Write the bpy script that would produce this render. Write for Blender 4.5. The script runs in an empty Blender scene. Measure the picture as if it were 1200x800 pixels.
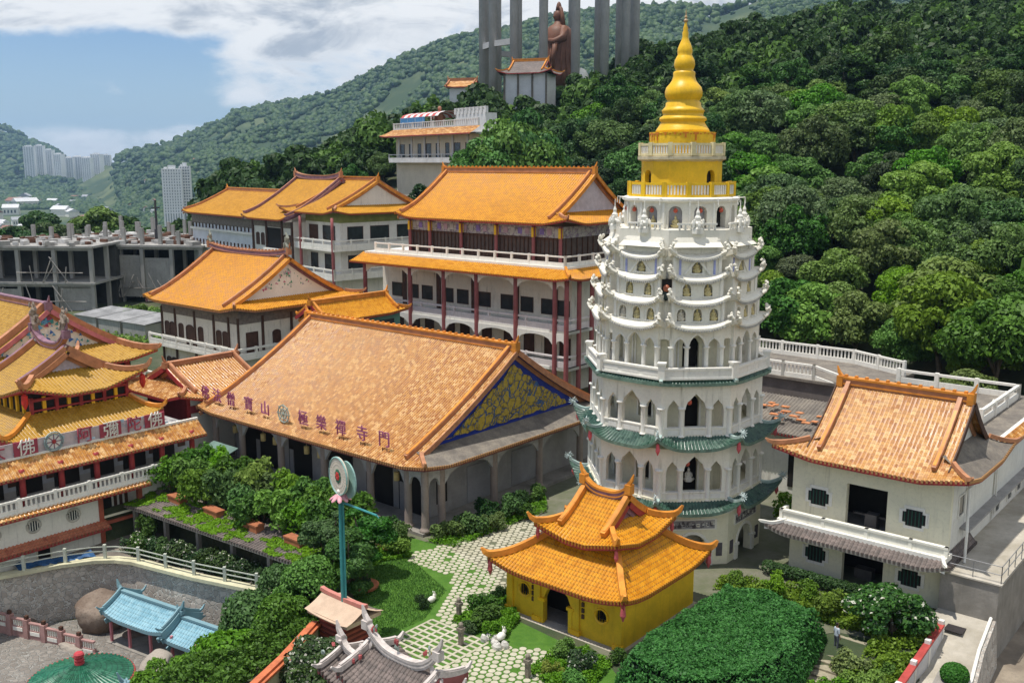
import bpy, bmesh, math, random
import numpy as np
from mathutils import Vector, Matrix
R = math.radians
PI = math.pi
sc = bpy.context.scene
COL = sc.collection
random.seed(7)
# ------------------------------------------------------------------ camera
cam_d = bpy.data.cameras.new('camera')
cam_d.sensor_width = 36.0
cam_d.lens = 34.5
cam_d.clip_start = 0.5
cam_d.clip_end = 20000.0
cam = bpy.data.objects.new('camera', cam_d)
COL.objects.link(cam)
CAM_H = 23.5
cam.location = (0, 0, CAM_H)
cam.rotation_euler = (R(90) - math.atan(210 / 1150), 0, 0)
sc.camera = cam
# ------------------------------------------------------------------ light
SUN_EL, SUN_AZ = R(74), R(256)            # azimuth clockwise from +Y (the view direction)
sun_d = bpy.data.lights.new('sun', 'SUN')
sun_d.energy = 4.8
sun_d.angle = R(0.6)
sun_d.color = (1.0, 0.95, 0.87)
sun = bpy.data.objects.new('sun', sun_d)
COL.objects.link(sun)
sdir = Vector((math.sin(SUN_AZ) * math.cos(SUN_EL), math.cos(SUN_AZ) * math.cos(SUN_EL), math.sin(SUN_EL)))
sun.rotation_euler = sdir.to_track_quat('Z', 'Y').to_euler()
sun.location = (-60, 0, 120)
world = bpy.data.worlds.new('World')
sc.world = world
world.use_nodes = True
sc.view_settings.view_transform = 'Standard'
sc.view_settings.look = 'None'
sc.view_settings.gamma = 1.0
sc.view_settings.exposure = 0.0
sc.view_settings.use_curve_mapping = False
sc.cycles.max_bounces = 6
sc.cycles.diffuse_bounces = 3
sc.cycles.glossy_bounces = 2
sc.cycles.transmission_bounces = 4
sc.cycles.volume_bounces = 0
sc.cycles.use_denoising = True
sc.cycles.sample_clamp_indirect = 4.0


class NT:
    """short way to write node trees"""
    def __init__(s, tree):
        s.t = tree
        s.n = tree.nodes
        s.l = tree.links
    def node(s, typ, **kw):
        nd = s.n.new(typ)
        for k, v in kw.items():
            if k.startswith('i_'):
                key = k[2:]
                nd.inputs[int(key) if key.isdigit() else key].default_value = v
            else:
                setattr(nd, k, v)
        return nd
    def link(s, a, b):
        s.l.new(a, b)
    def put(s, sock, v):
        if hasattr(v, 'is_linked') or hasattr(v, 'links'):
            s.l.new(v, sock)
        else:
            sock.default_value = v
    def math(s, op, a, b=0.0, c=0.0, clamp=False):
        nd = s.n.new('ShaderNodeMath')
        nd.operation = op
        nd.use_clamp = clamp
        s.put(nd.inputs[0], a)
        s.put(nd.inputs[1], b)
        s.put(nd.inputs[2], c)
        return nd.outputs[0]
    def mix(s, f, a, b, blend='MIX'):
        nd = s.n.new('ShaderNodeMix')
        nd.data_type = 'RGBA'
        nd.blend_type = blend
        s.put(nd.inputs[0], f)
        for sock, v in ((nd.inputs[6], a), (nd.inputs[7], b)):
            if isinstance(v, (tuple, list)):
                v = (*v[:3], 1.0)
            s.put(sock, v)
        return nd.outputs[2]
    def ramp(s, f, stops, interp='LINEAR'):
        nd = s.n.new('ShaderNodeValToRGB')
        cr = nd.color_ramp
        cr.interpolation = interp
        while len(cr.elements) < len(stops):
            cr.elements.new(0.5)
        for e, (p, c) in zip(cr.elements, stops):
            e.position = p
            e.color = (*c, 1) if len(c) == 3 else c
        s.put(nd.inputs[0], f)
        return nd.outputs[0]
    def smooth(s, v, lo, hi):
        nd = s.n.new('ShaderNodeMapRange')
        nd.interpolation_type = 'SMOOTHSTEP'
        s.put(nd.inputs[0], v)
        nd.inputs[1].default_value = lo
        nd.inputs[2].default_value = hi
        return nd.outputs[0]
    def noise(s, vec, scale, detail=4, rough=0.55, dist=0.0):
        nd = s.n.new('ShaderNodeTexNoise')
        nd.inputs['Scale'].default_value = scale
        nd.inputs['Detail'].default_value = detail
        nd.inputs['Roughness'].default_value = rough
        nd.inputs['Distortion'].default_value = dist
        if vec is not None:
            s.l.new(vec, nd.inputs['Vector'])
        return nd.outputs['Fac']
    def mapping(s, vec, scale=(1, 1, 1), loc=(0, 0, 0), rot=(0, 0, 0)):
        nd = s.n.new('ShaderNodeMapping')
        nd.inputs['Scale'].default_value = scale
        nd.inputs['Location'].default_value = loc
        nd.inputs['Rotation'].default_value = rot
        s.l.new(vec, nd.inputs['Vector'])
        return nd.outputs[0]


def build_world():
    t = NT(world.node_tree)
    t.n.clear()
    out = t.node('ShaderNodeOutputWorld')
    bg = t.node('ShaderNodeBackground')
    bg.inputs['Strength'].default_value = 0.1
    sky = t.node('ShaderNodeTexSky', sky_type='NISHITA', sun_disc=False)
    sky.sun_elevation = SUN_EL
    sky.sun_rotation = SUN_AZ
    sky.altitude = 100
    sky.air_density = 1.0
    sky.dust_density = 0.6
    sky.ozone_density = 1.2
    tc = t.node('ShaderNodeTexCoord')
    sep = t.node('ShaderNodeSeparateXYZ')
    t.link(tc.outputs['Generated'], sep.inputs[0])
    X, Y, Z = sep.outputs
    az = t.math('ARCTAN2', X, Y)
    el = t.math('ARCSINE', Z)
    # clouds: flattened angular coordinates give long flat bases
    cmb = t.node('ShaderNodeCombineXYZ')
    t.put(cmb.inputs[0], az)
    t.put(cmb.inputs[1], t.math('MULTIPLY', el, 2.3))
    t.put(cmb.inputs[2], t.math('MULTIPLY', Y, 0.3))
    n1 = t.noise(cmb.outputs[0], 7.5, 9, 0.58, 0.35)
    n2 = t.noise(t.mapping(cmb.outputs[0], loc=(3.1, 1.2, 0.4)), 16.0, 6, 0.6, 0.2)
    cover = t.math('ADD', t.math('MULTIPLY', n1, 1.0), t.math('MULTIPLY', t.math('SUBTRACT', n2, 0.5), 0.35))
    # the blue gap low over the valley, cloud decks above and to the right of it
    high = t.smooth(el, R(5.6), R(7.6))
    right = t.math('MULTIPLY', t.smooth(az, R(-18.5), R(-14.5)), t.smooth(el, R(1.9), R(3.6)))
    low = t.math('MULTIPLY', t.math('SUBTRACT', 1.0, t.smooth(el, R(1.2), R(2.6))), 0.36)
    other = t.math('SUBTRACT', 1.0, t.smooth(Y, 0.2, 0.6))
    bias = t.math('MAXIMUM', t.math('MAXIMUM', t.math('MULTIPLY', t.math('MULTIPLY', high, 0.42), t.math('SUBTRACT', 1.0, t.math('MULTIPLY', t.smooth(el, R(17), R(30)), 0.75))), t.math('MULTIPLY', right, 0.36)),
                  t.math('MAXIMUM', low, t.math('MULTIPLY', other, 0.02)))
    dens = t.math('ADD', cover, bias)
    mask = t.smooth(dens, 0.60, 0.86)
    shade = t.smooth(t.noise(t.mapping(cmb.outputs[0], loc=(0.0, 0.06, 2.0)), 9.0, 8, 0.62, 0.8), 0.40, 0.62)
    thick = t.smooth(dens, 0.74, 0.98)
    grey = t.math('MULTIPLY', t.math('MULTIPLY', shade, thick), 0.85)
    ccol = t.mix(grey, (9.6, 9.7, 9.8), (3.7, 4.3, 5.2))
    # thin milky veil near the horizon
    veil = t.math('MULTIPLY', t.math('SUBTRACT', 1.0, t.smooth(el, R(-1), R(9))), 0.45)
    base = t.mix(veil, t.mix(1.0, sky.outputs[0], (0.78, 0.94, 1.18), 'MULTIPLY'), (5.6, 7.0, 8.6))
    fin = t.mix(mask, base, ccol)
    t.link(fin, bg.inputs['Color'])
    t.link(bg.outputs[0], out.inputs[0])


build_world()
# ------------------------------------------------------------------ site grid: x along the ridges, y into the picture
ROT = R(-40)
GPX, GPY = math.cos(ROT), math.sin(ROT)


def G(p, q, z=0.0, rot=ROT):
    c, s = math.cos(rot), math.sin(rot)
    return Vector((p * c - q * s, p * s + q * c, z))


def UG(X, Y, rot=ROT):
    c, s = math.cos(rot), math.sin(rot)
    return (X * c + Y * s, -X * s + Y * c)


# ------------------------------------------------------------------ materials
MATS = {}


def newmat(name):
    m = bpy.data.materials.new(name)
    m.use_nodes = True
    t = NT(m.node_tree)
    bsdf = m.node_tree.nodes['Principled BSDF']
    return m, t, bsdf


def M(name, col, rough=0.7, var=0.16, scale=1.2, col2=None, bump=0.0, bscale=None, spec=0.3, streak=0.0, grime=(0.09, 0.085, 0.07), metal=0.0, mottled=0.0):
    """painted / plastered / stone surface with mottling, optional rain streaks and bump"""
    if name in MATS:
        return MATS[name]
    m, t, b = newmat(name)
    tc = t.node('ShaderNodeTexCoord')
    P = tc.outputs['Object']
    n = t.noise(P, scale, 6, 0.62)
    c2 = col2 if col2 else tuple(min(1, c * (1 + var)) for c in col)
    c1 = col if col2 else tuple(c * (1 - var) for c in col)
    c = t.mix(t.smooth(n, 0.3, 0.7), c1, c2)
    fine = t.noise(P, scale * 9, 3, 0.6)
    c = t.mix(t.math('MULTIPLY', t.smooth(fine, 0.45, 0.75), 0.35 + mottled), c, tuple(k * 0.72 for k in col))
    if streak > 0:
        sv = t.mapping(P, scale=(2.2, 2.2, 0.16))
        sn = t.noise(sv, 1.6, 5, 0.65)
        bl = t.noise(P, 0.45, 3, 0.5)
        f = t.math('MULTIPLY', t.math('MULTIPLY', t.smooth(sn, 0.52, 0.78), t.smooth(bl, 0.35, 0.65)), streak)
        c = t.mix(f, c, grime)
    t.link(c, b.inputs['Base Color'])
    b.inputs['Roughness'].default_value = rough
    b.inputs['Specular IOR Level'].default_value = spec
    b.inputs['Metallic'].default_value = metal
    if bump > 0:
        bp = t.node('ShaderNodeBump')
        bp.inputs['Strength'].default_value = bump
        bp.inputs['Distance'].default_value = 0.05
        t.link(t.noise(P, bscale or scale * 6, 5, 0.6), bp.inputs['Height'])
        t.link(bp.outputs[0], b.inputs['Normal'])
    MATS[name] = m
    return m


def MT(name, cols, rough=0.38, big=0.25, dark=(0.10, 0.05, 0.025), spec=0.5, weather=0.3):
    """glazed roof tiles: UV counts tiles (u = channel number, v = course number)"""
    m, t, b = newmat(name)
    uv = t.node('ShaderNodeUVMap')
    sep = t.node('ShaderNodeSeparateXYZ')
    t.link(uv.outputs[0], sep.inputs[0])
    fu = t.math('FLOOR', sep.outputs[0])
    fv = t.math('FLOOR', t.math('ADD', sep.outputs[1], t.math('MULTIPLY', t.math('MODULO', fu, 2.0), 0.5)))
    cmb = t.node('ShaderNodeCombineXYZ')
    t.link(fu, cmb.inputs[0])
    t.link(fv, cmb.inputs[1])
    wn = t.node('ShaderNodeTexWhiteNoise', noise_dimensions='2D')
    t.link(cmb.outputs[0], wn.inputs['Vector'])
    k = len(cols)
    c = t.ramp(wn.outputs['Value'], [(i / max(1, k - 1), cc) for i, cc in enumerate(cols)])
    tc = t.node('ShaderNodeTexCoord')
    P = tc.outputs['Object']
    n = t.noise(P, 0.35, 5, 0.6)
    c = t.mix(t.math('MULTIPLY', t.smooth(n, 0.42, 0.72), big), c, tuple(x * 0.55 for x in cols[0]))
    n3 = t.noise(P, 4.2, 6, 0.75)
    c = t.mix(t.math('MULTIPLY', t.smooth(n3, 0.55, 0.8), weather), c, dark)
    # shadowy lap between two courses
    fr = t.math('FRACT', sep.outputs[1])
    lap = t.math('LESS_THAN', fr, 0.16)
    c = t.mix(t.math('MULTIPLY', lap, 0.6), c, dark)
    t.link(c, b.inputs['Base Color'])
    rr = t.math('ADD', t.math('MULTIPLY', wn.outputs['Value'], 0.25), rough - 0.1)
    t.link(rr, b.inputs['Roughness'])
    b.inputs['Specular IOR Level'].default_value = spec
    bp = t.node('ShaderNodeBump')
    bp.inputs['Strength'].default_value = 0.6
    bp.inputs['Distance'].default_value = 0.04
    hgt = t.math('ADD', t.math('MULTIPLY', fr, 1.0), t.math('MULTIPLY', wn.outputs['Value'], 0.5))
    t.link(hgt, bp.inputs['Height'])
    t.link(bp.outputs[0], b.inputs['Normal'])
    MATS[name] = m
    return m


def ML(name, dark, light, tip=None, trans=0.25, rough=0.55, ovar=0.5):
    """leaves: every leaf clump gets its own tone, every plant its own tint"""
    m, t, b = newmat(name)
    g = t.node('ShaderNodeNewGeometry')
    oi = t.node('ShaderNodeObjectInfo')
    c = t.mix(g.outputs['Random Per Island'], dark, light)
    if tip:
        c = t.mix(t.math('MULTIPLY', t.math('GREATER_THAN', g.outputs['Random Per Island'], 0.93), 0.8), c, tip)
    hv = t.node('ShaderNodeHueSaturation')
    t.put(hv.inputs['Hue'], t.math('ADD', 0.5 - 0.025, t.math('MULTIPLY', oi.outputs['Random'], 0.05)))
    r2 = t.math('FRACT', t.math('MULTIPLY', oi.outputs['Random'], 7.31))
    t.put(hv.inputs['Value'], t.math('ADD', 1.0 - ovar * 0.45, t.math('MULTIPLY', r2, ovar)))
    t.put(hv.inputs['Saturation'], t.math('ADD', 0.8, t.math('MULTIPLY', t.math('FRACT', t.math('MULTIPLY', oi.outputs['Random'], 3.7)), 0.3)))
    t.link(c, hv.inputs['Color'])
    t.link(hv.outputs[0], b.inputs['Base Color'])
    b.inputs['Roughness'].default_value = rough
    b.inputs['Specular IOR Level'].default_value = 0.25
    tr = t.node('ShaderNodeBsdfTranslucent')
    t.link(hv.outputs[0], tr.inputs[0])
    mx = t.node('ShaderNodeMixShader')
    mx.inputs[0].default_value = trans
    t.link(b.outputs[0], mx.inputs[1])
    t.link(tr.outputs[0], mx.inputs[2])
    t.link(mx.outputs[0], m.node_tree.nodes['Material Output'].inputs[0])
    MATS[name] = m
    return m


WHITE = M('white plaster', (0.76, 0.725, 0.625), 0.65, 0.06, 0.8, streak=0.9, grime=(0.24, 0.22, 0.17))
OWHITE = M('white trim', (0.78, 0.755, 0.68), 0.6, 0.06, 0.9, streak=0.75, grime=(0.28, 0.27, 0.24))
CREAM = M('cream plaster', (0.76, 0.72, 0.545), 0.7, 0.06, 0.6, streak=0.5, grime=(0.25, 0.23, 0.17))
PCREAM = M('pale wall', (0.72, 0.70, 0.64), 0.7, 0.06, 0.6, streak=0.6, grime=(0.22, 0.20, 0.17))
YELLOW = M('yellow paint', (0.80, 0.50, 0.02), 0.5, 0.12, 0.9, streak=0.6, grime=(0.40, 0.20, 0.02))
GOLD = M('gold paint', (0.80, 0.47, 0.012), 0.42, 0.12, 1.2, spec=0.4, streak=0.5, grime=(0.36, 0.17, 0.02), bump=0.15)
OCHRE = M('ochre wall', (0.72, 0.46, 0.02), 0.6, 0.12, 1.0, streak=0.5, grime=(0.25, 0.13, 0.02))
DARK = M('dark interior', (0.018, 0.016, 0.015), 0.8, 0.2)
DGLASS = M('dark window', (0.03, 0.035, 0.038), 0.2, 0.3, 0.9, spec=0.5)
BROWN = M('brown wood', (0.075, 0.035, 0.022), 0.6, 0.25, 2.0)
RED = M('dark red paint', (0.30, 0.035, 0.035), 0.5, 0.2, 1.5)
PINKRED = M('faded red column', (0.28, 0.085, 0.085), 0.6, 0.18, 1.5, streak=0.4)
MAROON = M('maroon lettering', (0.34, 0.045, 0.10), 0.45, 0.2, 1.5)
LETTER = M('purple red letter', (0.30, 0.08, 0.17), 0.5, 0.2, 2.0)
RIDGE = M('salmon ridge', (0.44, 0.20, 0.10), 0.5, 0.22, 1.5, mottled=0.2)
RIDGE_O = M('orange ridge', (0.62, 0.24, 0.035), 0.42, 0.25, 1.3, mottled=0.25)
RIDGE_P = M('purple ridge', (0.24, 0.13, 0.17), 0.5, 0.3, 2.5, mottled=0.3)
CONC = M('weathered concrete', (0.27, 0.25, 0.22), 0.85, 0.22, 0.8, bump=0.3, mottled=0.3, streak=0.5)
DCONC = M('mossy dark concrete', (0.13, 0.115, 0.10), 0.9, 0.3, 0.9, col2=(0.24, 0.21, 0.17), bump=0.3, mottled=0.3)
LCONC = M('pale concrete', (0.50, 0.46, 0.39), 0.85, 0.2, 0.5, col2=(0.30, 0.27, 0.21), bump=0.2, mottled=0.3)
GREYST = M('grey stone column', (0.30, 0.245, 0.21), 0.75, 0.15, 1.2, streak=0.3)
GREYW = M('grey hall wall', (0.34, 0.33, 0.32), 0.75, 0.12, 0.9, streak=0.4)
TSALMON = MT('salmon roof tiles', [(0.32, 0.115, 0.014), (0.41, 0.16, 0.02), (0.47, 0.205, 0.03), (0.52, 0.25, 0.05), (0.68, 0.43, 0.18), (0.36, 0.125, 0.016)], 0.42, 0.14, (0.24, 0.11, 0.04), weather=0.4)
TORANGE = MT('orange roof tiles', [(0.50, 0.19, 0.002), (0.59, 0.245, 0.004), (0.66, 0.30, 0.008)], 0.42, 0.2, weather=0.2, spec=0.28)
TYELLOW = MT('yellow orange roof tiles', [(0.44, 0.195, 0.004), (0.51, 0.24, 0.008), (0.57, 0.28, 0.014)], 0.42, 0.22, (0.20, 0.09, 0.02), weather=0.25, spec=0.28)
TOLD = MT('old ochre roof tiles', [(0.36, 0.19, 0.010), (0.43, 0.235, 0.016), (0.47, 0.27, 0.03)], 0.48, 0.25, (0.18, 0.10, 0.04), weather=0.25)
TGREEN = MT('green roof tiles', [(0.022, 0.062, 0.042), (0.036, 0.092, 0.062), (0.06, 0.13, 0.09)], 0.35, 0.3, (0.02, 0.04, 0.03), weather=0.4)
TGREY = MT('grey brown roof tiles', [(0.10, 0.08, 0.07), (0.15, 0.12, 0.105), (0.22, 0.175, 0.155)], 0.7, 0.4, (0.05, 0.04, 0.035))
TBLUE = MT('pale blue roof tiles', [(0.16, 0.34, 0.42), (0.22, 0.42, 0.50), (0.28, 0.48, 0.55)], 0.5, 0.25, (0.12, 0.20, 0.22), weather=0.25)
LEAF_D = ML('dark leaves', (0.024, 0.062, 0.013), (0.056, 0.125, 0.022), ovar=0.7)
LEAF_M = ML('mid green leaves', (0.052, 0.122, 0.015), (0.115, 0.240, 0.030), ovar=0.6)
LEAF_L = ML('light green leaves', (0.090, 0.180, 0.017), (0.185, 0.325, 0.040), trans=0.34, ovar=0.5)
LEAF_B = ML('bright yellow green leaves', (0.085, 0.165, 0.016), (0.17, 0.295, 0.040), trans=0.3, ovar=0.4)
LEAF_G = ML('grey green leaves', (0.070, 0.125, 0.035), (0.14, 0.215, 0.070), ovar=0.4)
LEAF_H = ML('hedge leaves', (0.014, 0.095, 0.018), (0.050, 0.26, 0.045), ovar=0.1)
LEAF_FL = ML('flowering leaves', (0.022, 0.065, 0.014), (0.085, 0.18, 0.035), tip=(0.75, 0.72, 0.62))
LEAF_Y = ML('yellow green leaves', (0.10, 0.15, 0.02), (0.30, 0.36, 0.06))
BARK = M('bark', (0.11, 0.085, 0.06), 0.9, 0.3, 3.0, bump=0.4)


# ------------------------------------------------------------------ mesh builder
class MB:
    def __init__(s):
        s.v, s.f, s.mi, s.uv = [], [], [], []
        s.mx = None
        s.m = 0
    def add(s, verts, faces, m=None, uv=None):
        b = len(s.v)
        if s.mx is not None:
            verts = [s.mx @ Vector(v) for v in verts]
        s.v.extend([tuple(v) for v in verts])
        mm = s.m if m is None else m
        for f in faces:
            s.f.append([i + b for i in f])
            s.mi.append(mm)
            s.uv.append([uv[i] for i in f] if uv else None)
        return s
    def box(s, x0, x1, y0, y1, z0, z1, m=None):
        v = [(x0, y0, z0), (x1, y0, z0), (x1, y1, z0), (x0, y1, z0), (x0, y0, z1), (x1, y0, z1), (x1, y1, z1), (x0, y1, z1)]
        return s.add(v, [(0, 3, 2, 1), (4, 5, 6, 7), (0, 1, 5, 4), (1, 2, 6, 5), (2, 3, 7, 6), (3, 0, 4, 7)], m)
    def cbox(s, c, sx, sy, sz, rz=0.0, m=None):
        old = s.mx
        t = Matrix.Translation(Vector(c)) @ Matrix.Rotation(rz, 4, 'Z')
        s.mx = (old @ t) if old is not None else t
        s.box(-sx / 2, sx / 2, -sy / 2, sy / 2, -sz / 2, sz / 2, m)
        s.mx = old
        return s
    def sweep(s, pts, w, h, m=None, up=(0, 0, 1), cap=True, taper=None):
        """rectangular section w x h; pts run along the bottom centre"""
        pts = [Vector(p) for p in pts]
        n = len(pts)
        up = Vector(up)
        V = []
        for i, p in enumerate(pts):
            d = (pts[min(i + 1, n - 1)] - pts[max(i - 1, 0)])
            if d.length < 1e-9:
                d = Vector((1, 0, 0))
            d.normalize()
            sd = d.cross(up)
            if sd.length < 1e-6:
                sd = d.cross(Vector((0, 1, 0)))
            sd.normalize()
            u = sd.cross(d).normalized()
            k = taper[i] if taper else 1.0
            V += [p - sd * w * k / 2, p + sd * w * k / 2, p + sd * w * k / 2 + u * h * k, p - sd * w * k / 2 + u * h * k]
        F = []
        for i in range(n - 1):
            a, b = 4 * i, 4 * i + 4
            for k in range(4):
                j = (k + 1) % 4
                F.append((a + k, a + j, b + j, b + k))
        if cap:
            F += [(3, 2, 1, 0), tuple(4 * (n - 1) + k for k in range(4))]
        return s.add(V, F, m)
    def tube(s, pts, r, n=6, m=None, cap=True):
        pts = [Vector(p) for p in pts]
        k = len(pts)
        rr = r if isinstance(r, (list, tuple)) else [r] * k
        V, F = [], []
        for i, p in enumerate(pts):
            d = (pts[min(i + 1, k - 1)] - pts[max(i - 1, 0)])
            if d.length < 1e-9:
                d = Vector((0, 0, 1))
            d.normalize()
            a = d.cross(Vector((0, 0, 1))) if abs(d.z) < 0.95 else d.cross(Vector((1, 0, 0)))
            a.normalize()
            b = d.cross(a).normalized()
            for j in range(n):
                t = 2 * PI * j / n
                V.append(p + (a * math.cos(t) + b * math.sin(t)) * rr[i])
        for i in range(k - 1):
            for j in range(n):
                j2 = (j + 1) % n
                F.append((i * n + j, i * n + j2, (i + 1) * n + j2, (i + 1) * n + j))
        if cap:
            F.append(tuple(range(n - 1, -1, -1)))
            F.append(tuple((k - 1) * n + j for j in range(n)))
        return s.add(V, F, m)
    def lathe(s, prof, n=16, c=(0, 0, 0), m=None, rot=0.0, ms=None):
        V, F = [], []
        for (r, z) in prof:
            for j in range(n):
                t = 2 * PI * (j + 0.5) / n + rot
                V.append((c[0] + r * math.cos(t), c[1] + r * math.sin(t), c[2] + z))
        b = []
        for i in range(len(prof) - 1):
            for j in range(n):
                j2 = (j + 1) % n
                F.append((i * n + j, i * n + j2, (i + 1) * n + j2, (i + 1) * n + j))
        F.append(tuple(range(n - 1, -1, -1)))
        F.append(tuple((len(prof) - 1) * n + j for j in range(n)))
        return s.add(V, F, m)
    def prism(s, poly, z0, z1, m=None):
        n = len(poly)
        V = [(x, y, z0) for x, y in poly] + [(x, y, z1) for x, y in poly]
        F = [tuple(range(n - 1, -1, -1)), tuple(range(n, 2 * n))]
        F += [(i, (i + 1) % n, n + (i + 1) % n, n + i) for i in range(n)]
        return s.add(V, F, m)
    def plate(s, poly, y0, y1, m=None):
        """polygon in the x-z plane given thickness along y"""
        n = len(poly)
        V = [(x, y0, z) for x, z in poly] + [(x, y1, z) for x, z in poly]
        F = [tuple(range(n)), tuple(range(2 * n - 1, n - 1, -1))]
        F += [((i + 1) % n, i, n + i, n + (i + 1) % n) for i in range(n)]
        return s.add(V, F, m)
    def blob(s, c, rx, ry, rz, m=None, seg=8, rings=5, jit=0.0):
        V, F = [], []
        for i in range(rings + 1):
            th = PI * i / rings
            for j in range(seg):
                ph = 2 * PI * j / seg
                k = 1 + random.uniform(-jit, jit)
                V.append((c[0] + rx * k * math.sin(th) * math.cos(ph), c[1] + ry * k * math.sin(th) * math.sin(ph), c[2] + rz * k * math.cos(th)))
        for i in range(rings):
            for j in range(seg):
                j2 = (j + 1) % seg
                F.append((i * seg + j, (i + 1) * seg + j, (i + 1) * seg + j2, i * seg + j2))
        return s.add(V, F, m)
    def wall(s, x0, x1, z0, z1, th, ops=(), m=None, y=0.0):
        """wall in the x-z plane, outer face at y, thickness th inwards (+y); ops = (xc, w, zbase, top function of u in -1..1)"""
        xs = {round(x0, 4), round(x1, 4)}
        for (xc, w, zb, fn) in ops:
            k = 8 if fn.__name__ != 'flat' else 1
            for i in range(k + 1):
                xs.add(round(xc - w / 2 + w * i / k, 4))
        xs = sorted(x for x in xs if x0 - 1e-4 <= x <= x1 + 1e-4)
        def q(a, b, c, d):
            s.add([a, b, c, d], [(0, 1, 2, 3)], m)
        for a, b in zip(xs[:-1], xs[1:]):
            if b - a < 1e-4:
                continue
            mid = (a + b) / 2
            op = None
            for o in ops:
                if abs(mid - o[0]) < o[1] / 2:
                    op = o
            spans = []
            if op is None:
                spans.append((z0, z0, z1, z1))
            else:
                xc, w, zb, fn = op
                ta, tb = fn((a - xc) / (w / 2)), fn((b - xc) / (w / 2))
                if zb > z0 + 1e-4:
                    spans.append((z0, z0, zb, zb))
                    q((a, y, zb), (b, y, zb), (b, y + th, zb), (a, y + th, zb))
                spans.append((ta, tb, z1, z1))
                q((a, y + th, ta), (b, y + th, tb), (b, y, tb), (a, y, ta))
                if abs(a - (xc - w / 2)) < 1e-3:
                    q((a, y, zb), (a, y + th, zb), (a, y + th, ta), (a, y, ta))
                if abs(b - (xc + w / 2)) < 1e-3:
                    q((b, y + th, zb), (b, y, zb), (b, y, tb), (b, y + th, tb))
            for (la, lb, ha, hb) in spans:
                q((a, y, la), (b, y, lb), (b, y, hb), (a, y, ha))
                q((b, y + th, lb), (a, y + th, la), (a, y + th, ha), (b, y + th, hb))
        q((x0, y, z1), (x1, y, z1), (x1, y + th, z1), (x0, y + th, z1))
        q((x0, y + th, z0), (x0, y, z0), (x0, y, z1), (x0, y + th, z1))
        q((x1, y, z0), (x1, y + th, z0), (x1, y + th, z1), (x1, y, z1))
        return s
    def mesh(s, name, mats, smooth=False):
        me = bpy.data.meshes.new(name)
        me.from_pydata(s.v, [], s.f)
        for m in (mats if isinstance(mats, (list, tuple)) else [mats]):
            me.materials.append(m)
        me.polygons.foreach_set('material_index', s.mi)
        if any(u is not None for u in s.uv):
            lay = me.uv_layers.new(name='UVMap')
            flat = []
            for f, u in zip(s.f, s.uv):
                for k in range(len(f)):
                    flat += list(u[k]) if u else [0.0, 0.0]
            lay.data.foreach_set('uv', flat)
        if smooth:
            me.polygons.foreach_set('use_smooth', [True] * len(me.polygons))
        me.update()
        return me
    def build(s, name, mats, parent=None, loc=(0, 0, 0), rz=0.0, smooth=False):
        return mobj(name, s.mesh(name, mats, smooth), parent, loc, rz)


def mobj(name, me, parent=None, loc=(0, 0, 0), rz=0.0, scale=None):
    o = bpy.data.objects.new(name, me)
    COL.objects.link(o)
    if parent:
        o.parent = parent
    o.location = loc
    o.rotation_euler = (0, 0, rz)
    if scale:
        o.scale = scale
    return o


def tag(o, label=None, cat=None, group=None, kind=None):
    if label:
        o['label'] = label
    if cat:
        o['category'] = cat
    if group:
        o['group'] = group
    if kind:
        o['kind'] = kind
    return o


def thing(name, label, cat, loc=(0, 0, 0), rz=ROT, group=None):
    o = bpy.data.objects.new(name, None)
    o.empty_display_size = 0.3
    COL.objects.link(o)
    o.location = loc
    o.rotation_euler = (0, 0, rz)
    return tag(o, label, cat, group)


def struct(name, mb, mats, smooth=False, loc=(0, 0, 0), rz=0.0):
    o = mb.build(name, mats, None, loc, rz, smooth)
    o['kind'] = 'structure'
    return o


def copy_tree(o, parent=None):
    c = o.copy()
    COL.objects.link(c)
    c.parent = parent
    for ch in list(o.children):
        copy_tree(ch, c)
    return c


def text_mesh(ch, size, depth, mat):
    cu = bpy.data.curves.new('lettering', 'FONT')
    cu.body = ch
    cu.size = size
    cu.extrude = depth
    cu.align_x = 'CENTER'
    cu.align_y = 'CENTER'
    cu.resolution_u = 2
    o = bpy.data.objects.new('lettering', cu)
    COL.objects.link(o)
    bpy.context.view_layer.update()
    dg = bpy.context.evaluated_depsgraph_get()
    me = bpy.data.meshes.new_from_object(o.evaluated_get(dg))
    bpy.data.objects.remove(o)
    bpy.data.curves.remove(cu)
    me.materials.clear()
    me.materials.append(mat)
    return me


def flat(z):
    def flat(u):
        return z
    return flat


def rnd(zs, rise):
    def fn(u):
        return zs + rise * math.sqrt(max(0.0, 1 - u * u))
    return fn


def pointed(zs, rise):
    def fn(u):
        a = abs(u)
        return zs + rise * (0.78 * math.sqrt(max(0, 1 - a ** 1.6)) + 0.22 * (1 - a))
    return fn


def lobed(zs, rise):
    def fn(u):
        a = min(1.0, abs(u))
        if a > 0.56:
            k = (a - 0.56) / 0.44
            return zs + rise * 0.55 * math.sqrt(max(0, 1 - k * k))
        return zs + rise * (0.55 + 0.45 * (1 - a / 0.56) ** 0.75)
    return fn
# ------------------------------------------------------------------ Chinese roofs
RIBP = [(0.0, 0.0), (0.22, 0.0), (0.32, 0.65), (0.5, 1.0), (0.68, 0.65), (0.78, 0.0)]


def cols_of(a, b, s, ribs):
    """column positions from a to b with rib height factor and tile number"""
    out = []
    n = max(1, int(round((b - a) / s)))
    st = (b - a) / n
    for i in range(n):
        for fr, hh in (RIBP if ribs else [(0.0, 0.0), (0.5, 0.0)]):
            out.append((a + (i + fr) * st, hh, i + fr))
    out.append((b, 0.0, float(n)))
    return out


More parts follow.
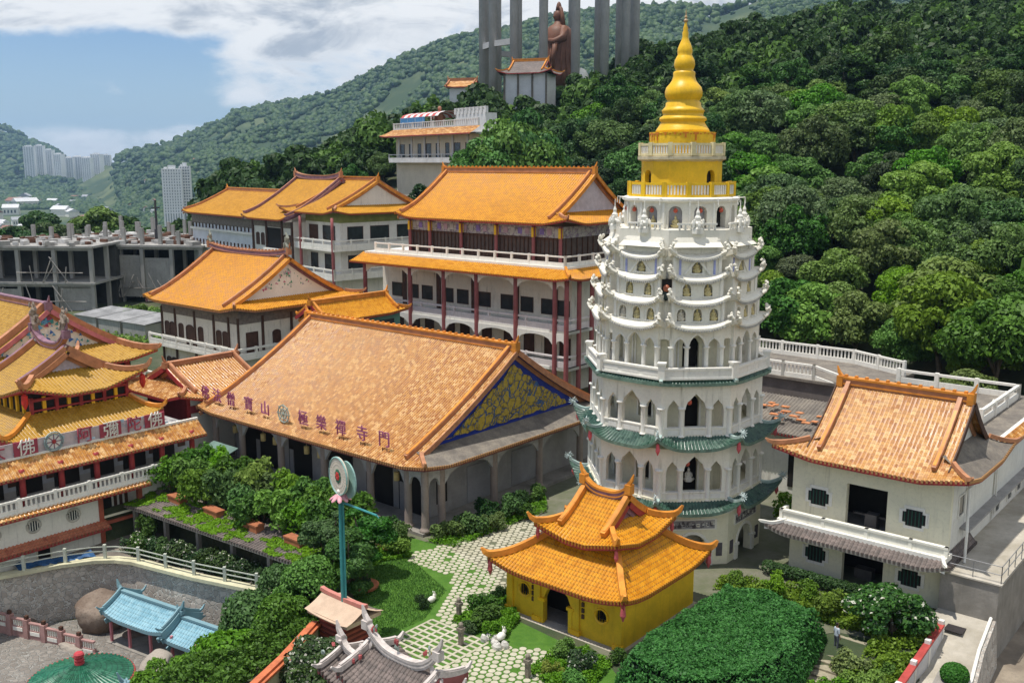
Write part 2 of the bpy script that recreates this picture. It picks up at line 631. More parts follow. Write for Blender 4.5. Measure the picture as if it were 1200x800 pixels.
def panel(mb, cols, tmax, P, nt, m, ribh, L, off=0.0):
    """L(u) length of the slope in metres for a full t, for the tile courses"""
    V, UV, F = [], [], []
    for (u, hh, k) in cols:
        tm = tmax(u)
        for j in range(nt + 1):
            t = tm * j / nt
            p = Vector(P(u, t))
            p.z += hh * ribh
            V.append(p)
            UV.append((k + 0.001 + off, t * L / 0.26))
    for i in range(len(cols) - 1):
        for j in range(nt):
            a = i * (nt + 1) + j
            b = a + nt + 1
            F.append((a, b, b + 1, a + 1))
    mb.add(V, F, m, UV)


def roof(parent, x0, x1, y0, y1, ze, zr, tile, ridge_m, left='gable', right='gable', inset=1.6, tg=None, conc=0.25, lift=0.5,
         liftd=2.5, sp=0.30, ribs=True, ribh=0.07, wallin=0.9, gable_m=None, skirt_m=None, ridge_h=0.55, ridge_w=0.35, ridge_curve=0.0,
         ridge_top=None, verge_in=0.45, fascia=RED, soffit=BROWN, nt=10, hipw=0.28, tip=0.35, hidden_back=False, edge_tiles=True, gable_in=0.5, bargeboard=RED,
         studs=True, rname='roof', under=True, hip_ridge=None, inset_r=None):
    yc = (y0 + y1) / 2
    H = zr - ze
    hw = yc - y0
    if tg is None:
        tg = inset / hw * 0.9
    hip_ridge = hip_ridge or ridge_m
    ir = inset if inset_r is None else inset_r
    def h(t):
        return H * ((1 - conc) * t + conc * t * t)
    ends = {'l': left, 'r': right}
    def lf(x, y):
        k = 0
        for xc, e in ((x0, left), (x1, right)):
            dx = max(0, 1 - abs(x - xc) / liftd)
            for yy in (y0, y1):
                dy = max(0, 1 - abs(y - yy) / liftd)
                k = max(k, dx * dx * dy)
                if e == 'hip':
                    k = max(k, dx * dy * dy, dx * dx * dy)
        return lift * k
    xl = x0 + (inset if left == 'hip' else 0)
    xr = x1 - (ir if right == 'hip' else 0)
    L = math.hypot(hw, H)
    mb = MB()
    def front(s):
        yy0 = y0 if s > 0 else y1
        return lambda x, t: (x, yy0 + s * hw * t, ze + h(t) + lf(x, yy0 + s * hw * t))
    for s in ((1,) if hidden_back else (1, -1)):
        P = front(s)
        panel(mb, cols_of(xl, xr, sp, ribs), lambda u: 1.0, P, nt, 0, ribh, L)
        if left == 'hip':
            panel(mb, cols_of(x0, xl, sp, ribs), lambda u: tg * (u - x0) / inset, P, max(3, nt // 3), 0, ribh, L, 500)
        if right == 'hip':
            panel(mb, cols_of(xr, x1, sp, ribs), lambda u: tg * (x1 - u) / ir, P, max(3, nt // 3), 0, ribh, L, 700)
    gy = tg * hw
    Ls = math.hypot(inset, h(tg))
    def sidef(xe, sgn):
        iv = ir if sgn > 0 else inset
        return lambda y, d: (xe - sgn * d * iv, y, ze + h(tg * min(d, 1.6)) + lf(xe - sgn * d * iv, y))
    for e, xe, sgn in ((left, x0, -1), (right, x1, 1)):
        if e == 'hip':
            def dm(y):
                k = min((y - y0) / gy, (y1 - y) / gy)
                return max(0.0, k) if k < 1 else 1.0 + gable_in / (ir if sgn > 0 else inset)
            panel(mb, cols_of(y0, y1, sp, ribs), dm, sidef(xe, sgn), max(3, nt // 3), 1 if skirt_m else 0, ribh if not skirt_m else 0.0, Ls, 900)
    ro = mb.build(rname, [tile, skirt_m or tile], parent)
    # fascia, soffit
    fb = MB()
    loop = []
    N = 14
    for i in range(N + 1):
        loop.append((x0 + (x1 - x0) * i / N, y0))
    for i in range(1, N + 1):
        loop.append((x1, y0 + (y1 - y0) * i / N))
    for i in range(1, N + 1):
        loop.append((x1 - (x1 - x0) * i / N, y1))
    for i in range(1, N):
        loop.append((x0, y1 - (y1 - y0) * i / N))
    def isgable(x, y):
        return (left == 'gable' and abs(x - x0) < 1e-6 and y0 < y < y1) or (right == 'gable' and abs(x - x1) < 1e-6 and y0 < y < y1)
    V, F = [], []
    n = len(loop)
    cx, cy = (x0 + x1) / 2, (y0 + y1) / 2
    for (x, y) in loop:
        if isgable(x, y):
            t = 1 - abs(y - yc) / hw
            z = ze + h(t) + lf(x, y)
        else:
            z = ze + lf(x, y)
        ix = min(max(x, x0 + wallin), x1 - wallin)
        iy = min(max(y, y0 + wallin), y1 - wallin)
        V += [(x, y, z + 0.01), (x, y, z - 0.2), (ix, iy, (ze + 0.12 + lf(x, y) * 0.2) if not isgable(x, y) else z - 0.25)]
    for i in range(n):
        a, b = 3 * i, 3 * ((i + 1) % n)
        F.append((a, a + 1, b + 1, b))
    fb.add(V, F, 0)
    if under:
        fb.add(V, [(3 * i + 1, 3 * i + 2, 3 * ((i + 1) % n) + 2, 3 * ((i + 1) % n) + 1) for i in range(n)], 1)
    fb.build('eave_board', [fascia, soffit], ro)
    if edge_tiles and ribs:
        eb = MB()
        for (a, b, f) in ((x0, x1, lambda u: (u, y0)), (y0, y1, lambda u: (x1, u))):
            if f(a)[0] == x1 and right == 'gable':
                continue
            k = max(1, int(round((b - a) / sp)))
            st = (b - a) / k
            for i in range(k):
                u = a + (i + 0.5) * st
                x, y = f(u)
                z = ze + lf(x, y)
                if f(a)[0] == x1:
                    eb.box(x - 0.05, x + 0.05, y - st * 0.24, y + st * 0.24, z - 0.1, z + 0.08)
                else:
                    eb.box(x - st * 0.24, x + st * 0.24, y - 0.05, y + 0.05, z - 0.1, z + 0.08)
        eb.build('tile_ends', tile, ro)
    # main ridge
    rb = MB()
    ra, rbx = xl + verge_in * 0.3, xr - verge_in * 0.3
    pts = []
    NR = 12 if ridge_curve else 6
    for i in range(NR + 1):
        u = i / NR
        k = abs(2 * u - 1)
        pts.append((ra + (rbx - ra) * u, yc, zr - 0.12 + ridge_curve * k ** 3))
    rb.sweep(pts, ridge_w, ridge_h, 0)
    rb.sweep([(p[0], p[1], p[2] + ridge_h + 0.002) for p in pts], ridge_w * 1.35, 0.12, 1)
    rb.sweep([(p[0], p[1], p[2] + 0.10) for p in pts], ridge_w * 1.25, 0.07, 1)
    if studs:
        k = int((rbx - ra) / 0.6)
        for i in range(k):
            u = (i + 0.5) / k
            z = zr - 0.12 + ridge_curve * abs(2 * u - 1) ** 3 + ridge_h + 0.12
            rb.cbox((ra + (rbx - ra) * u, yc, z + 0.06), 0.16, 0.2, 0.13, 0, 1)
    for x, sgn in ((ra, -1), (rbx, 1)):
        z = zr - 0.12 + ridge_curve
        rb.cbox((x, yc, z + ridge_h * 0.62), 0.36, ridge_w * 1.5, ridge_h * 1.5, 0, 1)
        rb.sweep([(x, yc, z + ridge_h), (x + sgn * 0.2, yc, z + ridge_h + 0.3), (x + sgn * 0.28, yc, z + ridge_h + 0.7)], 0.22, 0.2, 1, up=(-sgn, 0, 0.3), taper=[1, 0.8, 0.3])
    rb.build('ridge', [ridge_m, ridge_top or ridge_m], ro)
    # verges and hips
    for e, xe, sgn in ((left, x0, -1), (right, x1, 1)):
        xv = (xe - sgn * (ir if sgn > 0 else inset) if e == 'hip' else xe) - sgn * verge_in
        for s, yy in ((1, y0), (-1, y1)):
            if hidden_back and s < 0:
                continue
            hb = MB()
            P = front(s)
            t_end = tg * 0.55 if e == 'hip' else 0.06
            pts = [Vector(P(xv, 1 + (t_end - 1) * i / 10)) + Vector((0, 0, 0.04)) for i in range(11)]
            hb.sweep(pts, hipw, hipw * 1.15, 0)
            hb.sweep([p + Vector((0, 0, hipw * 1.15 + 0.002)) for p in pts], hipw * 0.7, 0.07, 1)
            if e == 'hip':
                q = []
                for i in range(9):
                    k = i / 8
                    t = tg * (1 - k)
                    x = xe - sgn * (ir if sgn > 0 else inset) * (1 - k)
                    q.append(Vector(P(x, t)) + Vector((0, 0, 0.03)))
                d = (q[-1] - q[-2]).normalized()
                q.append(q[-1] + Vector((d.x * 0.25, d.y * 0.25, tip * 0.45)))
                q.append(q[-1] + Vector((d.x * 0.15, d.y * 0.15, tip * 0.75)))
                hb.sweep(q, hipw * 0.9, hipw, 0, taper=[1] * 9 + [0.8, 0.4])
            else:
                end = pts[-1]
                hb.sweep([end, end + Vector((0, -s * 0.3, 0.1)), end + Vector((0, -s * 0.5, tip))], hipw * 0.9, hipw, 0, taper=[1, 0.8, 0.4])
            hb.build('hip_ridge', [hip_ridge, ridge_top or hip_ridge], ro)
    # gables
    for e, xe, sgn in ((left, x0, -1), (right, x1, 1)):
        xg = (xe - sgn * (ir if sgn > 0 else inset) if e == 'hip' else xe) - sgn * gable_in
        t0 = tg * 0.9 if e == 'hip' else 0.02
        gb = MB()
        prof = []
        for i in range(13):
            y = y0 + hw * t0 + (2 * hw * (1 - t0)) * i / 12
            t = 1 - abs(y - yc) / hw
            prof.append((y, ze + h(t) - 0.1))
        base = ze + h(t0) - 0.35
        poly = [(prof[0][0], base)] + prof + [(prof[-1][0], base)]
        n = len(poly)
        V = [(xg, y, z) for y, z in poly] + [(xg - sgn * 0.15, y, z) for y, z in poly]
        gb.add(V, [tuple(range(n)), tuple(range(2 * n - 1, n - 1, -1))], 0)
        gb.build('gable', gable_m or WHITE, ro)
        # barge boards under the verge edge
        bb = MB()
        xv = xe - sgn * (ir if sgn > 0 else inset) if e == 'hip' else xe
        for s in (1, -1):
            P = front(s)
            te = tg * 0.7 if e == 'hip' else 0.0
            pts = [Vector(P(xv - sgn * 0.03, 1 + (te - 1) * i / 10)) + Vector((0, 0, -0.34)) for i in range(11)]
            bb.sweep(pts, 0.07, 0.36, 0)
            pts = [Vector(P(xg + sgn * 0.06, 1 + (te - 1) * i / 10)) + Vector((0, 0, -0.62)) for i in range(11)]
            bb.sweep(pts, 0.08, 0.3, 1)
        bb.build('barge_board', [bargeboard, ridge_m], ro)
    return ro


def balustrade(parent, pts, h=0.9, mat=None, name='balustrade', post=2.2, bal=None, solid=False, railh=0.14, pw=0.22, gapm=None, midrail=False, kerb=0.18):
    """masonry rail along pts (local, z = floor): kerb, top rail, posts, balusters"""
    mat = mat or OWHITE
    mb = MB()
    for a, b in zip(pts[:-1], pts[1:]):
        a, b = Vector(a), Vector(b)
        d = b - a
        L = d.length
        n = max(1, int(round(L / post)))
        mb.sweep([a, b], 0.16, kerb, 0)
        up = Vector((0, 0, 1))
        mb.sweep([a + up * (h - railh), b + up * (h - railh)], 0.2, railh, 0)
        if midrail:
            mb.sweep([a + up * (h * 0.52), b + up * (h * 0.52)], 0.12, 0.1, 0)
        if solid:
            mb.sweep([a + up * kerb, b + up * kerb], 0.08, h - railh - kerb, 0)
        ang = math.atan2(d.y, d.x)
        for i in range(n + 1):
            p = a + d * (i / n)
            mb.cbox((p.x, p.y, p.z + (h + 0.06) / 2), pw, pw, h + 0.06, ang, 0)
        if bal:
            k = max(1, int(L / bal))
            for i in range(k):
                p = a + d * ((i + 0.5) / k)
                mb.cbox((p.x, p.y, p.z + (h - railh + kerb) / 2), bal * 0.42, 0.07, h - railh - kerb + 0.01, ang, 0)
    return mb.build(name, mat, parent)


def window(parent, x, y, z, w, h, mat=None, frame=None, arch=False, name='window', side=None, th=0.06):
    """window set in a wall facing -y (local); pane proud by a little, frame round it"""
    mb = MB()
    t = 0.07
    mx = None
    if side is not None:
        mx = Matrix.Translation(Vector((x, y, z))) @ Matrix.Rotation(side, 4, 'Z')
        x = y = z = 0
    mb.mx = mx
    poly = [(x - w / 2, z), (x + w / 2, z), (x + w / 2, z + h)]
    if arch:
        poly = [(x - w / 2, z), (x + w / 2, z)] + [(x + w / 2 * math.cos(PI * i / 8), z + h - w * 0.3 + w * 0.3 * math.sin(PI * i / 8)) for i in range(9)]
    else:
        poly = poly + [(x - w / 2, z + h)]
    mb.plate(poly, y - 0.012, y + 0.05, 0)
    c = (x, z + h / 2)
    big = [(c[0] + (px - c[0]) * (1 + 2 * t / w), c[1] + (pz - c[1]) * (1 + 2 * t / h)) for px, pz in poly]
    n = len(poly)
    V = [(a, y - th, b) for a, b in poly] + [(a, y - th, b) for a, b in big] + [(a, y, b) for a, b in big] + [(a, y, b) for a, b in poly]
    F = []
    for i in range(n):
        j = (i + 1) % n
        F += [(i, j, n + j, n + i), (n + i, n + j, 2 * n + j, 2 * n + i), (j, i, 3 * n + i, 3 * n + j)]
    mb.add(V, F, 1)
    return mb.build(name, [mat or DGLASS, frame or BROWN], parent)


def column_mesh(r, h, mat, cap=True, n=10, base=True):
    mb = MB()
    pr = []
    if base:
        pr += [(r * 1.5, 0), (r * 1.5, h * 0.03), (r * 1.1, h * 0.05)]
    else:
        pr += [(r, 0)]
    pr += [(r, h * 0.08), (r * 0.94, h * 0.9)]
    if cap:
        pr += [(r * 1.0, h * 0.91), (r * 1.55, h * 0.95), (r * 1.6, h)]
    else:
        pr += [(r * 0.94, h)]
    mb.lathe(pr, n)
    return mb.mesh('column', mat, True)


# ------------------------------------------------------------------ the pagoda
def build_pagoda():
    t = thing('pagoda', 'tall white tiered octagonal pagoda with green tiled skirts and a golden spire', 'pagoda', (10.2, 60.0, -0.2), ROT)
    def fmx(k, ap):
        # local x along the face, y inwards, z up; face k has outward normal at -90+45k
        return Matrix.Rotation(R(45 * k), 4, 'Z') @ Matrix.Translation(Vector((0, -ap, 0)))
    tw = 2 * math.tan(R(22.5))
    # ground storey
    st = MB()
    ap = 5.12
    w = ap * tw
    for k in range(8):
        st.mx = fmx(k, ap)
        st.wall(-w / 2, w / 2, 0, 4.3, 0.45, [(0.0, 1.75, 0.0, rnd(1.2, 0.9))], 0)
        st.add([(-1.6, 1.6, 0), (1.6, 1.6, 0), (1.6, 1.6, 3.6), (-1.6, 1.6, 3.6)], [(0, 1, 2, 3)], 1)
        if k % 2 == 0:
            st.box(-0.5, 0.5, 1.5, 1.58, 0.2, 1.9, 2)
            st.box(-0.4, 0.4, 1.44, 1.5, 0.3, 1.8, 3)
        # arch moulding and imposts
        pts = [(-0.98, -0.06, 1.2)] + [(-0.98 * math.cos(PI * i / 12), -0.06, 1.2 + 1.0 * math.sin(PI * i / 12)) for i in range(13)] + [(0.98, -0.06, 1.2)]
        st.sweep(pts, 0.16, 0.14, 4, up=(0, 1, 0))
        for sx in (-1, 1):
            st.box(sx * 1.06 - 0.17, sx * 1.06 + 0.17, -0.1, 0.1, 0, 1.08, 4)
            st.box(sx * 1.06 - 0.23, sx * 1.06 + 0.23, -0.15, 0.12, 1.08, 1.24, 4)
        # framed name plaque
        st.box(-1.42, 1.42, -0.07, 0.02, 2.42, 3.08, 4)
        st.box(-1.3, 1.3, -0.085, -0.065, 2.5, 3.0, 5)
        random.seed(100 + k)
        for i in range(9):
            x = -1.14 + i * 0.285
            for j in range(5):
                st.cbox((x + random.uniform(-0.07, 0.07), -0.095, 2.75 + random.uniform(-0.16, 0.16)), random.choice((0.2, 0.05, 0.13)), 0.02, random.choice((0.05, 0.2, 0.05)), 0, 4 if random.random() < 0.35 else 6)
        for sx in (-1, 1):
            st.box(sx * 1.63 - 0.18, sx * 1.63 + 0.18, -0.05, 0.02, 0.75, 1.55, 6)
        st.box(-w / 2 - 0.03, w / 2 + 0.03, -0.08, 0.02, 3.4, 3.55, 4)
    st.mx = None
    bs = [(6.0 * math.cos(R(22.5 + 45 * i)), 6.0 * math.sin(R(22.5 + 45 * i))) for i in range(8)]
    st.prism(bs, -0.6, 0.05, 4)
    PLQ = M('grey carved plaque', (0.28, 0.27, 0.28), 0.7, 0.2, 4)
    BLK = M('dark carving', (0.10, 0.09, 0.10), 0.7, 0.2, 4)
    st.build('ground_storey', [CREAM, PCREAM, GOLD, DARK, OWHITE, PLQ, BLK], t)
    colm = {}
    def storey(z0, z1, ap, zsp, crown, sidecrown, name):
        """arcaded storey: three lobed arches to a face, inner wall with doors"""
        s = MB()
        w = ap * tw
        for k in range(8):
            s.mx = fmx(k, ap)
            sw, cw = 0.72, 1.3
            off = cw / 2 + 0.3 + sw / 2
            s.wall(-w / 2, w / 2, z0 + 0.0, z1, 0.28, [(-off, sw, z0 + 0.5, lobed(zsp, sidecrown - zsp)), (0, cw, z0 + 0.5, lobed(zsp, crown - zsp)), (off, sw, z0 + 0.5, lobed(zsp, sidecrown - zsp))], 0)
            for xx, ww in ((-off, sw), (0, cw), (off, sw)):
                s.box(xx - ww / 2 + 0.06, xx + ww / 2 - 0.06, -0.035, 0.0, z0 + 0.12, z0 + 0.4, 1)
            s.box(-w / 2 - 0.04, w / 2 + 0.04, -0.05, 0.3, z0 + 0.5, z0 + 0.57, 2)
            # inner wall with a doorway every other face
            wi = (ap - 1.35) * tw
            s.mx = fmx(k, ap - 1.35)
            ops = [(0.1, 0.95, z0 + (0.05 if k % 2 else 0.7), rnd(zsp + 0.1, 0.45))]
            s.wall(-wi / 2, wi / 2, z0, z1, 0.3, ops, 3)
            s.box(-0.6, 0.8, 0.5, 0.52, z0, z1, 4)
            fw = ops[0]
            for sx in (-0.42, 0.62):
                s.box(sx - 0.06, sx + 0.06, -0.05, 0.0, fw[2], zsp + 0.5, 2)
        s.mx = None
        oc = [((ap - 0.2) / math.cos(R(22.5)) * math.cos(R(22.5 + 45 * i)), (ap - 0.2) / math.cos(R(22.5)) * math.sin(R(22.5 + 45 * i))) for i in range(8)]
        s.prism(oc, z1 - 0.14, z1 - 0.02, 0)
        s.prism(oc, z0 - 0.02, z0 + 0.06, 3)
        so = s.build(name, [WHITE, PCREAM, OWHITE, CREAM, DARK], t)
        cm = column_mesh(0.15, zsp - z0 + 0.16, OWHITE, True, 10)
        for k in range(8):
            for x in (-w / 2 + 0.0, -0.82, 0.82):
                p = fmx(k, ap - 0.02) @ Vector((x, 0.02, z0))
                mobj('column', cm, so, p)
        return so
    def skirt(so, zi, ze, ai, ae, tipz, tipr, sp=0.22, ornaments=True, name='green_roof'):
        s = MB()
        we, wi = ae * tw, ai * tw
        for k in range(8):
            s.mx = fmx(k, 0)
            def P(u, v):
                e = abs(u)
                l = (tipz - ze) * e ** 3.2
                re = ae + (tipr * math.cos(R(22.5)) - ae) * e ** 3
                a = re + (ai - re) * v
                x = u * a * math.tan(R(22.5)) if True else 0
                return (x, -a, ze + l * (1 - v) ** 1.5 + (zi - ze) * (0.75 * v + 0.25 * v * v))
            panel(s, [((c[0] / (we / 2)), c[1], c[2]) for c in cols_of(-we / 2, we / 2, sp, True)], lambda u: 1.0, P, 5, 0, 0.06, ae - ai + 0.4, 40 * k)
            cs = cols_of(-we / 2, we / 2, sp, False)
            V, F = [], []
            for c in cs:
                u = c[0] / (we / 2)
                p = Vector(P(u, 0))
                V += [p + Vector((0, -0.01, 0.05)), p + Vector((0, 0.0, -0.13)), Vector((u * ai * math.tan(R(22.5)), -ai, ze - 0.12))]
            for i in range(len(cs) - 1):
                a, b = 3 * i, 3 * i + 3
                F += [(a, a + 1, b + 1, b), (a + 1, a + 2, b + 2, b + 1)]
            s.add(V, F, 1)
            # hip ridge at the right end of this face
            hp = [Vector(P(1.0, 1 - i / 8)) + Vector((0, 0, 0.03)) for i in range(9)]
            s.sweep(hp, 0.2, 0.16, 2)
        s.mx = None
        ro = s.build(name, [TGREEN, M('green eave edge', (0.14, 0.22, 0.17), 0.5, 0.3, 4), M('pale green ridge', (0.36, 0.46, 0.42), 0.5, 0.2, 3)], so)
        if ornaments:
            o = MB()
            random.seed(5)
            c = Vector((0, 0, 0))
            for i in range(11):
                a = 2 * PI * i / 11
                l = random.uniform(0.38, 0.55)
                o.tube([c, c + Vector((math.cos(a) * l * 0.55, random.uniform(-0.1, 0.1), math.sin(a) * l * 0.55)), c + Vector((math.cos(a + 0.25) * l, random.uniform(-0.15, 0.15), math.sin(a + 0.25) * l))], [0.09, 0.06, 0.025], 5)
            o.blob((0, 0, 0), 0.2, 0.14, 0.2, None, 7, 5)
            o.tube([(-0.05, 0, -0.1), (-0.4, 0, -0.5), (-1.0, 0, -0.75)], [0.1, 0.1, 0.08], 6)
            om = o.mesh('finial', M('pale green glaze', (0.44, 0.52, 0.50), 0.5, 0.3, 6))
            b = MB()
            b.lathe([(0.03, 0), (0.11, -0.06), (0.17, -0.5), (0.11, -0.62), (0.02, -0.8)], 8)
            bm_ = b.mesh('red_tassel', M('pink red tassel', (0.62, 0.11, 0.13), 0.55, 0.2, 3))
            for k in range(8):
                a = R(-90 + 22.5 + 45 * k)
                f = mobj('finial', om, ro, (math.cos(a) * (tipr + 0.02), math.sin(a) * (tipr + 0.02), tipz + 0.28), a, (0.62, 0.62, 0.62))
                mobj('red_tassel', bm_, ro, (math.cos(a) * (tipr - 0.3), math.sin(a) * (tipr - 0.3), tipz - 0.3), a, (0.8, 0.8, 0.9))
        return ro
    s1 = storey(4.15, 7.95, 5.0, 5.95, 6.85, 6.55, 'lower_arcade_storey')
    skirt(s1, 4.2, 3.6, 5.02, 5.9, 4.5, 6.75)
    s2 = storey(8.0, 11.45, 4.9, 9.6, 10.55, 10.2, 'middle_arcade_storey')
    skirt(s2, 8.02, 7.42, 4.92, 5.72, 8.2, 6.5)
    # open pillared storey with the parapet over a green ring
    s3 = MB()
    ap = 4.72
    w = ap * tw
    z0, z1 = 11.75, 14.5
    for k in range(8):
        s3.mx = fmx(k, ap)
        s3.wall(-w / 2 + 0.38, w / 2 - 0.38, z0, z1, 0.25, [(-1.0, 0.72, z0, pointed(13.25, 0.5)), (0, 0.98, z0, pointed(13.25, 0.72)), (1.0, 0.72, z0, pointed(13.25, 0.5))], 0)
        for xx, ww, rr in ((-1.0, 0.72, 0.5), (0, 0.98, 0.72), (1.0, 0.72, 0.5)):
            fn = pointed(13.25, rr)
            pts = [(xx + ww / 2 * (i / 8 - 1) * 1.12, -0.02, fn((i / 8 - 1)) + 0.06) for i in range(17)]
            s3.sweep(pts, 0.09, 0.1, 1, up=(0, 1, 0))
        s3.mx = Matrix.Rotation(R(45 * k + 22.5), 4, 'Z') @ Matrix.Translation(Vector((0, -ap / math.cos(R(22.5)) + 0.3, 0)))
        s3.wall(-0.55, 0.55, z0, z1, 0.2, [(0, 0.85, z0, rnd(13.3, 0.42))], 0)
        wi = (ap - 1.3) * tw
        s3.mx = fmx(k, ap - 1.3)
        s3.wall(-wi / 2, wi / 2, z0, z1, 0.3, [(0, 1.0, z0, rnd(13.2, 0.4))] if k % 2 else [], 2)
        s3.box(-0.5, 0.5, 0.6, 0.62, z0, z1, 3)
        for x in (-0.95, -0.75, 0.75, 0.95):
            s3.box(x - 0.05, x + 0.05, -0.06, 0, z0, z1, 1)
    s3.mx = None
    def octo(a):
        r = a / math.cos(R(22.5))
        return [(r * math.cos(R(22.5 + 45 * i)), r * math.sin(R(22.5 + 45 * i))) for i in range(8)]
    s3.prism(octo(5.1), 11.42, z0, 0)
    s3.prism(octo(4.6), z1 - 0.1, z1 + 0.25, 0)
    o3 = s3.build('open_pillared_storey', [WHITE, OWHITE, CREAM, DARK], t)
    cm = column_mesh(0.13, 13.3 - z0, OWHITE, True, 10)
    for k in range(8):
        for x in (-1.48, -0.58, 0.58, 1.48):
            mobj('column', cm, o3, fmx(k, ap) @ Vector((x, 0.08, z0)))
    skirt(o3, 11.5, 11.2, 4.95, 5.28, 11.28, 5.8, 0.2, False)
    pb = MB()
    ap2 = 5.12
    w2 = ap2 * tw
    for k in range(8):
        pb.mx = fmx(k, ap2)
        pb.box(-w2 / 2, w2 / 2, -0.02, 0.16, 11.5, 12.02, 0)
        pb.box(-w2 / 2 - 0.04, w2 / 2 + 0.04, -0.08, 0.22, 12.02, 12.13, 0)
        pb.box(-w2 / 2 - 0.04, w2 / 2 + 0.04, -0.1, 0.2, 11.46, 11.58, 0)
        for i in range(3):
            x = (i - 1) * w2 / 3
            pb.box(x - 0.55, x + 0.55, -0.035, -0.02, 11.66, 11.92, 1)
        pb.mx = Matrix.Rotation(R(45 * k + 22.5), 4, 'Z') @ Matrix.Translation(Vector((0, -ap2 / math.cos(R(22.5)) + 0.05, 0)))
        pb.box(-0.19, 0.19, -0.19, 0.19, 11.5, 12.38, 0)
        pb.box(-0.25, 0.25, -0.25, 0.25, 12.38, 12.48, 0)
    pb.build('parapet', [OWHITE, PCREAM], o3)
    # four crowded white tiers with curled canopies
    tiers = [(14.35, 15.85, 4.62, 0.40, 3), (15.75, 17.15, 4.44, 0.40, 2), (17.05, 18.4, 4.22, 0.40, 1), (18.3, 19.35, 4.02, 0.42, 0)]
    NB = M('pale blue strip', (0.35, 0.38, 0.66), 0.6, 0.15, 3)
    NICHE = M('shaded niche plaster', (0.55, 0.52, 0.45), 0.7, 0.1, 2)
    for ti, (za, zb, ap, dep, nn) in enumerate(tiers):
        s = MB()
        w = ap * tw
        bw = w * 0.80
        s.prism(octo(ap - 0.5), za - 0.1, zb + 0.15, 0)
        for k in range(8):
            s.mx = fmx(k, ap)
            if nn:
                xs = [(-0.95, 0, 0.95), (-0.62, 0.62), (0,)][3 - nn]
                ops = [(x, 0.5 if nn > 1 else 0.62, za + 0.42, rnd(za + 0.85, 0.26)) for x in xs]
            else:
                ops = []
            s.wall(-bw / 2, bw / 2, za, zb + 0.02, 0.3, ops, 0)
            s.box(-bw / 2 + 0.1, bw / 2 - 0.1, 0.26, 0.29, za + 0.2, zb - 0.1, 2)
            s.box(-bw / 2, bw / 2, 0.3, 0.9, za, zb, 0)
            for o in ops:
                fn = o[3]
                pts = [(o[0] + (o[1] / 2 + 0.05) * (i / 6 - 1), -0.03, fn(i / 6 - 1) + 0.05) for i in range(13)]
                s.sweep(pts, 0.07, 0.07, 1, up=(0, 1, 0))
                s.box(o[0] - o[1] / 2 - 0.06, o[0] + o[1] / 2 + 0.06, -0.07, 0.1, za + 0.36, za + 0.42, 1)
            for x in (-bw / 2 + 0.08, bw / 2 - 0.08):
                s.box(x - 0.09, x + 0.09, -0.06, 0.02, za, zb, 1)
            if nn == 1:
                for sx in (-1, 1):
                    s.sweep([(sx * 0.75, -0.06, za + 0.35), (0, -0.06, zb - 0.1)], 0.12, 0.1, 1, up=(0, 1, 0))
                    s.box(sx * 1.0 - 0.06, sx * 1.0 + 0.06, -0.04, 0.0, za + 0.3, zb - 0.12, 3)
        s.mx = None
        so = s.build('white_tier', [WHITE, OWHITE, NICHE, NB], t)
        # canopy of each face: curled up at both ends with a crest
        c = MB()
        aw = bw + 0.5
        n = 14
        V, F = [], []
        for i in range(n + 1):
            u = 2 * i / n - 1
            l = 0.42 * abs(u) ** 2.6
            x = u * aw / 2
            V += [(x, 0.05, za + 0.30 + l * 0.5), (x, -dep * 0.6, za + 0.16 + l * 0.85), (x, -dep - 0.12 * abs(u) ** 3, za + 0.02 + l), (x, -dep - 0.12 * abs(u) ** 3, za - 0.13 + l), (x, 0.05, za - 0.05 + l * 0.3)]
        for i in range(n):
            for j in range(4):
                a = 5 * i + j
                F.append((a, a + 1, a + 6, a + 5))
        F += [(0, 1, 2, 3, 4), tuple(5 * n + j for j in (4, 3, 2, 1, 0))]
        c.add(V, F, 0)
        for i in range(23):
            u = 2 * (i + 0.5) / 23 - 1
            c.cbox((u * aw / 2 * 0.97, -dep - 0.02, za - 0.13 + 0.42 * abs(u) ** 2.6), 0.09, 0.08, 0.13, 0, 1)
        for sx in (-1, 1):
            x, z = sx * aw / 2, za + 0.42
            c.tube([(x - sx * 0.25, -dep - 0.02, z - 0.12), (x, -dep - 0.14, z + 0.02), (x + sx * 0.13, -dep - 0.2, z + 0.22), (x + sx * 0.04, -dep - 0.18, z + 0.4), (x - sx * 0.1, -dep - 0.15, z + 0.34)], [0.13, 0.13, 0.11, 0.09, 0.05], 6, 0)
            for j in range(3):
                c.blob((x + sx * random.uniform(-0.12, 0.14), -dep - random.uniform(0, 0.25), z + 0.15 + 0.16 * j), 0.11, 0.1, 0.11, 0, 6, 4, 0.2)
        cme = c.mesh('canopy', [WHITE, M('grey drip edge', (0.42, 0.41, 0.38), 0.7, 0.2, 4)])
        for k in range(8):
            o = mobj('canopy', cme, so)
            o.matrix_local = fmx(k, ap)
    # sloping crown roofs, corner spires and the terrace rail
    cr = MB()
    ap = 4.02
    w = ap * tw
    for k in range(8):
        cr.mx = fmx(k, 0)
        bw = w * 0.86
        V = []
        for (a, z, sc_) in ((4.45, 18.95, 1.0), (4.1, 19.2, 0.9), (3.95, 19.55, 0.8), (3.9, 19.85, 0.8)):
            V += [(-bw / 2 * sc_, -a, z), (bw / 2 * sc_, -a, z)]
        V += [(-bw / 2 * 0.8, -3.2, 19.85), (bw / 2 * 0.8, -3.2, 19.85)]
        F = [(2 * i, 2 * i + 1, 2 * i + 3, 2 * i + 2) for i in range(4)]
        F += [(0, 2, 4, 6, 8), (1, 9, 7, 5, 3)]
        cr.add(V, F, 0)
        cr.mx = Matrix.Rotation(R(45 * k), 4, 'Z')
        cr.mx = fmx(k, 3.95)
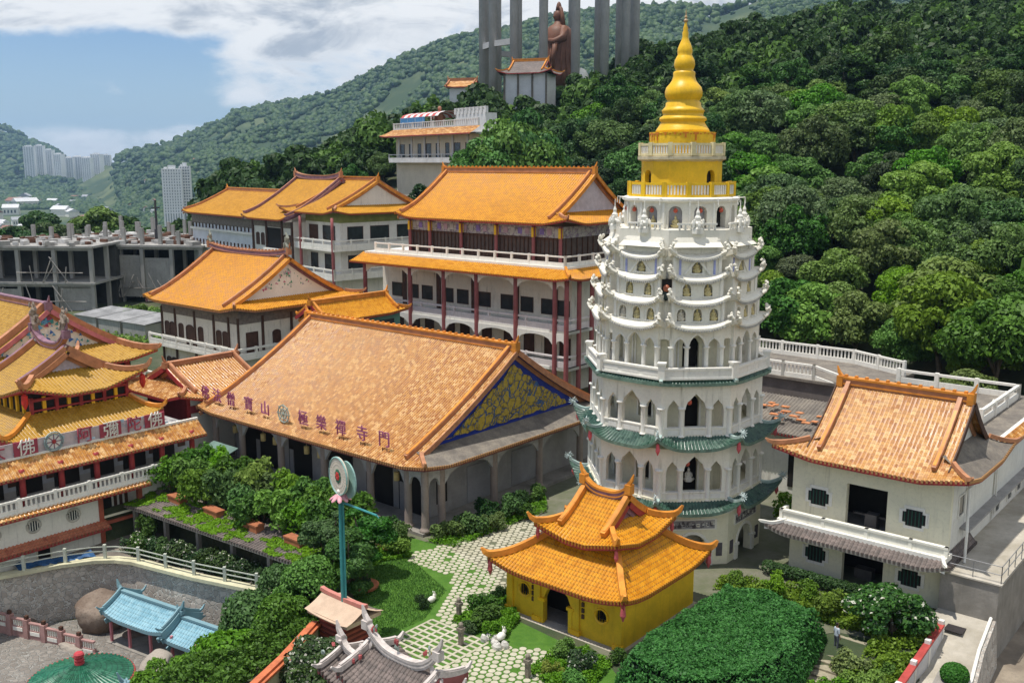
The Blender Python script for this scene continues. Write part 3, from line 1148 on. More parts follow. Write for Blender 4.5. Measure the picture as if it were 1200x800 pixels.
        for i in range(7):
            x = -bw * 0.36 + bw * 0.72 * i / 6
            cr.cbox((x, 0.02, 20.02), 0.1, 0.1, 0.34, 0, 1)
        cr.box(-bw * 0.4, bw * 0.4, -0.06, 0.1, 20.18, 20.28, 1)
    cr.mx = None
    cr.prism(octo(3.98), 18.2, 19.9, 0)
    co = cr.build('crown_terrace', [WHITE, OWHITE], t)
    sp = MB()
    sp.lathe([(0.42, 0), (0.42, 0.3), (0.3, 0.4), (0.34, 0.6), (0.2, 0.75), (0.24, 0.95), (0.12, 1.1), (0.14, 1.25), (0.05, 1.45), (0.02, 1.95)], 8)
    for i in range(6):
        a = i * 1.05
        sp.blob((0.38 * math.cos(a), 0.38 * math.sin(a), 0.5 + 0.1 * (i % 2)), 0.13, 0.13, 0.3, None, 6, 4, 0.2)
    sm = sp.mesh('corner_spire', OWHITE)
    for k in range(8):
        a = R(-90 + 45 * k)
        mobj('corner_spire', sm, co, (4.0 * math.cos(a), 4.0 * math.sin(a), 19.7), a, (0.8, 0.8, 0.95))
    # round drum with niches
    d = MB()
    n = 14
    rr = 3.32
    aw = rr * math.cos(PI / n)
    w = 2 * aw * math.tan(PI / n)
    for k in range(n):
        d.mx = Matrix.Rotation(2 * PI * k / n, 4, 'Z') @ Matrix.Translation(Vector((0, -aw, 0)))
        d.wall(-w / 2, w / 2, 19.4, 21.45, 0.4, [(0, 0.78, 19.95, rnd(20.9, 0.3))], 0)
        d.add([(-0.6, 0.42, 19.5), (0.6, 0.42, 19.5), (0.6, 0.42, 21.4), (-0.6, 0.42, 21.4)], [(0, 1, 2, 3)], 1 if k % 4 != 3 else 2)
        d.box(-w / 2 - 0.0, -w / 2 + 0.12, -0.07, 0.02, 19.4, 21.4, 3)
        d.box(-0.48, 0.48, -0.08, 0.05, 19.85, 19.95, 3)
    d.mx = None
    d.lathe([(3.2, 21.35), (3.36, 21.4), (3.52, 21.5), (3.52, 21.62), (3.3, 21.7), (0, 21.7)], 28, m=3)
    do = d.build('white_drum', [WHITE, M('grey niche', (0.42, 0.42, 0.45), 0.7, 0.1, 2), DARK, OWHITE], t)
    pl = MB()
    pl.tube([(0, 0, 0), (0, -0.35, 0.02), (0, -0.38, -0.35)], 0.03, 5)
    pm = pl.mesh('lamp_bracket', OWHITE)
    for k in range(n):
        a = 2 * PI * (k + 0.5) / n - PI / 2
        o = mobj('lamp_bracket', pm, do, (3.46 * math.cos(a), 3.46 * math.sin(a), 21.62), a + PI / 2)
    # yellow storeys
    def railing(r, z0, h, n, posts, rails, nb, name, parent):
        b = MB()
        aw_ = r * math.cos(PI / n)
        w_ = 2 * aw_ * math.tan(PI / n)
        for k in range(n):
            b.mx = Matrix.Rotation(2 * PI * k / n, 4, 'Z') @ Matrix.Translation(Vector((0, -aw_, 0)))
            b.box(-w_ / 2, w_ / 2, -0.07, 0.07, z0 + h - 0.13, z0 + h, 0)
            b.box(-w_ / 2, w_ / 2, -0.07, 0.07, z0, z0 + 0.14, 0)
            b.box(-w_ / 2 - 0.13, -w_ / 2 + 0.13, -0.11, 0.09, z0, z0 + h + 0.05, 0)
            for i in range(nb):
                x = -w_ / 2 + 0.13 + (w_ - 0.26) * (i + 0.5) / nb
                b.box(x - 0.045, x + 0.045, -0.045, 0.045, z0 + 0.14, z0 + h - 0.13, 1)
        return b.build(name, [posts, rails], parent)
    railing(3.12, 21.7, 0.82, 14, YELLOW, OWHITE, 6, 'yellow_balustrade', do)
    y = MB()
    n2 = 14
    r2 = 2.4
    aw2 = r2 * math.cos(PI / n2)
    w2 = 2 * aw2 * math.tan(PI / n2)
    for k in range(n2):
        y.mx = Matrix.Rotation(2 * PI * k / n2, 4, 'Z') @ Matrix.Translation(Vector((0, -aw2, 0)))
        if k in (13, 3, 6, 10):
            y.wall(-w2 / 2, w2 / 2, 21.7, 24.0, 0.3, [(0, 0.68, 21.75, rnd(22.95, 0.3))], 0)
            y.box(-0.5, 0.5, 0.31, 0.34, 21.7, 23.6, 1)
        else:
            y.box(-w2 / 2, w2 / 2, 0, 0.3, 21.7, 24.0, 0)
    y.mx = None
    yo = y.build('yellow_drum', [YELLOW, DARK], t)
    y2 = MB()
    y2.lathe([(2.3, 23.7), (2.45, 23.78), (2.62, 23.85), (2.62, 24.02), (2.4, 24.05), (0, 24.06)], 28, m=0)
    y2.build('cornice', M('stained cornice', (0.55, 0.48, 0.33), 0.7, 0.2, 2, streak=0.8), yo)
    railing(2.5, 24.06, 0.72, 12, M('cream yellow rail', (0.72, 0.62, 0.36), 0.6, 0.15, 2, streak=0.6), OWHITE, 6, 'upper_balustrade', yo)
    y3 = MB()
    y3.lathe([(1.95, 24.06), (1.95, 25.35), (1.98, 25.36), (1.98, 25.44), (0.2, 25.45)], 20, m=0)
    random.seed(3)
    for k in range(40):
        a = 2 * PI * k / 40
        l = random.choice((0.12, 0.2, 0.35, 0.5, 0.16))
        y3.mx = Matrix.Rotation(a, 4, 'Z') @ Matrix.Translation(Vector((0, -1.95, 0)))
        y3.box(-0.16, 0.16, -0.012, 0.02, 25.44 - l * 0.3, 25.42, 1)
        y3.box(-0.05, 0.05, -0.014, 0.02, 25.44 - l, 25.42, 1)
    y3.mx = None
    y3.build('spire_base', [YELLOW, M('orange drip paint', (0.62, 0.20, 0.02), 0.5, 0.2, 3)], yo)
    zz = lambda v: v + 0.2
    prof = [(1.72, 25.25), (1.66, 25.4), (1.5, 25.62), (1.36, 25.85), (1.5, 25.95), (1.46, 26.1), (1.26, 26.22), (1.3, 26.4), (1.36, 26.5), (1.24, 26.62), (1.12, 26.75), (1.1, 26.95), (1.0, 27.05), (1.05, 27.15),
            (1.17, 27.35), (1.18, 27.6), (1.1, 27.85), (0.88, 28.08), (0.76, 28.25), (0.68, 28.5), (0.7, 28.65), (0.66, 28.75), (0.54, 28.8), (0.6, 28.95), (0.66, 29.15), (0.62, 29.4), (0.5, 29.62), (0.44, 29.72),
            (0.47, 29.85), (0.46, 30.05), (0.36, 30.3), (0.24, 30.55), (0.18, 30.75), (0.2, 30.95), (0.14, 31.1), (0.16, 31.2), (0.09, 31.4), (0.06, 31.6)]
    sp = MB()
    sp.lathe([(a * 0.94, zz(b)) for a, b in prof], 28)
    so = sp.build('golden_spire', GOLD, t, smooth=True)
    f = MB()
    f.tube([(0, 0, 31.7), (0, 0, 32.1)], [0.05, 0.035], 6)
    f.blob((0, 0, 31.85), 0.13, 0.13, 0.12, None, 8, 5)
    f.blob((0, 0, 32.05), 0.09, 0.09, 0.09, None, 8, 5)
    f.tube([(0, 0, 32.1), (0, 0, 32.5)], [0.045, 0.012], 6)
    f.build('spire_tip', M('bronze tip', (0.42, 0.26, 0.12), 0.4, 0.2, 3), so)
    return t, fmx


PAGODA, FMX = build_pagoda()


def seated_figure(name, col, s=1.0):
    b = MB()
    b.lathe([(0.2, 0), (0.24, 0.05), (0.2, 0.1)], 10)
    b.lathe([(0.21, 0.1), (0.2, 0.18), (0.13, 0.26), (0.13, 0.36), (0.15, 0.44), (0.1, 0.5), (0.045, 0.53)], 10)
    b.blob((0, -0.005, 0.6), 0.075, 0.075, 0.09, None, 8, 6)
    b.blob((0, 0, 0.69), 0.035, 0.035, 0.04, None, 6, 4)
    for sx in (-1, 1):
        b.tube([(sx * 0.14, 0, 0.43), (sx * 0.18, -0.04, 0.28), (sx * 0.03, -0.14, 0.22)], [0.05, 0.045, 0.035], 6)
        b.tube([(sx * 0.05, 0, 0.13), (sx * 0.22, -0.08, 0.13), (sx * 0.02, -0.17, 0.14)], [0.08, 0.075, 0.05], 6)
    return b.mesh(name, col, True)


def pagoda_figures():
    gm = seated_figure('statue', M('gilt statue', (0.60, 0.50, 0.24), 0.5, 0.2, 4))
    wm = seated_figure('statue', M('pale statue', (0.62, 0.56, 0.44), 0.6, 0.2, 4))
    base = Matrix.Translation(Vector((10.2, 60.0, -0.2))) @ Matrix.Rotation(ROT, 4, 'Z')
    def put(me, k, ap, x, y, z, s, label, group):
        mx = base @ FMX(k, ap)
        o = bpy.data.objects.new('buddha_statue', me)
        COL.objects.link(o)
        o.location = mx @ Vector((x, y, z))
        o.rotation_euler = (0, 0, ROT + R(45 * k))
        o.scale = (s, s, s)
        tag(o, label, 'statue', group)
    nmz = {0: 'left of the dark central slot', 1: 'right of the dark central slot'}
    for k in (0, 1, 2, 7):
        side = {7: 'the far left white face', 0: 'the white face left of the dark slot', 1: 'the white face right of the dark slot', 2: 'the far right white face'}[k]
        for i, x in enumerate((-0.95, 0, 0.95)):
            put(gm if i != 0 else wm, k, 4.62, x, 0.14, 14.78, 0.95, '%s of three niche figures on %s' % (('first', 'middle', 'last')[i], side), 'figures in the arched niches of the white tiers')
        for i, x in enumerate((-0.62, 0.62)):
            put(gm, k, 4.44, x, 0.14, 16.18, 0.95, '%s of two niche figures on %s' % (('first', 'second')[i], side), 'figures in the arched niches of the white tiers')
        put(gm, k, 4.22, 0, 0.14, 17.48, 0.95, 'gilt figure under the pointed gable on %s' % side, 'figures in the arched niches of the white tiers')
    n = 14
    aw = 3.32 * math.cos(PI / n)
    lan = MB()
    lan.lathe([(0.03, 0.25), (0.15, 0.16), (0.19, 0.0), (0.15, -0.16), (0.04, -0.22)], 10)
    lan.tube([(0, 0, 0.25), (0, 0, 0.5)], 0.015, 4)
    lm = lan.mesh('lantern', M('red lantern', (0.50, 0.09, 0.05), 0.5, 0.3, 4), True)
    nth = {13: 'second', 0: 'third', 1: 'fourth', 2: 'fifth', 12: 'first', 3: 'last'}
    for k in (12, 13, 0, 1, 2, 3):
        mx = base @ Matrix.Rotation(2 * PI * k / n, 4, 'Z') @ Matrix.Translation(Vector((0, -aw, 0)))
        if k not in (3, 13):
            o = bpy.data.objects.new('buddha_statue', gm)
            COL.objects.link(o)
            o.location = mx @ Vector((0, 0.2, 19.95))
            o.rotation_euler = (0, 0, ROT + 2 * PI * k / n)
            tag(o, 'gilt seated figure in the %s niche from the left of the white drum' % nth[k], 'statue', 'figures in the niches of the white drum')
        o = bpy.data.objects.new('hanging_lantern', lm)
        COL.objects.link(o)
        o.location = mx @ Vector((0, 0.02, 20.95))
        o.scale = (0.7, 0.7, 0.6)
        tag(o, 'red lantern hanging in the %s arch from the left of the white drum' % nth[k], 'lantern', 'lanterns hanging round the white drum')
    # lanterns of the two arcades
    for z, nm in ((10.0, 'middle'), (6.3, 'lower')):
        for k in (1,):
            o = bpy.data.objects.new('hanging_lantern', lm)
            COL.objects.link(o)
            o.location = base @ FMX(k, 4.6) @ Vector((-0.3, 0, z))
            o.scale = (0.75, 0.75, 0.75)
            tag(o, 'dark red lantern in the %s arcade, %s' % (nm, 'in the shaded left face' if k == 0 else 'in front of the white framed shrine'), 'lantern', 'lanterns in the pagoda arcades')
    o = bpy.data.objects.new('buddha_statue', seated_figure('statue', OWHITE))
    COL.objects.link(o)
    o.location = base @ FMX(1, 3.6) @ Vector((0.1, 0.15, 4.85))
    o.scale = (1.2, 1.2, 1.2)
    o.rotation_euler = (0, 0, ROT + R(45))
    tag(o, 'white seated figure in the framed shrine of the lower arcade', 'statue')
    # the guardian in the dark slot between the two main faces
    b = MB()
    b.box(-0.3, 0.3, 0.0, 0.3, -0.1, 1.15, 1)
    b.blob((0, -0.05, 0.62), 0.2, 0.17, 0.22, 0, 10, 7)
    b.lathe([(0.3, 0.0), (0.26, 0.2), (0.16, 0.42)], 8, m=2)
    g = b.build('guardian_statue', [M('red brown statue', (0.38, 0.12, 0.06), 0.5, 0.2, 4), DARK, M('green black robe', (0.03, 0.05, 0.04), 0.6, 0.3, 4)], None,
                base @ Matrix.Rotation(R(22.5), 4, 'Z') @ Vector((0, -4.55, 16.0)), ROT + R(22.5))
    tag(g, 'red faced guardian bust in the dark slot between the white bays', 'statue')


pagoda_figures()
# ------------------------------------------------------------------ terrain
def sst(a, b, x):
    t = np.clip((x - a) / (b - a), 0, 1)
    return t * t * (3 - 2 * t)


CREST = np.array([(-700, 175, 5200), (-200, 150, 4600), (-60, 128, 4300), (0, 141, 4200), (50, 166, 4200), (85, 184, 4200), (120, 200, 3800), (138, 178, 3000), (217, 158, 2700), (283, 127, 2400), (360, 112, 2250),
                  (400, 102, 2150), (467, 66, 2000), (530, 40, 1900), (563, 33, 1850), (590, 31, 1800), (643, 16, 1750), (700, 6, 1700), (790, 0, 1700), (832, 6, 1750), (900, -12, 1700), (1100, -25, 1700), (1400, -40, 1700), (2400, -60, 1700)], float)
NEAR = np.array([(-400, 240, 200), (215, 265, 215), (240, 250, 225), (256, 205, 230), (300, 180, 230), (345, 178, 230), (400, 150, 230), (440, 132, 232), (480, 128, 235), (530, 112, 240), (565, 112, 245), (620, 118, 250), (665, 105, 262), (700, 78, 275), (735, 52, 285), (790, 42, 300), (830, 34, 310), (870, 14, 325), (930, 2, 340), (1050, -10, 355), (1250, -25, 380), (2500, -60, 420)], float)
FOOT = np.array([(-700, 3000), (0, 2900), (110, 2600), (140, 1700), (240, 1150), (320, 800), (470, 650), (1400, 600)], float)
_th = math.atan(210 / 1150)
_c, _s = math.cos(_th), math.sin(_th)


def terrain(X, Y):
    X = np.asarray(X, float)
    Y = np.asarray(Y, float)
    p = X * GPX + Y * GPY
    q = -X * GPY + Y * GPX
    z = -62 * sst(185, 1000, Y) - 14 * sst(-110, -260, X) * sst(60, 200, Y)
    # near wooded hill behind the temple
    toe = np.interp(p, [-300, -60, -40, -15, 10, 60], [104, 100, 94, 79, 73, 66])
    d = np.maximum(0, q - toe)
    Y1 = np.maximum(Y, 1.0)
    pxn = 600 + 1150 * (X / Y1) / 0.985
    dn = np.interp(pxn, NEAR[:, 0], NEAR[:, 2])
    bn = (400 - np.interp(pxn, NEAR[:, 0], NEAR[:, 1])) / 1150
    zn = np.maximum(0.0, CAM_H + dn * (-_s + bn * _c) / (_c + bn * _s) - 8.0)
    Xn = (pxn - 600) * dn / 1150 * 0.985
    pn = Xn * GPX + dn * GPY
    qn = -Xn * GPY + dn * GPX
    dcr = np.maximum(20.0, qn - np.interp(pn, [-300, -60, -40, -15, 10, 60], [104, 100, 94, 79, 73, 66]))
    kn = d / dcr
    hill = zn * np.where(kn < 1, 1 - (1 - np.minimum(kn, 1)) ** 1.35, np.maximum(0, 1 - (kn - 1) * 0.45))
    hill = np.where(Y > 20, hill, 0)
    bump = 2.2 * np.sin(X * 0.07 + 1.3) * np.cos(Y * 0.055) + 1.4 * np.sin(X * 0.021 + Y * 0.033)
    z = z + hill + bump * sst(0, 40, d) * sst(2, 20, hill) * 0.7
    # far ridges
    Ys = np.maximum(Y, 1.0)
    px = 600 + 1150 * (X / Ys) / 0.985
    yc = np.interp(px, CREST[:, 0], CREST[:, 1])
    dc = np.interp(px, CREST[:, 0], CREST[:, 2])
    b = (400 - yc) / 1150
    zc = CAM_H + dc * (-_s + b * _c) / (_c + b * _s) - 8
    ft = np.interp(px, FOOT[:, 0], FOOT[:, 1])
    k = np.clip((Y - ft) / (dc - ft), 0, None)
    kk = np.minimum(k, 1)
    und = 16 * np.sin(X * 0.011 + Y * 0.004) + 10 * np.sin(X * 0.027 - Y * 0.013) + 7 * np.sin(Y * 0.03 + X * 0.009)
    far = z + (zc - z) * (0.35 * kk + 0.65 * kk ** 1.5) + und * np.sin(PI * kk) - np.maximum(0, Y - dc) * 0.12
    z = np.where((Y > ft) & (Y > 300), np.maximum(far, z - 40), z)
    # lower court, terrace and garden edges
    qw = np.interp(p, [-75, -61.5, -60.3, -58.6, -57.6, -52, -47.7, -44], [12, 23.6, 26.8, 29.4, 29.9, 31.4, 32.7, 33.4])
    low = (1 - sst(0.5, 0.75, q - qw)) * (1 - sst(-45.5, -38.3, p))
    low2 = (1 - sst(19, 23, q)) * (1 - sst(-20, -15, p))
    ter = (1 - sst(34.3, 34.7, q)) * (1 - sst(-46.2, -44.8, p)) * sst(-62.6, -62.2, p) * sst(0.5, 0.75, q - qw)
    z = z - 5.5 * np.maximum(low, low2 * 0.9) - 2.0 * ter * (1 - low)
    al = sst(-13.3, -12.9, p) * (1 - sst(62, 68, q))
    ro = sst(-11.9, -11.3, p) * (1 - sst(60, 70, q))
    gd = (1 - sst(39, 46.5, q)) * sst(-18.6, -16.5, p)
    z = z - 0.8 * al - 1.6 * ro - 1.6 * gd * (1 - al)
    return z


def build_ground():
    def axis(a, b, st, lo, hi, g=1.055):
        x = list(np.arange(a, b + 1e-6, st))
        s = st
        v = a
        left = []
        while v > lo:
            s *= g
            v -= s
            left.append(v)
        s = st
        v = b
        right = []
        while v < hi:
            s *= g
            v += s
            right.append(v)
        return np.array(left[::-1] + x + right)
    ax = axis(-42, 42, 0.55, -7000, 7000)
    ay = axis(32, 96, 0.55, -400, 9000)
    XX, YY = np.meshgrid(ax, ay)
    ZZ = terrain(XX, YY)
    nx, ny = len(ax), len(ay)
    V = np.stack([XX.ravel(), YY.ravel(), ZZ.ravel()], 1)
    i, j = np.meshgrid(np.arange(nx - 1), np.arange(ny - 1))
    a = (j * nx + i).ravel()
    F = np.stack([a, a + 1, a + nx + 1, a + nx], 1)
    me = np_mesh('terrain', V, F)
    m, t, b = newmat('ground')
    geo = t.node('ShaderNodeNewGeometry')
    P = geo.outputs['Position']
    n = t.noise(P, 0.25, 8, 0.65)
    n2 = t.noise(P, 0.02, 6, 0.6)
    c = t.mix(t.smooth(n, 0.35, 0.65), (0.028, 0.045, 0.016), (0.085, 0.085, 0.045))
    c = t.mix(t.smooth(n2, 0.45, 0.7), c, (0.05, 0.085, 0.03))
    sepz = t.node('ShaderNodeSeparateXYZ')
    t.link(P, sepz.inputs[0])
    far = t.smooth(sepz.outputs[1], 500, 900)
    fn = t.noise(P, 0.006, 7, 0.65)
    fc = t.mix(t.smooth(fn, 0.45, 0.62), (0.03, 0.058, 0.02), (0.10, 0.125, 0.05))
    fc = t.mix(t.smooth(t.noise(P, 0.011, 6, 0.6), 0.62, 0.70), fc, (0.20, 0.19, 0.11))
    c = t.mix(far, c, fc)
    t.link(c, b.inputs['Base Color'])
    b.inputs['Roughness'].default_value = 0.95
    bp = t.node('ShaderNodeBump')
    bp.inputs['Strength'].default_value = 0.6
    bp.inputs['Distance'].default_value = 0.15
    t.link(t.noise(P, 2.5, 6, 0.7), bp.inputs['Height'])
    t.link(bp.outputs[0], b.inputs['Normal'])
    me.materials.append(m)
    me.polygons.foreach_set('use_smooth', np.ones(len(me.polygons), bool))
    o = mobj('terrain', me)
    o['kind'] = 'structure'


def np_mesh(name, V, F, mats=(), uv=None):
    me = bpy.data.meshes.new(name)
    V = np.ascontiguousarray(V, np.float32)
    F = np.ascontiguousarray(F, np.int32)
    k = F.shape[1]
    me.vertices.add(len(V))
    me.vertices.foreach_set('co', V.ravel())
    me.loops.add(F.size)
    me.loops.foreach_set('vertex_index', F.ravel())
    me.polygons.add(len(F))
    me.polygons.foreach_set('loop_start', np.arange(0, F.size, k, dtype=np.int32))
    me.polygons.foreach_set('loop_total', np.full(len(F), k, np.int32))
    me.update(calc_edges=True)
    for m in mats:
        me.materials.append(m)
    return me


build_ground()


# ------------------------------------------------------------------ more roof helpers
def skirt_roof(parent, o, i, ze, zt, tile, ridge_m, sides='frlb', lift=0.4, liftd=2.5, sp=0.28, ribs=True, ribh=0.06, conc=0.25, name='lower_roof', fascia=RED, hips=True, hipw=0.26, tip=0.3, nt=8, soff=BROWN, edge=True):
    """roof skirt between an outer eave rectangle o and an inner rectangle i (x0,x1,y0,y1)"""
    x0, x1, y0, y1 = o
    a0, a1, b0, b1 = i
    H = zt - ze
    def h(t):
        return H * ((1 - conc) * t + conc * t * t)
    corners = {'fl': (x0, y0), 'fr': (x1, y0), 'bl': (x0, y1), 'br': (x1, y1)}
    act = [corners[k] for k in corners if all(c in sides for c in k.replace('f', 'f').replace('b', 'b'))]
    def lf(x, y, t):
        k = 0
        for cx, cy in act:
            dx = max(0, 1 - abs(x - cx) / liftd)
            dy = max(0, 1 - abs(y - cy) / liftd)
            k = max(k, dx * dx * dy * dy)
        return lift * k
    mb = MB()
    eb = MB()
    fb = MB()
    for sd in sides:
        if sd in 'fb':
            yo, yi = (y0, b0) if sd == 'f' else (y1, b1)
            lo, hi, li, hi2 = x0, x1, (a0 if 'l' in sides else x0), (a1 if 'r' in sides else x1)
            P = lambda u, t, yo=yo, yi=yi: (u, yo + (yi - yo) * t, ze + h(t) + lf(u, yo + (yi - yo) * t, t))
            L = math.hypot(yi - yo, H)
        else:
            xo, xi = (x0, a0) if sd == 'l' else (x1, a1)
            lo, hi, li, hi2 = y0, y1, (b0 if 'f' in sides else y0), (b1 if 'b' in sides else y1)
            P = lambda u, t, xo=xo, xi=xi: (xo + (xi - xo) * t, u, ze + h(t) + lf(xo + (xi - xo) * t, u, t))
            L = math.hypot(xi - xo, H)
        def tm(u):
            k = 1.0
            if li > lo:
                k = min(k, (u - lo) / (li - lo))
            if hi > hi2:
                k = min(k, (hi - u) / (hi - hi2))
            return max(0.0, k)
        cs = cols_of(lo, hi, sp, ribs)
        panel(mb, cs, tm, P, nt, 0, ribh, L, 300 * 'frlb'.index(sd))
        V, F = [], []
        cc = cols_of(lo, hi, max(sp, 0.5), False)
        for c in cc:
            p = Vector(P(c[0], 0))
            q = Vector(P(c[0], min(1, tm(c[0]))))
            V += [p + Vector((0, 0, 0.01)), p - Vector((0, 0, 0.18)), Vector((q.x, q.y, ze + 0.02))]
        for k in range(len(cc) - 1):
            a, b = 3 * k, 3 * k + 3
            fb.add([], [])
            F += [(a, a + 1, b + 1, b)]
        fb.add(V, F, 0)
        fb.add(V, [(3 * k + 1, 3 * k + 2, 3 * k + 5, 3 * k + 4) for k in range(len(cc) - 1)], 1)
        if edge and ribs:
            n = max(1, int(round((hi - lo) / sp)))
            st = (hi - lo) / n
            for k in range(n):
                p = P(lo + (k + 0.5) * st, 0)
                if sd in 'fb':
                    eb.box(p[0] - st * 0.24, p[0] + st * 0.24, p[1] - 0.05, p[1] + 0.05, p[2] - 0.1, p[2] + 0.07)
                else:
                    eb.box(p[0] - 0.05, p[0] + 0.05, p[1] - st * 0.24, p[1] + st * 0.24, p[2] - 0.1, p[2] + 0.07)
    ro = mb.build(name, tile, parent)
    fb.build('eave_board', [fascia, soff], ro)
    if eb.v:
        eb.build('tile_ends', tile, ro)
    if hips:
        inn = {'fl': (a0, b0), 'fr': (a1, b0), 'bl': (a0, b1), 'br': (a1, b1)}
        for k in corners:
            if not all(c in sides for c in k):
                continue
            hb = MB()
            c, q = corners[k], inn[k]
            pts = []
            for j in range(11):
                t = 1 - j / 10
                x, y = c[0] + (q[0] - c[0]) * t, c[1] + (q[1] - c[1]) * t
                pts.append(Vector((x, y, ze + h(t) + lf(x, y, t) + 0.02)))
            d = pts[-1] - pts[-2]
            d.normalize()
            pts.append(pts[-1] + Vector((d.x * 0.25, d.y * 0.25, tip * 0.45)))
            pts.append(pts[-1] + Vector((d.x * 0.12, d.y * 0.12, tip * 0.7)))
            hb.sweep(pts, hipw, hipw * 1.05, taper=[1] * 11 + [0.85, 0.4])
            hb.build('hip_ridge', ridge_m, ro)
    return ro


def mat_relief(name, ground, fig, scale, border=None):
    """carved and painted gable panel: scrolls of fig on ground"""
    m, t, b = newmat(name)
    tc = t.node('ShaderNodeTexCoord')
    P = tc.outputs['Object']
    n = t.node('ShaderNodeTexVoronoi', feature='DISTANCE_TO_EDGE')
    n.inputs['Scale'].default_value = scale
    wv = t.noise(P, scale * 0.6, 4, 0.6, 1.5)
    vm = t.node('ShaderNodeVectorMath', operation='ADD')
    cb = t.node('ShaderNodeCombineXYZ')
    t.put(cb.inputs[1], wv)
    t.put(cb.inputs[2], t.math('MULTIPLY', wv, 1.4))
    t.link(P, vm.inputs[0])
    t.link(cb.outputs[0], vm.inputs[1])
    t.link(vm.outputs[0], n.inputs['Vector'])
    f = t.smooth(n.outputs['Distance'], 0.02, 0.07)
    c = t.mix(f, ground, fig)
    n2 = t.noise(P, scale * 2.2, 4, 0.6)
    c = t.mix(t.math('MULTIPLY', t.smooth(n2, 0.5, 0.62), 0.75), c, tuple(k * 0.4 for k in fig))
    t.link(c, b.inputs['Base Color'])
    b.inputs['Roughness'].default_value = 0.5
    bp = t.node('ShaderNodeBump')
    bp.inputs['Distance'].default_value = 0.08
    t.link(f, bp.inputs['Height'])
    t.link(bp.outputs[0], b.inputs['Normal'])
    return m


def lathe_post(mb, x, y, z, r, h, n=8):
    mb.lathe([(r, 0), (r, h)], n, (x, y, z))


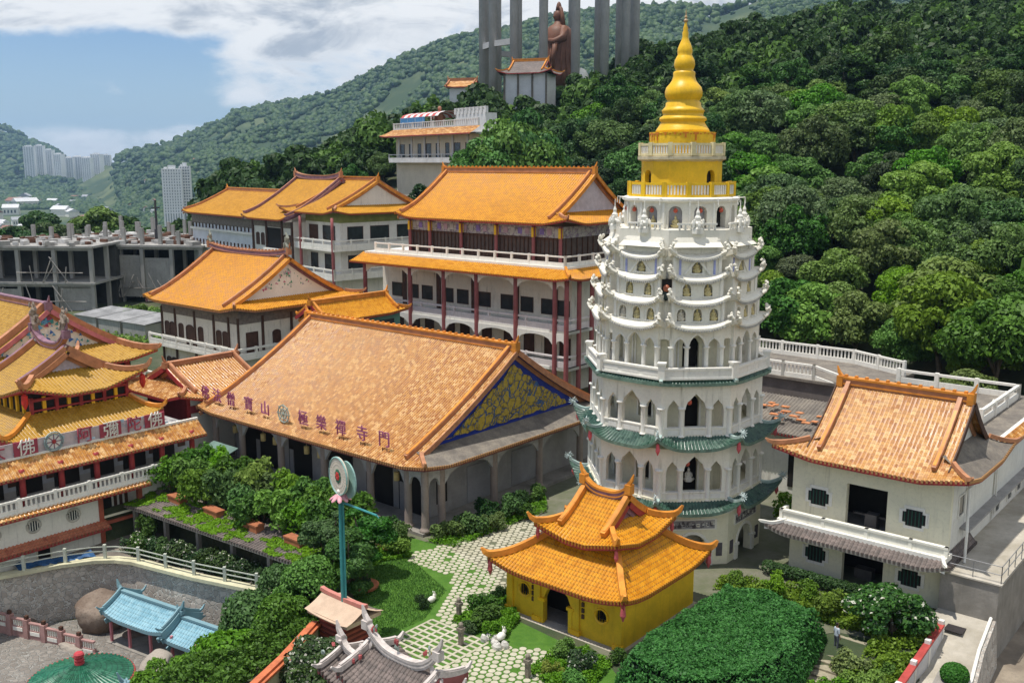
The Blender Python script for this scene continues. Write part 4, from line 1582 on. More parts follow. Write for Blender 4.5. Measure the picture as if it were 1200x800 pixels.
# ------------------------------------------------------------------ the long hall with the salmon roof
def build_hall():
    P0, Q0 = -54.3, 52.3
    t = thing('temple_hall', 'long temple hall with a broad salmon tiled roof and a blue and yellow gable', 'temple hall', G(P0, Q0))
    x0, x1, y0, y1 = -12.6, 12.6, -11.0, 11.0
    BLUE = M('deep blue gable', (0.012, 0.035, 0.30), 0.5, 0.2, 1.0)
    ro = roof(t, x0, x1, y0, y1, 4.45, 10.45, TSALMON, RIDGE, 'gable', 'hip', inset=1.6, tg=0.115, lift=0.35, liftd=2.2, sp=0.215, gable_m=BLUE, skirt_m=DCONC,
              ridge_h=0.5, ridge_top=RIDGE_O, gable_in=0.5, fascia=M('dark red eave', (0.16, 0.05, 0.04), 0.6, 0.2, 2), bargeboard=RIDGE, studs=True, nt=22, wallin=0.7, verge_in=0.75)
    # carved dragon relief: yellow scrollwork inset in the blue gable
    rel = MB()
    xg = x1 - 1.6 - 0.5 + 0.012
    yc, hw = 0.0, 11.0
    pts = []
    random.seed(21)
    N = 46
    for i in range(N + 1):
        y = -8.6 + 17.2 * i / N
        tt = 1 - abs(y) / hw
        top = 4.45 + 6.0 * (0.75 * tt + 0.25 * tt * tt) - 0.95 - random.uniform(0.0, 0.28)
        pts.append((y, max(5.45, top)))
    bot = [(8.6 - 17.2 * i / N, 5.32 + random.uniform(0, 0.22)) for i in range(N + 1)]
    V, F = [], []
    for (a, b_) in zip(pts, bot[::-1]):
        V += [(xg, a[0], a[1]), (xg, a[0], min(b_[1], a[1] - 0.02)), (xg + 0.07, a[0], a[1]), (xg + 0.07, a[0], min(b_[1], a[1] - 0.02))]
    for i in range(N):
        a, b_ = 4 * i, 4 * i + 4
        F += [(a + 2, a + 3, b_ + 3, b_ + 2), (a, b_, b_ + 2, a + 2), (a + 1, a + 3, b_ + 3, b_ + 1)]
    rel.add(V, F)
    gab = [c for c in ro.children if c.name.startswith('gable')][-1]
    rel.build('relief', mat_relief('yellow scroll relief', (0.02, 0.10, 0.28), (0.44, 0.32, 0.035), 1.5), t)
    # walls
    w = MB()
    w.box(-11.9, 10.2, -8.2, 10.0, 0.0, 4.6, 0)
    w.box(-12.2, 11.9, -10.6, 10.6, -0.3, 0.22, 1)
    for x in (-10.3, -7.6, -3.4, 1.2, 5.3, 8.6):
        w.box(x - 1.35, x + 1.35, -8.24, -8.18, 0.22, 3.2, 2)
        w.box(x - 1.2, x - 0.75, -8.3, -8.2, 0.22, 2.2, 3)
    w.box(10.18, 10.24, -7.6, -6.6, 1.0, 2.6, 2)
    w.box(10.18, 10.26, 0.2, 3.6, 0.3, 2.9, 3)
    w.box(10.18, 10.26, -4.6, -1.6, 0.3, 2.9, 3)
    w.build('wall', [GREYW, CONC, DARK, M('grey shutter', (0.30, 0.30, 0.31), 0.6, 0.1, 1)], t)
    cm = column_mesh(0.26, 4.35, GREYST, False, 12)
    fx = [-11.5, -8.0, -3.2, 1.7, 6.5, 10.1, 11.65]
    for x in fx:
        mobj('column', cm, t, (x, -10.1, 0.2))
    sy = [-8.6, -3.4, 1.6, 6.6]
    for y in sy:
        mobj('column', cm, t, (11.65, y, 0.2))
    FR = M('grey carved frieze', (0.40, 0.39, 0.38), 0.7, 0.2, 2.5, mottled=0.3)
    for a, c in zip(fx[:-1], fx[1:]):
        wd = c - a - 0.4
        b = MB()
        b.wall(a + 0.2, c - 0.2, 3.0, 4.72, 0.2, [((a + c) / 2, wd - 0.02, 3.0, rnd(3.02, min(1.15, 0.62 * wd)))], 0, y=-10.2)
        b.build('arched_frieze', FR, t)
    old = Matrix.Translation(Vector((11.75, 0, 0))) @ Matrix.Rotation(R(90), 4, 'Z')
    ys = [-10.1] + sy + [10.0]
    for a, c in zip(ys[:-1], ys[1:]):
        wd = c - a - 0.4
        b = MB()
        b.mx = old
        b.wall(a + 0.2, c - 0.2, 2.9, 4.72, 0.2, [((a + c) / 2, wd - 0.02, 2.9, rnd(2.92, min(1.0, 0.62 * wd)))], 0, y=0.0)
        b.build('arched_frieze', FR, t)
    # letters standing on the lower edge of the roof and the wheel between them
    fl = MB()
    k = 0
    chars = '佛法僧寶山' + '*' + '極樂禪寺門'
    posx = [-12.6, -11.0, -9.15, -6.9, -4.85, -2.65, -0.4, 1.6, 3.65, 5.85, 8.0]
    for ch, x in zip(chars, posx):
        y, z = -10.15, 5.6
        if ch == '*':
            wb = MB()
            for rr, m_ in ((0.62, 0), (0.36, 0)):
                wb.tube([(rr * math.cos(2 * PI * i / 20), 0, rr * math.sin(2 * PI * i / 20)) for i in range(21)], 0.06, 5, m_)
            for i in range(8):
                a = 2 * PI * i / 8
                wb.tube([(0.1 * math.cos(a), 0, 0.1 * math.sin(a)), (0.75 * math.cos(a), 0, 0.75 * math.sin(a))], 0.045, 5)
            wb.blob((0, 0, 0), 0.15, 0.1, 0.15)
            wb.tube([(0, 0, -0.6), (0, 0.15, -1.2)], 0.04, 5)
            wb.build('wheel_emblem', M('grey green wheel', (0.30, 0.34, 0.30), 0.5, 0.2, 5), t, (x, y, z))
            continue
        me = text_mesh(ch, 1.15, 0.04, LETTER)
        me.transform(Matrix.Rotation(R(90), 4, 'X'))
        mobj('letter', me, t, (x, y, z))
        st = MB()
        for sx in (-0.22, 0.22):
            st.tube([(x + sx, y + 0.03, z - 0.55), (x + sx, y + 0.05, 4.55)], 0.03, 5)
        st.build('letter_stand', BROWN, t)
    # lanterns hanging under the front porch
    lb = MB()
    lb.lathe([(0.05, 0.35), (0.2, 0.3), (0.2, -0.25), (0.05, -0.3)], 8)
    lb.tube([(0, 0, 0.35), (0, 0, 1.2)], 0.015, 4)
    lm = lb.mesh('hanging_lantern', M('pale gold lantern', (0.62, 0.48, 0.20), 0.5, 0.2, 4))
    for i, (x, lab) in enumerate(((-9.9, 'leftmost pale gold lantern under the arches of the salmon roofed hall'), (-6.3, 'pale gold lantern under the second arch, nearer the left column'), (-4.8, 'pale gold lantern under the second arch, nearer its right column'),
                                  (-1.1, 'pale gold lantern under the third arch, left of a pair'), (0.4, 'pale gold lantern under the third arch, right of a pair'), (8.3, 'single pale gold lantern by the corner columns of the hall'))):
        o = mobj('hanging_lantern', lm, None, G(P0 + x, Q0 - 9.4, 3.0), ROT)
        tag(o, lab, 'lantern', 'lanterns under the hall porch')


build_hall()


# ------------------------------------------------------------------ the small yellow pavilion
def build_pavilion():
    t = thing('yellow_pavilion', 'small yellow walled pavilion with a double tiered orange tiled roof', 'pavilion', G(-27.95, 41.05))
    w = MB()
    w.wall(-3.75, 3.45, 0, 2.95, 0.3, [(-0.5, 1.75, 0.0, rnd(1.35, 0.75)), (-2.65, 0.62, 1.15, rnd(1.46, 0.31)), (2.25, 0.62, 1.15, rnd(1.46, 0.31))], 0, y=-3.55)
    w.box(-3.75, -3.45, -3.25, 3.1, 0, 2.95, 0)
    w.box(3.15, 3.45, -3.25, 3.1, 0, 2.95, 0)
    w.box(-3.75, 3.45, 3.1, 3.4, 0, 2.95, 0)
    w.box(-3.4, 3.15, -2.0, -1.95, 0, 2.9, 1)
    w.box(-3.4, 3.15, -3.25, 3.1, 0.02, 0.06, 2)
    w.build('wall', [OCHRE, DARK, CONC], t)
    tr = MB()
    for x in (-3.6, -1.75, 0.75, 3.3):
        tr.box(x - 0.2, x + 0.2, -3.66, -3.5, 0.0, 2.9, 0)
        tr.box(x - 0.28, x + 0.28, -3.75, -3.5, 0.0, 0.3, 1)
    for sx in (-1.42, 0.42):
        tr.box(sx - 0.22, sx + 0.22, -3.72, -3.5, 1.22, 1.38, 1)
        tr.box(sx - 0.12, sx + 0.12, -3.7, -3.5, 0, 1.22, 0)
    tr.box(-1.42, 0.42, -3.6, -3.5, 2.45, 2.7, 1)
    for x in (-2.05, 1.15):
        for i in range(4):
            tr.box(x - 0.07, x + 0.07, -3.63, -3.5, 1.0 + 0.32 * i, 1.22 + 0.32 * i, 2)
    for xw in (-2.65, 2.25):
        tr.tube([(xw + 0.38 * math.cos(2 * PI * i / 20), -3.57, 1.46 + 0.38 * math.sin(2 * PI * i / 20)) for i in range(21)], 0.06, 5, 1)
        for i in range(4):
            x = xw - 0.22 + 0.147 * i
            tr.box(x - 0.02, x + 0.02, -3.5, -3.46, 1.15, 1.77, 3)
    tr.build('trim', [OCHRE, GOLD, BROWN, DARK], t)
    st = MB()
    st.box(-3.95, 3.65, -3.95, 3.6, -0.3, 0.02, 0)
    st.box(-2.2, 3.2, -4.35, -3.95, -0.3, -0.1, 0)
    st.build('plinth', LCONC, t)
    lo = skirt_roof(t, (-4.5, 4.1, -4.4, 4.05), (-1.9, 1.9, -1.75, 1.75), 2.62, 4.35, TORANGE, RIDGE_O, lift=0.42, liftd=2.6, sp=0.2, ribh=0.06, tip=0.4, hipw=0.3, nt=12, soff=RED)
    nk = MB()
    nk.box(-1.95, 1.95, -1.8, 1.8, 3.9, 4.75, 0)
    nk.box(-2.02, 2.02, -1.87, 1.87, 4.2, 4.28, 1)
    nk.box(-2.02, 2.02, -1.87, 1.87, 4.6, 4.68, 1)
    nk.build('clerestory', [RIDGE_P, OWHITE], t)
    up = roof(t, -2.65, 2.6, -2.8, 2.8, 4.42, 6.25, TORANGE, RIDGE_P, 'hip', 'hip', inset=1.15, tg=0.42, lift=0.5, liftd=2.0, sp=0.2, ribh=0.06, ridge_h=0.34, ridge_w=0.26, ridge_curve=0.55, ridge_top=RIDGE_O, hip_ridge=RIDGE_O,
              gable_m=RIDGE_P, hipw=0.28, tip=0.45, verge_in=0.12, wallin=0.7, gable_in=0.25, studs=False, nt=10, soffit=RED)
    ta = MB()
    ta.lathe([(0.03, 0.1), (0.1, 0), (0.15, -0.45), (0.1, -0.55), (0.03, -0.75)], 8)
    tm = ta.mesh('tassel', M('faded red tassel', (0.50, 0.10, 0.11), 0.55, 0.2, 3))
    for x, y in ((-4.4, -4.3), (4.0, -4.3), (4.0, 3.95)):
        mobj('tassel', tm, lo, (x, y, 2.75))
    for x, y in ((-2.5, -2.65), (2.45, -2.65), (2.45, 2.65)):
        mobj('tassel', tm, up, (x, y, 4.6), 0, (0.8, 0.8, 0.8))


build_pavilion()


# ------------------------------------------------------------------ the two storey house on the right
def octwin(parent, x, z, y=0.0):
    b = MB()
    def oc(w, h, c):
        return [(x - w, z - h + c), (x - w + c, z - h + c), (x - w + c, z - h), (x + w - c, z - h), (x + w - c, z - h + c), (x + w, z - h + c), (x + w, z + h - c), (x + w - c, z + h - c), (x + w - c, z + h), (x - w + c, z + h), (x - w + c, z + h - c), (x - w, z + h - c)]
    b.plate(oc(0.78, 0.64, 0.24), y - 0.07, y + 0.02, 0)
    b.plate(oc(0.6, 0.46, 0.17), y - 0.085, y - 0.06, 1)
    for i in range(6):
        xx = x - 0.48 + i * 0.19
        hh = 0.42 if 0 < i < 5 else 0.26
        b.box(xx - 0.025, xx + 0.025, y - 0.12, y - 0.08, z - hh, z + hh, 2)
    return b.build('window', [OWHITE, DARK, M('green grille', (0.02, 0.075, 0.055), 0.5, 0.2, 3)], parent)


def build_house():
    t = thing('temple_house', 'two storey cream house with a salmon tiled roof and octagonal green windows', 'house', G(-18.2, 56.3))
    # local: front wall y = -4.1
    w = MB()
    fy = -4.1
    w.wall(-4.35, 4.35, 3.3, 7.35, 0.35, [(-0.05, 2.25, 3.3, flat(5.9))], 0, y=fy)
    w.wall(-4.35, 4.35, -1.2, 3.3, 0.35, [(-0.05, 2.3, -1.0, flat(1.85))], 1, y=fy)
    w.box(-4.35, 4.35, fy + 2.6, fy + 2.65, -1.2, 7.3, 2)
    w.box(-4.35, -4.0, fy + 0.35, 4.2, -1.2, 7.35, 0)
    w.box(4.0, 4.35, fy + 0.35, 18.0, -1.2, 7.28, 3)
    w.box(-4.35, 4.35, 4.2, 4.5, -1.2, 7.35, 0)
    w.box(-4.34, 4.34, fy + 0.3, fy + 2.6, 3.2, 3.32, 4)
    w.box(-1.1, 1.0, fy + 1.0, fy + 1.1, 3.9, 4.0, 5)
    w.box(-0.3, 0.35, fy + 0.6, fy + 1.2, 3.3, 4.15, 5)
    w.box(-0.9, 0.1, fy + 1.2, fy + 1.8, -1.0, 0.6, 5)
    w.build('wall', [CREAM, CREAM, DARK, PCREAM, CONC, M('grey furniture', (0.10, 0.09, 0.085), 0.6, 0.2, 2)], t)
    for x, z in ((-2.75, 4.75), (2.55, 4.75), (-2.75, 1.35), (2.55, 1.35)):
        octwin(t, x, z, fy)
    # roof
    roof(t, -5.3, 5.35, -5.1, 4.1, 7.15, 10.7, TSALMON, RIDGE, 'hip', 'hip', inset=1.8, inset_r=1.15, tg=0.26, lift=0.45, liftd=2.4, sp=0.235, ribh=0.038, ridge_h=0.42, ridge_top=RIDGE_O, gable_m=PCREAM, skirt_m=DCONC,
         gable_in=0.55, verge_in=0.75, nt=18, wallin=0.95, hipw=0.24, tip=0.25, bargeboard=BROWN)
    # flat roofed rear range with tile edging and white railings
    r = MB()
    r.box(-4.6, 4.6, 4.3, 19.5, 6.7, 7.1, 0)
    r.build('flat_roof', DCONC, t)
    skirt_roof(t, (3.0, 4.85, 4.2, 19.5), (3.0, 4.3, 4.2, 19.5), 6.98, 7.32, TSALMON, RIDGE, sides='r', lift=0, sp=0.27, hips=False, name='tile_edging', nt=3)
    balustrade(t, [(-6.1, 18.3, 7.1), (2.2, 18.3, 7.1), (2.2, 9.0, 7.1)], 1.0, OWHITE, 'roof_railing', 2.7, None, railh=0.18, midrail=False, pw=0.28, kerb=0.4)
    # balcony with a grey tile pent roof below
    b = MB()
    b.box(-4.75, 4.6, fy - 1.05, fy, 3.02, 3.3, 0)
    b.build('balcony', OWHITE, t)
    bb = MB()
    for a, c in ((-4.55, -2.2), (-2.05, 0.25), (0.4, 2.6), (2.75, 4.5)):
        bb.box(a, c, fy - 0.82, fy - 0.66, 3.3, 3.72, 0)
    for x in (-4.6, -2.12, 0.32, 2.68, 4.5):
        bb.box(x - 0.1, x + 0.1, fy - 0.86, fy - 0.62, 3.3, 3.84, 0)
    bb.box(-4.68, 4.6, fy - 0.88, fy - 0.6, 3.72, 3.84, 0)
    bb.box(-4.68, -4.5, fy - 0.88, fy, 3.3, 3.84, 0)
    bb.build('parapet', M('cream parapet', (0.78, 0.76, 0.66), 0.65, 0.05, 1, streak=0.4), t)
    skirt_roof(t, (-5.2, 4.75, fy - 1.7, 0), (-4.2, 4.35, fy - 0.86, 0), 2.72, 3.2, TGREY, OWHITE, sides='flr', lift=0.35, liftd=1.6, sp=0.24, name='pent_roof', fascia=CONC, soff=OWHITE, tip=0.15, hipw=0.16, nt=5)
    # side wall: strip roof, pipes and windows
    s = MB()
    s.box(4.36, 4.9, -2.2, 18.0, 4.0, 4.12, 0)
    s.build('side_ledge', M('grey side ledge', (0.30, 0.29, 0.28), 0.8, 0.2, 1), t)
    pp = MB()
    pp.tube([(4.42, 17.0, 6.5), (4.5, 3.0, 6.3), (4.5, -1.5, 6.1), (4.95, -3.0, 4.25), (5.0, -3.2, 2.6)], 0.075, 6)
    pp.tube([(4.5, -3.5, 2.5), (4.5, -3.6, -0.8), (4.9, -4.6, -0.95)], 0.06, 6)
    pp.tube([(4.45, 4.5, 6.1), (4.5, 4.5, 3.0)], 0.05, 6)
    pp.build('drain_pipe', OWHITE, t)
    for y, z in ((-2.3, 4.85), (5.5, 2.9), (8.3, 2.9), (10.6, 2.9), (12.8, 2.9)):
        window(t, 4.36, y, z, 0.9, 1.1, DGLASS, OWHITE, side=R(90))


build_house()
# ------------------------------------------------------------------ the other temple buildings
PAINT = mat_relief('flower painted gable', (0.62, 0.62, 0.60), (0.66, 0.66, 0.64), 0.7)
GRILL = M('grey timber brackets', (0.20, 0.17, 0.145), 0.7, 0.25, 3, mottled=0.3)


def flower_panel(parent, xg, yc, z, wd, ht, seed, cols, name='painted_flowers'):
    """raised painted leaves and scrolls on a gable facing +x"""
    b = MB()
    random.seed(seed)
    for i in range(60):
        v = random.random()
        y = random.uniform(-1, 1) * wd * (1 - v) * 0.5
        zz = z + v * ht
        r = random.uniform(0.10, 0.30) * ht / 2.5
        a = random.uniform(0, PI)
        n = 6
        V = [(xg + 0.03, yc + y, zz)] + [(xg + 0.012, yc + y + r * math.cos(a + 2 * PI * j / n) * (1 if j % 2 else 0.5), zz + r * math.sin(a + 2 * PI * j / n) * (1 if j % 2 else 0.5)) for j in range(n)]
        b.add(V, [(0, j + 1, (j + 1) % n + 1) for j in range(n)], random.randrange(len(cols)))
    return b.build(name, cols, parent)


def build_shrine():
    """the white two storey shrine hall with the bright orange roof, behind the long hall"""
    t = thing('shrine_hall', 'white two storey hall with bright orange roof and painted white gable', 'temple hall', G(-89.7, 63.25))
    x0, x1, y0, y1 = -8.4, 8.3, -8.3, 8.3
    ro = roof(t, x0, x1, y0, y1, 9.0, 13.7, TORANGE, RIDGE_P, 'gable', 'hip', inset=1.7, tg=0.14, lift=0.5, liftd=2.5, sp=0.3, ribh=0.07, ridge_h=0.5, ridge_curve=0.5, ridge_top=RIDGE, gable_m=OWHITE, hip_ridge=RIDGE,
              verge_in=1.0, gable_in=0.6, fascia=RIDGE, soffit=GRILL, nt=14, wallin=1.3, bargeboard=TORANGE if False else RIDGE_O)
    flower_panel(t, x1 - 2.3, 0, 10.6, 7.0, 1.9, 4, [M('painted leaf', (0.08, 0.28, 0.16), 0.5), M('painted bloom', (0.48, 0.14, 0.22), 0.5), M('painted grey', (0.42, 0.42, 0.45), 0.5)])
    w = MB()
    w.box(-7.2, 6.9, -6.9, 6.9, -1.5, 9.1, 0)
    w.box(-7.25, 6.95, -6.96, 6.96, 7.55, 9.0, 1)
    w.build('wall', [WHITE, GRILL], t)
    for x in (-7.2, -4.6, -0.9, 2.6, 5.2, 6.85):
        MB().box(x - 0.13, x + 0.13, -7.03, -6.9, -1.5, 8.2).build('timber_post', BROWN, t)
    for y in (-4.1, -0.5, 3.0):
        MB().box(6.9, 7.03, y - 0.13, y + 0.13, -1.5, 8.2).build('timber_post', BROWN, t)
    for x, wd, h, z in ((-6.3, 0.75, 1.4, 5.2), (-5.3, 0.75, 1.4, 5.2), (-3.6, 0.8, 1.4, 5.2), (-1.9, 1.35, 2.1, 4.5), (0.1, 0.8, 1.4, 5.2), (3.4, 0.8, 1.4, 5.2), (4.5, 0.8, 1.4, 5.2),
                        (-6.3, 0.75, 1.3, 1.4), (-5.3, 0.75, 1.3, 1.4), (-2.9, 0.8, 1.3, 1.2), (0.3, 0.8, 1.3, 1.2), (3.6, 0.8, 1.3, 1.2)):
        window(t, x, -6.9, z, wd, h, BROWN, BROWN, True)
    window(t, 6.9, -5.4, 4.5, 1.3, 2.1, BROWN, BROWN, side=R(90))
    for y in (-2.4, 1.2):
        window(t, 6.9, y, 5.2, 0.9, 1.3, BROWN, BROWN, True, side=R(90))
    s = MB()
    s.box(-8.0, 8.0, -8.2, -6.9, 4.15, 4.42, 0)
    s.box(6.9, 8.2, -8.2, 1.0, 4.15, 4.42, 0)
    s.build('balcony', OWHITE, t)
    balustrade(t, [(-7.95, -8.1, 4.42), (8.1, -8.1, 4.42), (8.1, 1.0, 4.42)], 0.95, OWHITE, 'balcony_railing', 2.6, None, kerb=0.42, railh=0.2)
    # dragon ornament on the ridge end
    d = MB()
    random.seed(2)
    d.tube([(0, 0, 0), (0.1, 0, 0.5), (-0.1, 0, 0.9), (0.15, 0, 1.4), (-0.15, 0, 1.9)], [0.3, 0.26, 0.22, 0.18, 0.08], 6)
    for i in range(16):
        d.blob((random.uniform(-0.4, 0.4), random.uniform(-0.2, 0.2), random.uniform(0.2, 1.7)), 0.14, 0.1, 0.22, None, 5, 4, 0.3)
    me = d.mesh('ridge_ornament', M('grey green ridge dragon', (0.26, 0.27, 0.22), 0.6, 0.3, 4))
    mobj('ridge_ornament', me, ro, (6.1, 0, 14.4))
    mobj('ridge_ornament', me, ro, (-7.9, 0, 14.4), 0, (0.8, 0.8, 0.8))
    # low annex with a plain bright tile roof between this hall and the long one
    a = thing('annex', 'low annex with a small bright orange roof beside the white gabled hall', 'annex', G(-77.4, 66.4), ROT + R(90))
    roof(a, -5.2, 6.2, -2.0, 2.6, 7.9, 9.6, TORANGE, RIDGE_O, 'gable', 'hip', inset=1.0, tg=0.3, lift=0.25, sp=0.3, ridge_h=0.35, gable_m=RIDGE_P, verge_in=0.3, nt=6, studs=False, wallin=0.5)
    w = MB()
    w.box(-4.7, 5.4, -1.5, 2.1, 0, 7.95, 0)
    w.box(-4.0, 4.5, -1.56, -1.5, 5.6, 7.2, 1)
    w.build('wall', [M('green grey shed wall', (0.10, 0.22, 0.18), 0.7, 0.2, 1), DGLASS], a)


build_shrine()


def build_quarters():
    """the big three level building behind, D, with an orange roof and a long tiled canopy"""
    P0, Q0 = -70.6, 86.0
    t = thing('monastery_hall', 'large three level hall with orange roof, long tiled canopy and faded red columns', 'monastery hall', G(P0, Q0))
    FRZ = mat_relief('purple painted frieze', (0.30, 0.22, 0.34), (0.42, 0.40, 0.38), 1.6)
    ro = roof(t, -12.4, 12.3, -8.0, 8.0, 17.35, 22.35, TORANGE, RIDGE, 'gable', 'hip', inset=2.2, tg=0.2, lift=0.6, liftd=3, sp=0.33, ribh=0.07, ridge_h=0.6, ridge_top=RIDGE_O, gable_m=M('mauve gable', (0.50, 0.46, 0.50), 0.7, 0.15, 1.5, mottled=0.3),
              verge_in=0.8, gable_in=0.6, nt=14, wallin=1.5, soffit=GRILL, bargeboard=RIDGE_O)
    w = MB()
    w.box(-11.3, 10.6, -6.4, 7.0, 13.2, 17.5, 0)
    w.box(-11.35, 10.65, -6.46, 7.0, 15.9, 17.05, 1)
    for i in range(40):
        x = -11.0 + 21.4 * i / 39
        w.box(x - 0.05, x + 0.05, -6.5, -6.4, 13.3, 15.9, 2)
    w.box(-11.3, 10.6, -6.44, -6.4, 15.6, 15.9, 2)
    w.box(-11.3, 10.6, -6.45, -6.4, 13.3, 14.0, 2)
    for i in range(22):
        x = -11.0 + i * 0.98
        w.box(x, x + 0.55, -6.5, -6.4, 16.15, 16.8, 3 + i % 3)
    for i in range(14):
        y = -6.0 + i * 0.95
        w.box(10.6, 10.7, y - 0.05, y + 0.05, 13.3, 15.9, 2)
    w.build('upper_wall', [M('dark timber screen', (0.085, 0.06, 0.05), 0.6, 0.2, 2), FRZ, BROWN, M('frieze grey', (0.42, 0.40, 0.38), 0.6), M('frieze violet', (0.22, 0.16, 0.42), 0.6), M('frieze mauve', (0.40, 0.28, 0.34), 0.6)], t)
    up = column_mesh(0.2, 3.9, PINKRED, False, 10, False)
    for x in (-11.2, -8.0, -3.2, 1.9, 7.0, 10.5):
        mobj('column', up, t, (x, -6.75, 13.2))
    for x in (-11.2, -8.0, -3.2, 1.9, 7.0, 10.5):
        MB().box(x - 0.13, x + 0.13, -6.98, -6.5, 15.9, 16.9).build('yellow_bracket', YELLOW, t)
    balustrade(t, [(-15.5, -8.2, 13.25), (12.2, -8.2, 13.25), (12.2, 6, 13.25)], 1.05, OWHITE, 'terrace_railing', 2.3, None, kerb=0.4)
    sl = MB()
    sl.box(-17.0, 12.6, -8.6, 7.5, 12.9, 13.24, 0)
    sl.build('terrace', OWHITE, t)
    skirt_roof(t, (-17.5, 14.6, -10.6, 9), (-17.5, 12.4, -8.4, 7.5), 12.2, 13.1, TORANGE, RIDGE_O, sides='fr', lift=0.35, sp=0.33, name='canopy_roof', soff=GRILL)
    # lower storeys
    lw = MB()
    lw.box(-17, 11.3, -5.8, 7.2, 0, 12.9, 0)
    for z in (7.0, 3.3):
        lw.box(-17.2, 13.6, -9.5, -5.8, z - 0.3, z, 1)
        lw.box(11.3, 13.6, -9.5, 7.2, z - 0.3, z, 1)
    lw.build('lower_wall', [WHITE, OWHITE], t)
    cm = column_mesh(0.26, 12.2, PINKRED, False, 10, False)
    cx = [-16.0, -8.5, -3.3, 1.5, 6.9, 11.95, 13.4]
    for x in cx:
        mobj('column', cm, t, (x, -9.5, 0))
    for y in (-7.4, -5.2, 0):
        mobj('column', cm, t, (13.4, y, 0))
    for a, c in zip(cx[:-1], cx[1:]):
        wd = c - a - 0.3
        fr = MB()
        fr.wall(a + 0.15, c - 0.15, 10.9, 12.5, 0.15, [((a + c) / 2, wd - 0.02, 10.9, rnd(10.95, min(0.85, wd * 0.5)))], 0, y=-9.55)
        fr.wall(a + 0.15, c - 0.15, 5.4, 6.75, 0.15, [((a + c) / 2, wd - 0.02, 5.4, rnd(5.45, min(1.0, wd * 0.5)))], 0, y=-9.55)
        fr.build('arched_frieze', PCREAM, t)
    for z in (7.0, 3.3):
        balustrade(t, [(-17, -9.35, z), (13.2, -9.35, z), (13.2, 6, z)], 1.15, M('pinkish railing', (0.68, 0.62, 0.60), 0.65, 0.08, 1, streak=0.4), 'gallery_railing', 5.2, None, kerb=0.62, railh=0.18)
    for x in (-14.5, -11.8, -9.5, -6.2, -3.9, -0.6, 2.6, 5.4, 8.2, 10.2):
        window(t, x, -5.8, 7.9, 1.6, 1.5, DGLASS, BROWN)
        window(t, x + 0.3, -5.8, 3.4, 1.3, 2.1, BROWN, BROWN)
    for x in (-13.2, -7.6, -2.2, 4.0, 9.2):
        MB().box(x - 0.3, x + 0.3, -5.95, -5.8, 7.0, 11.0).build('timber_post', BROWN, t)


build_quarters()


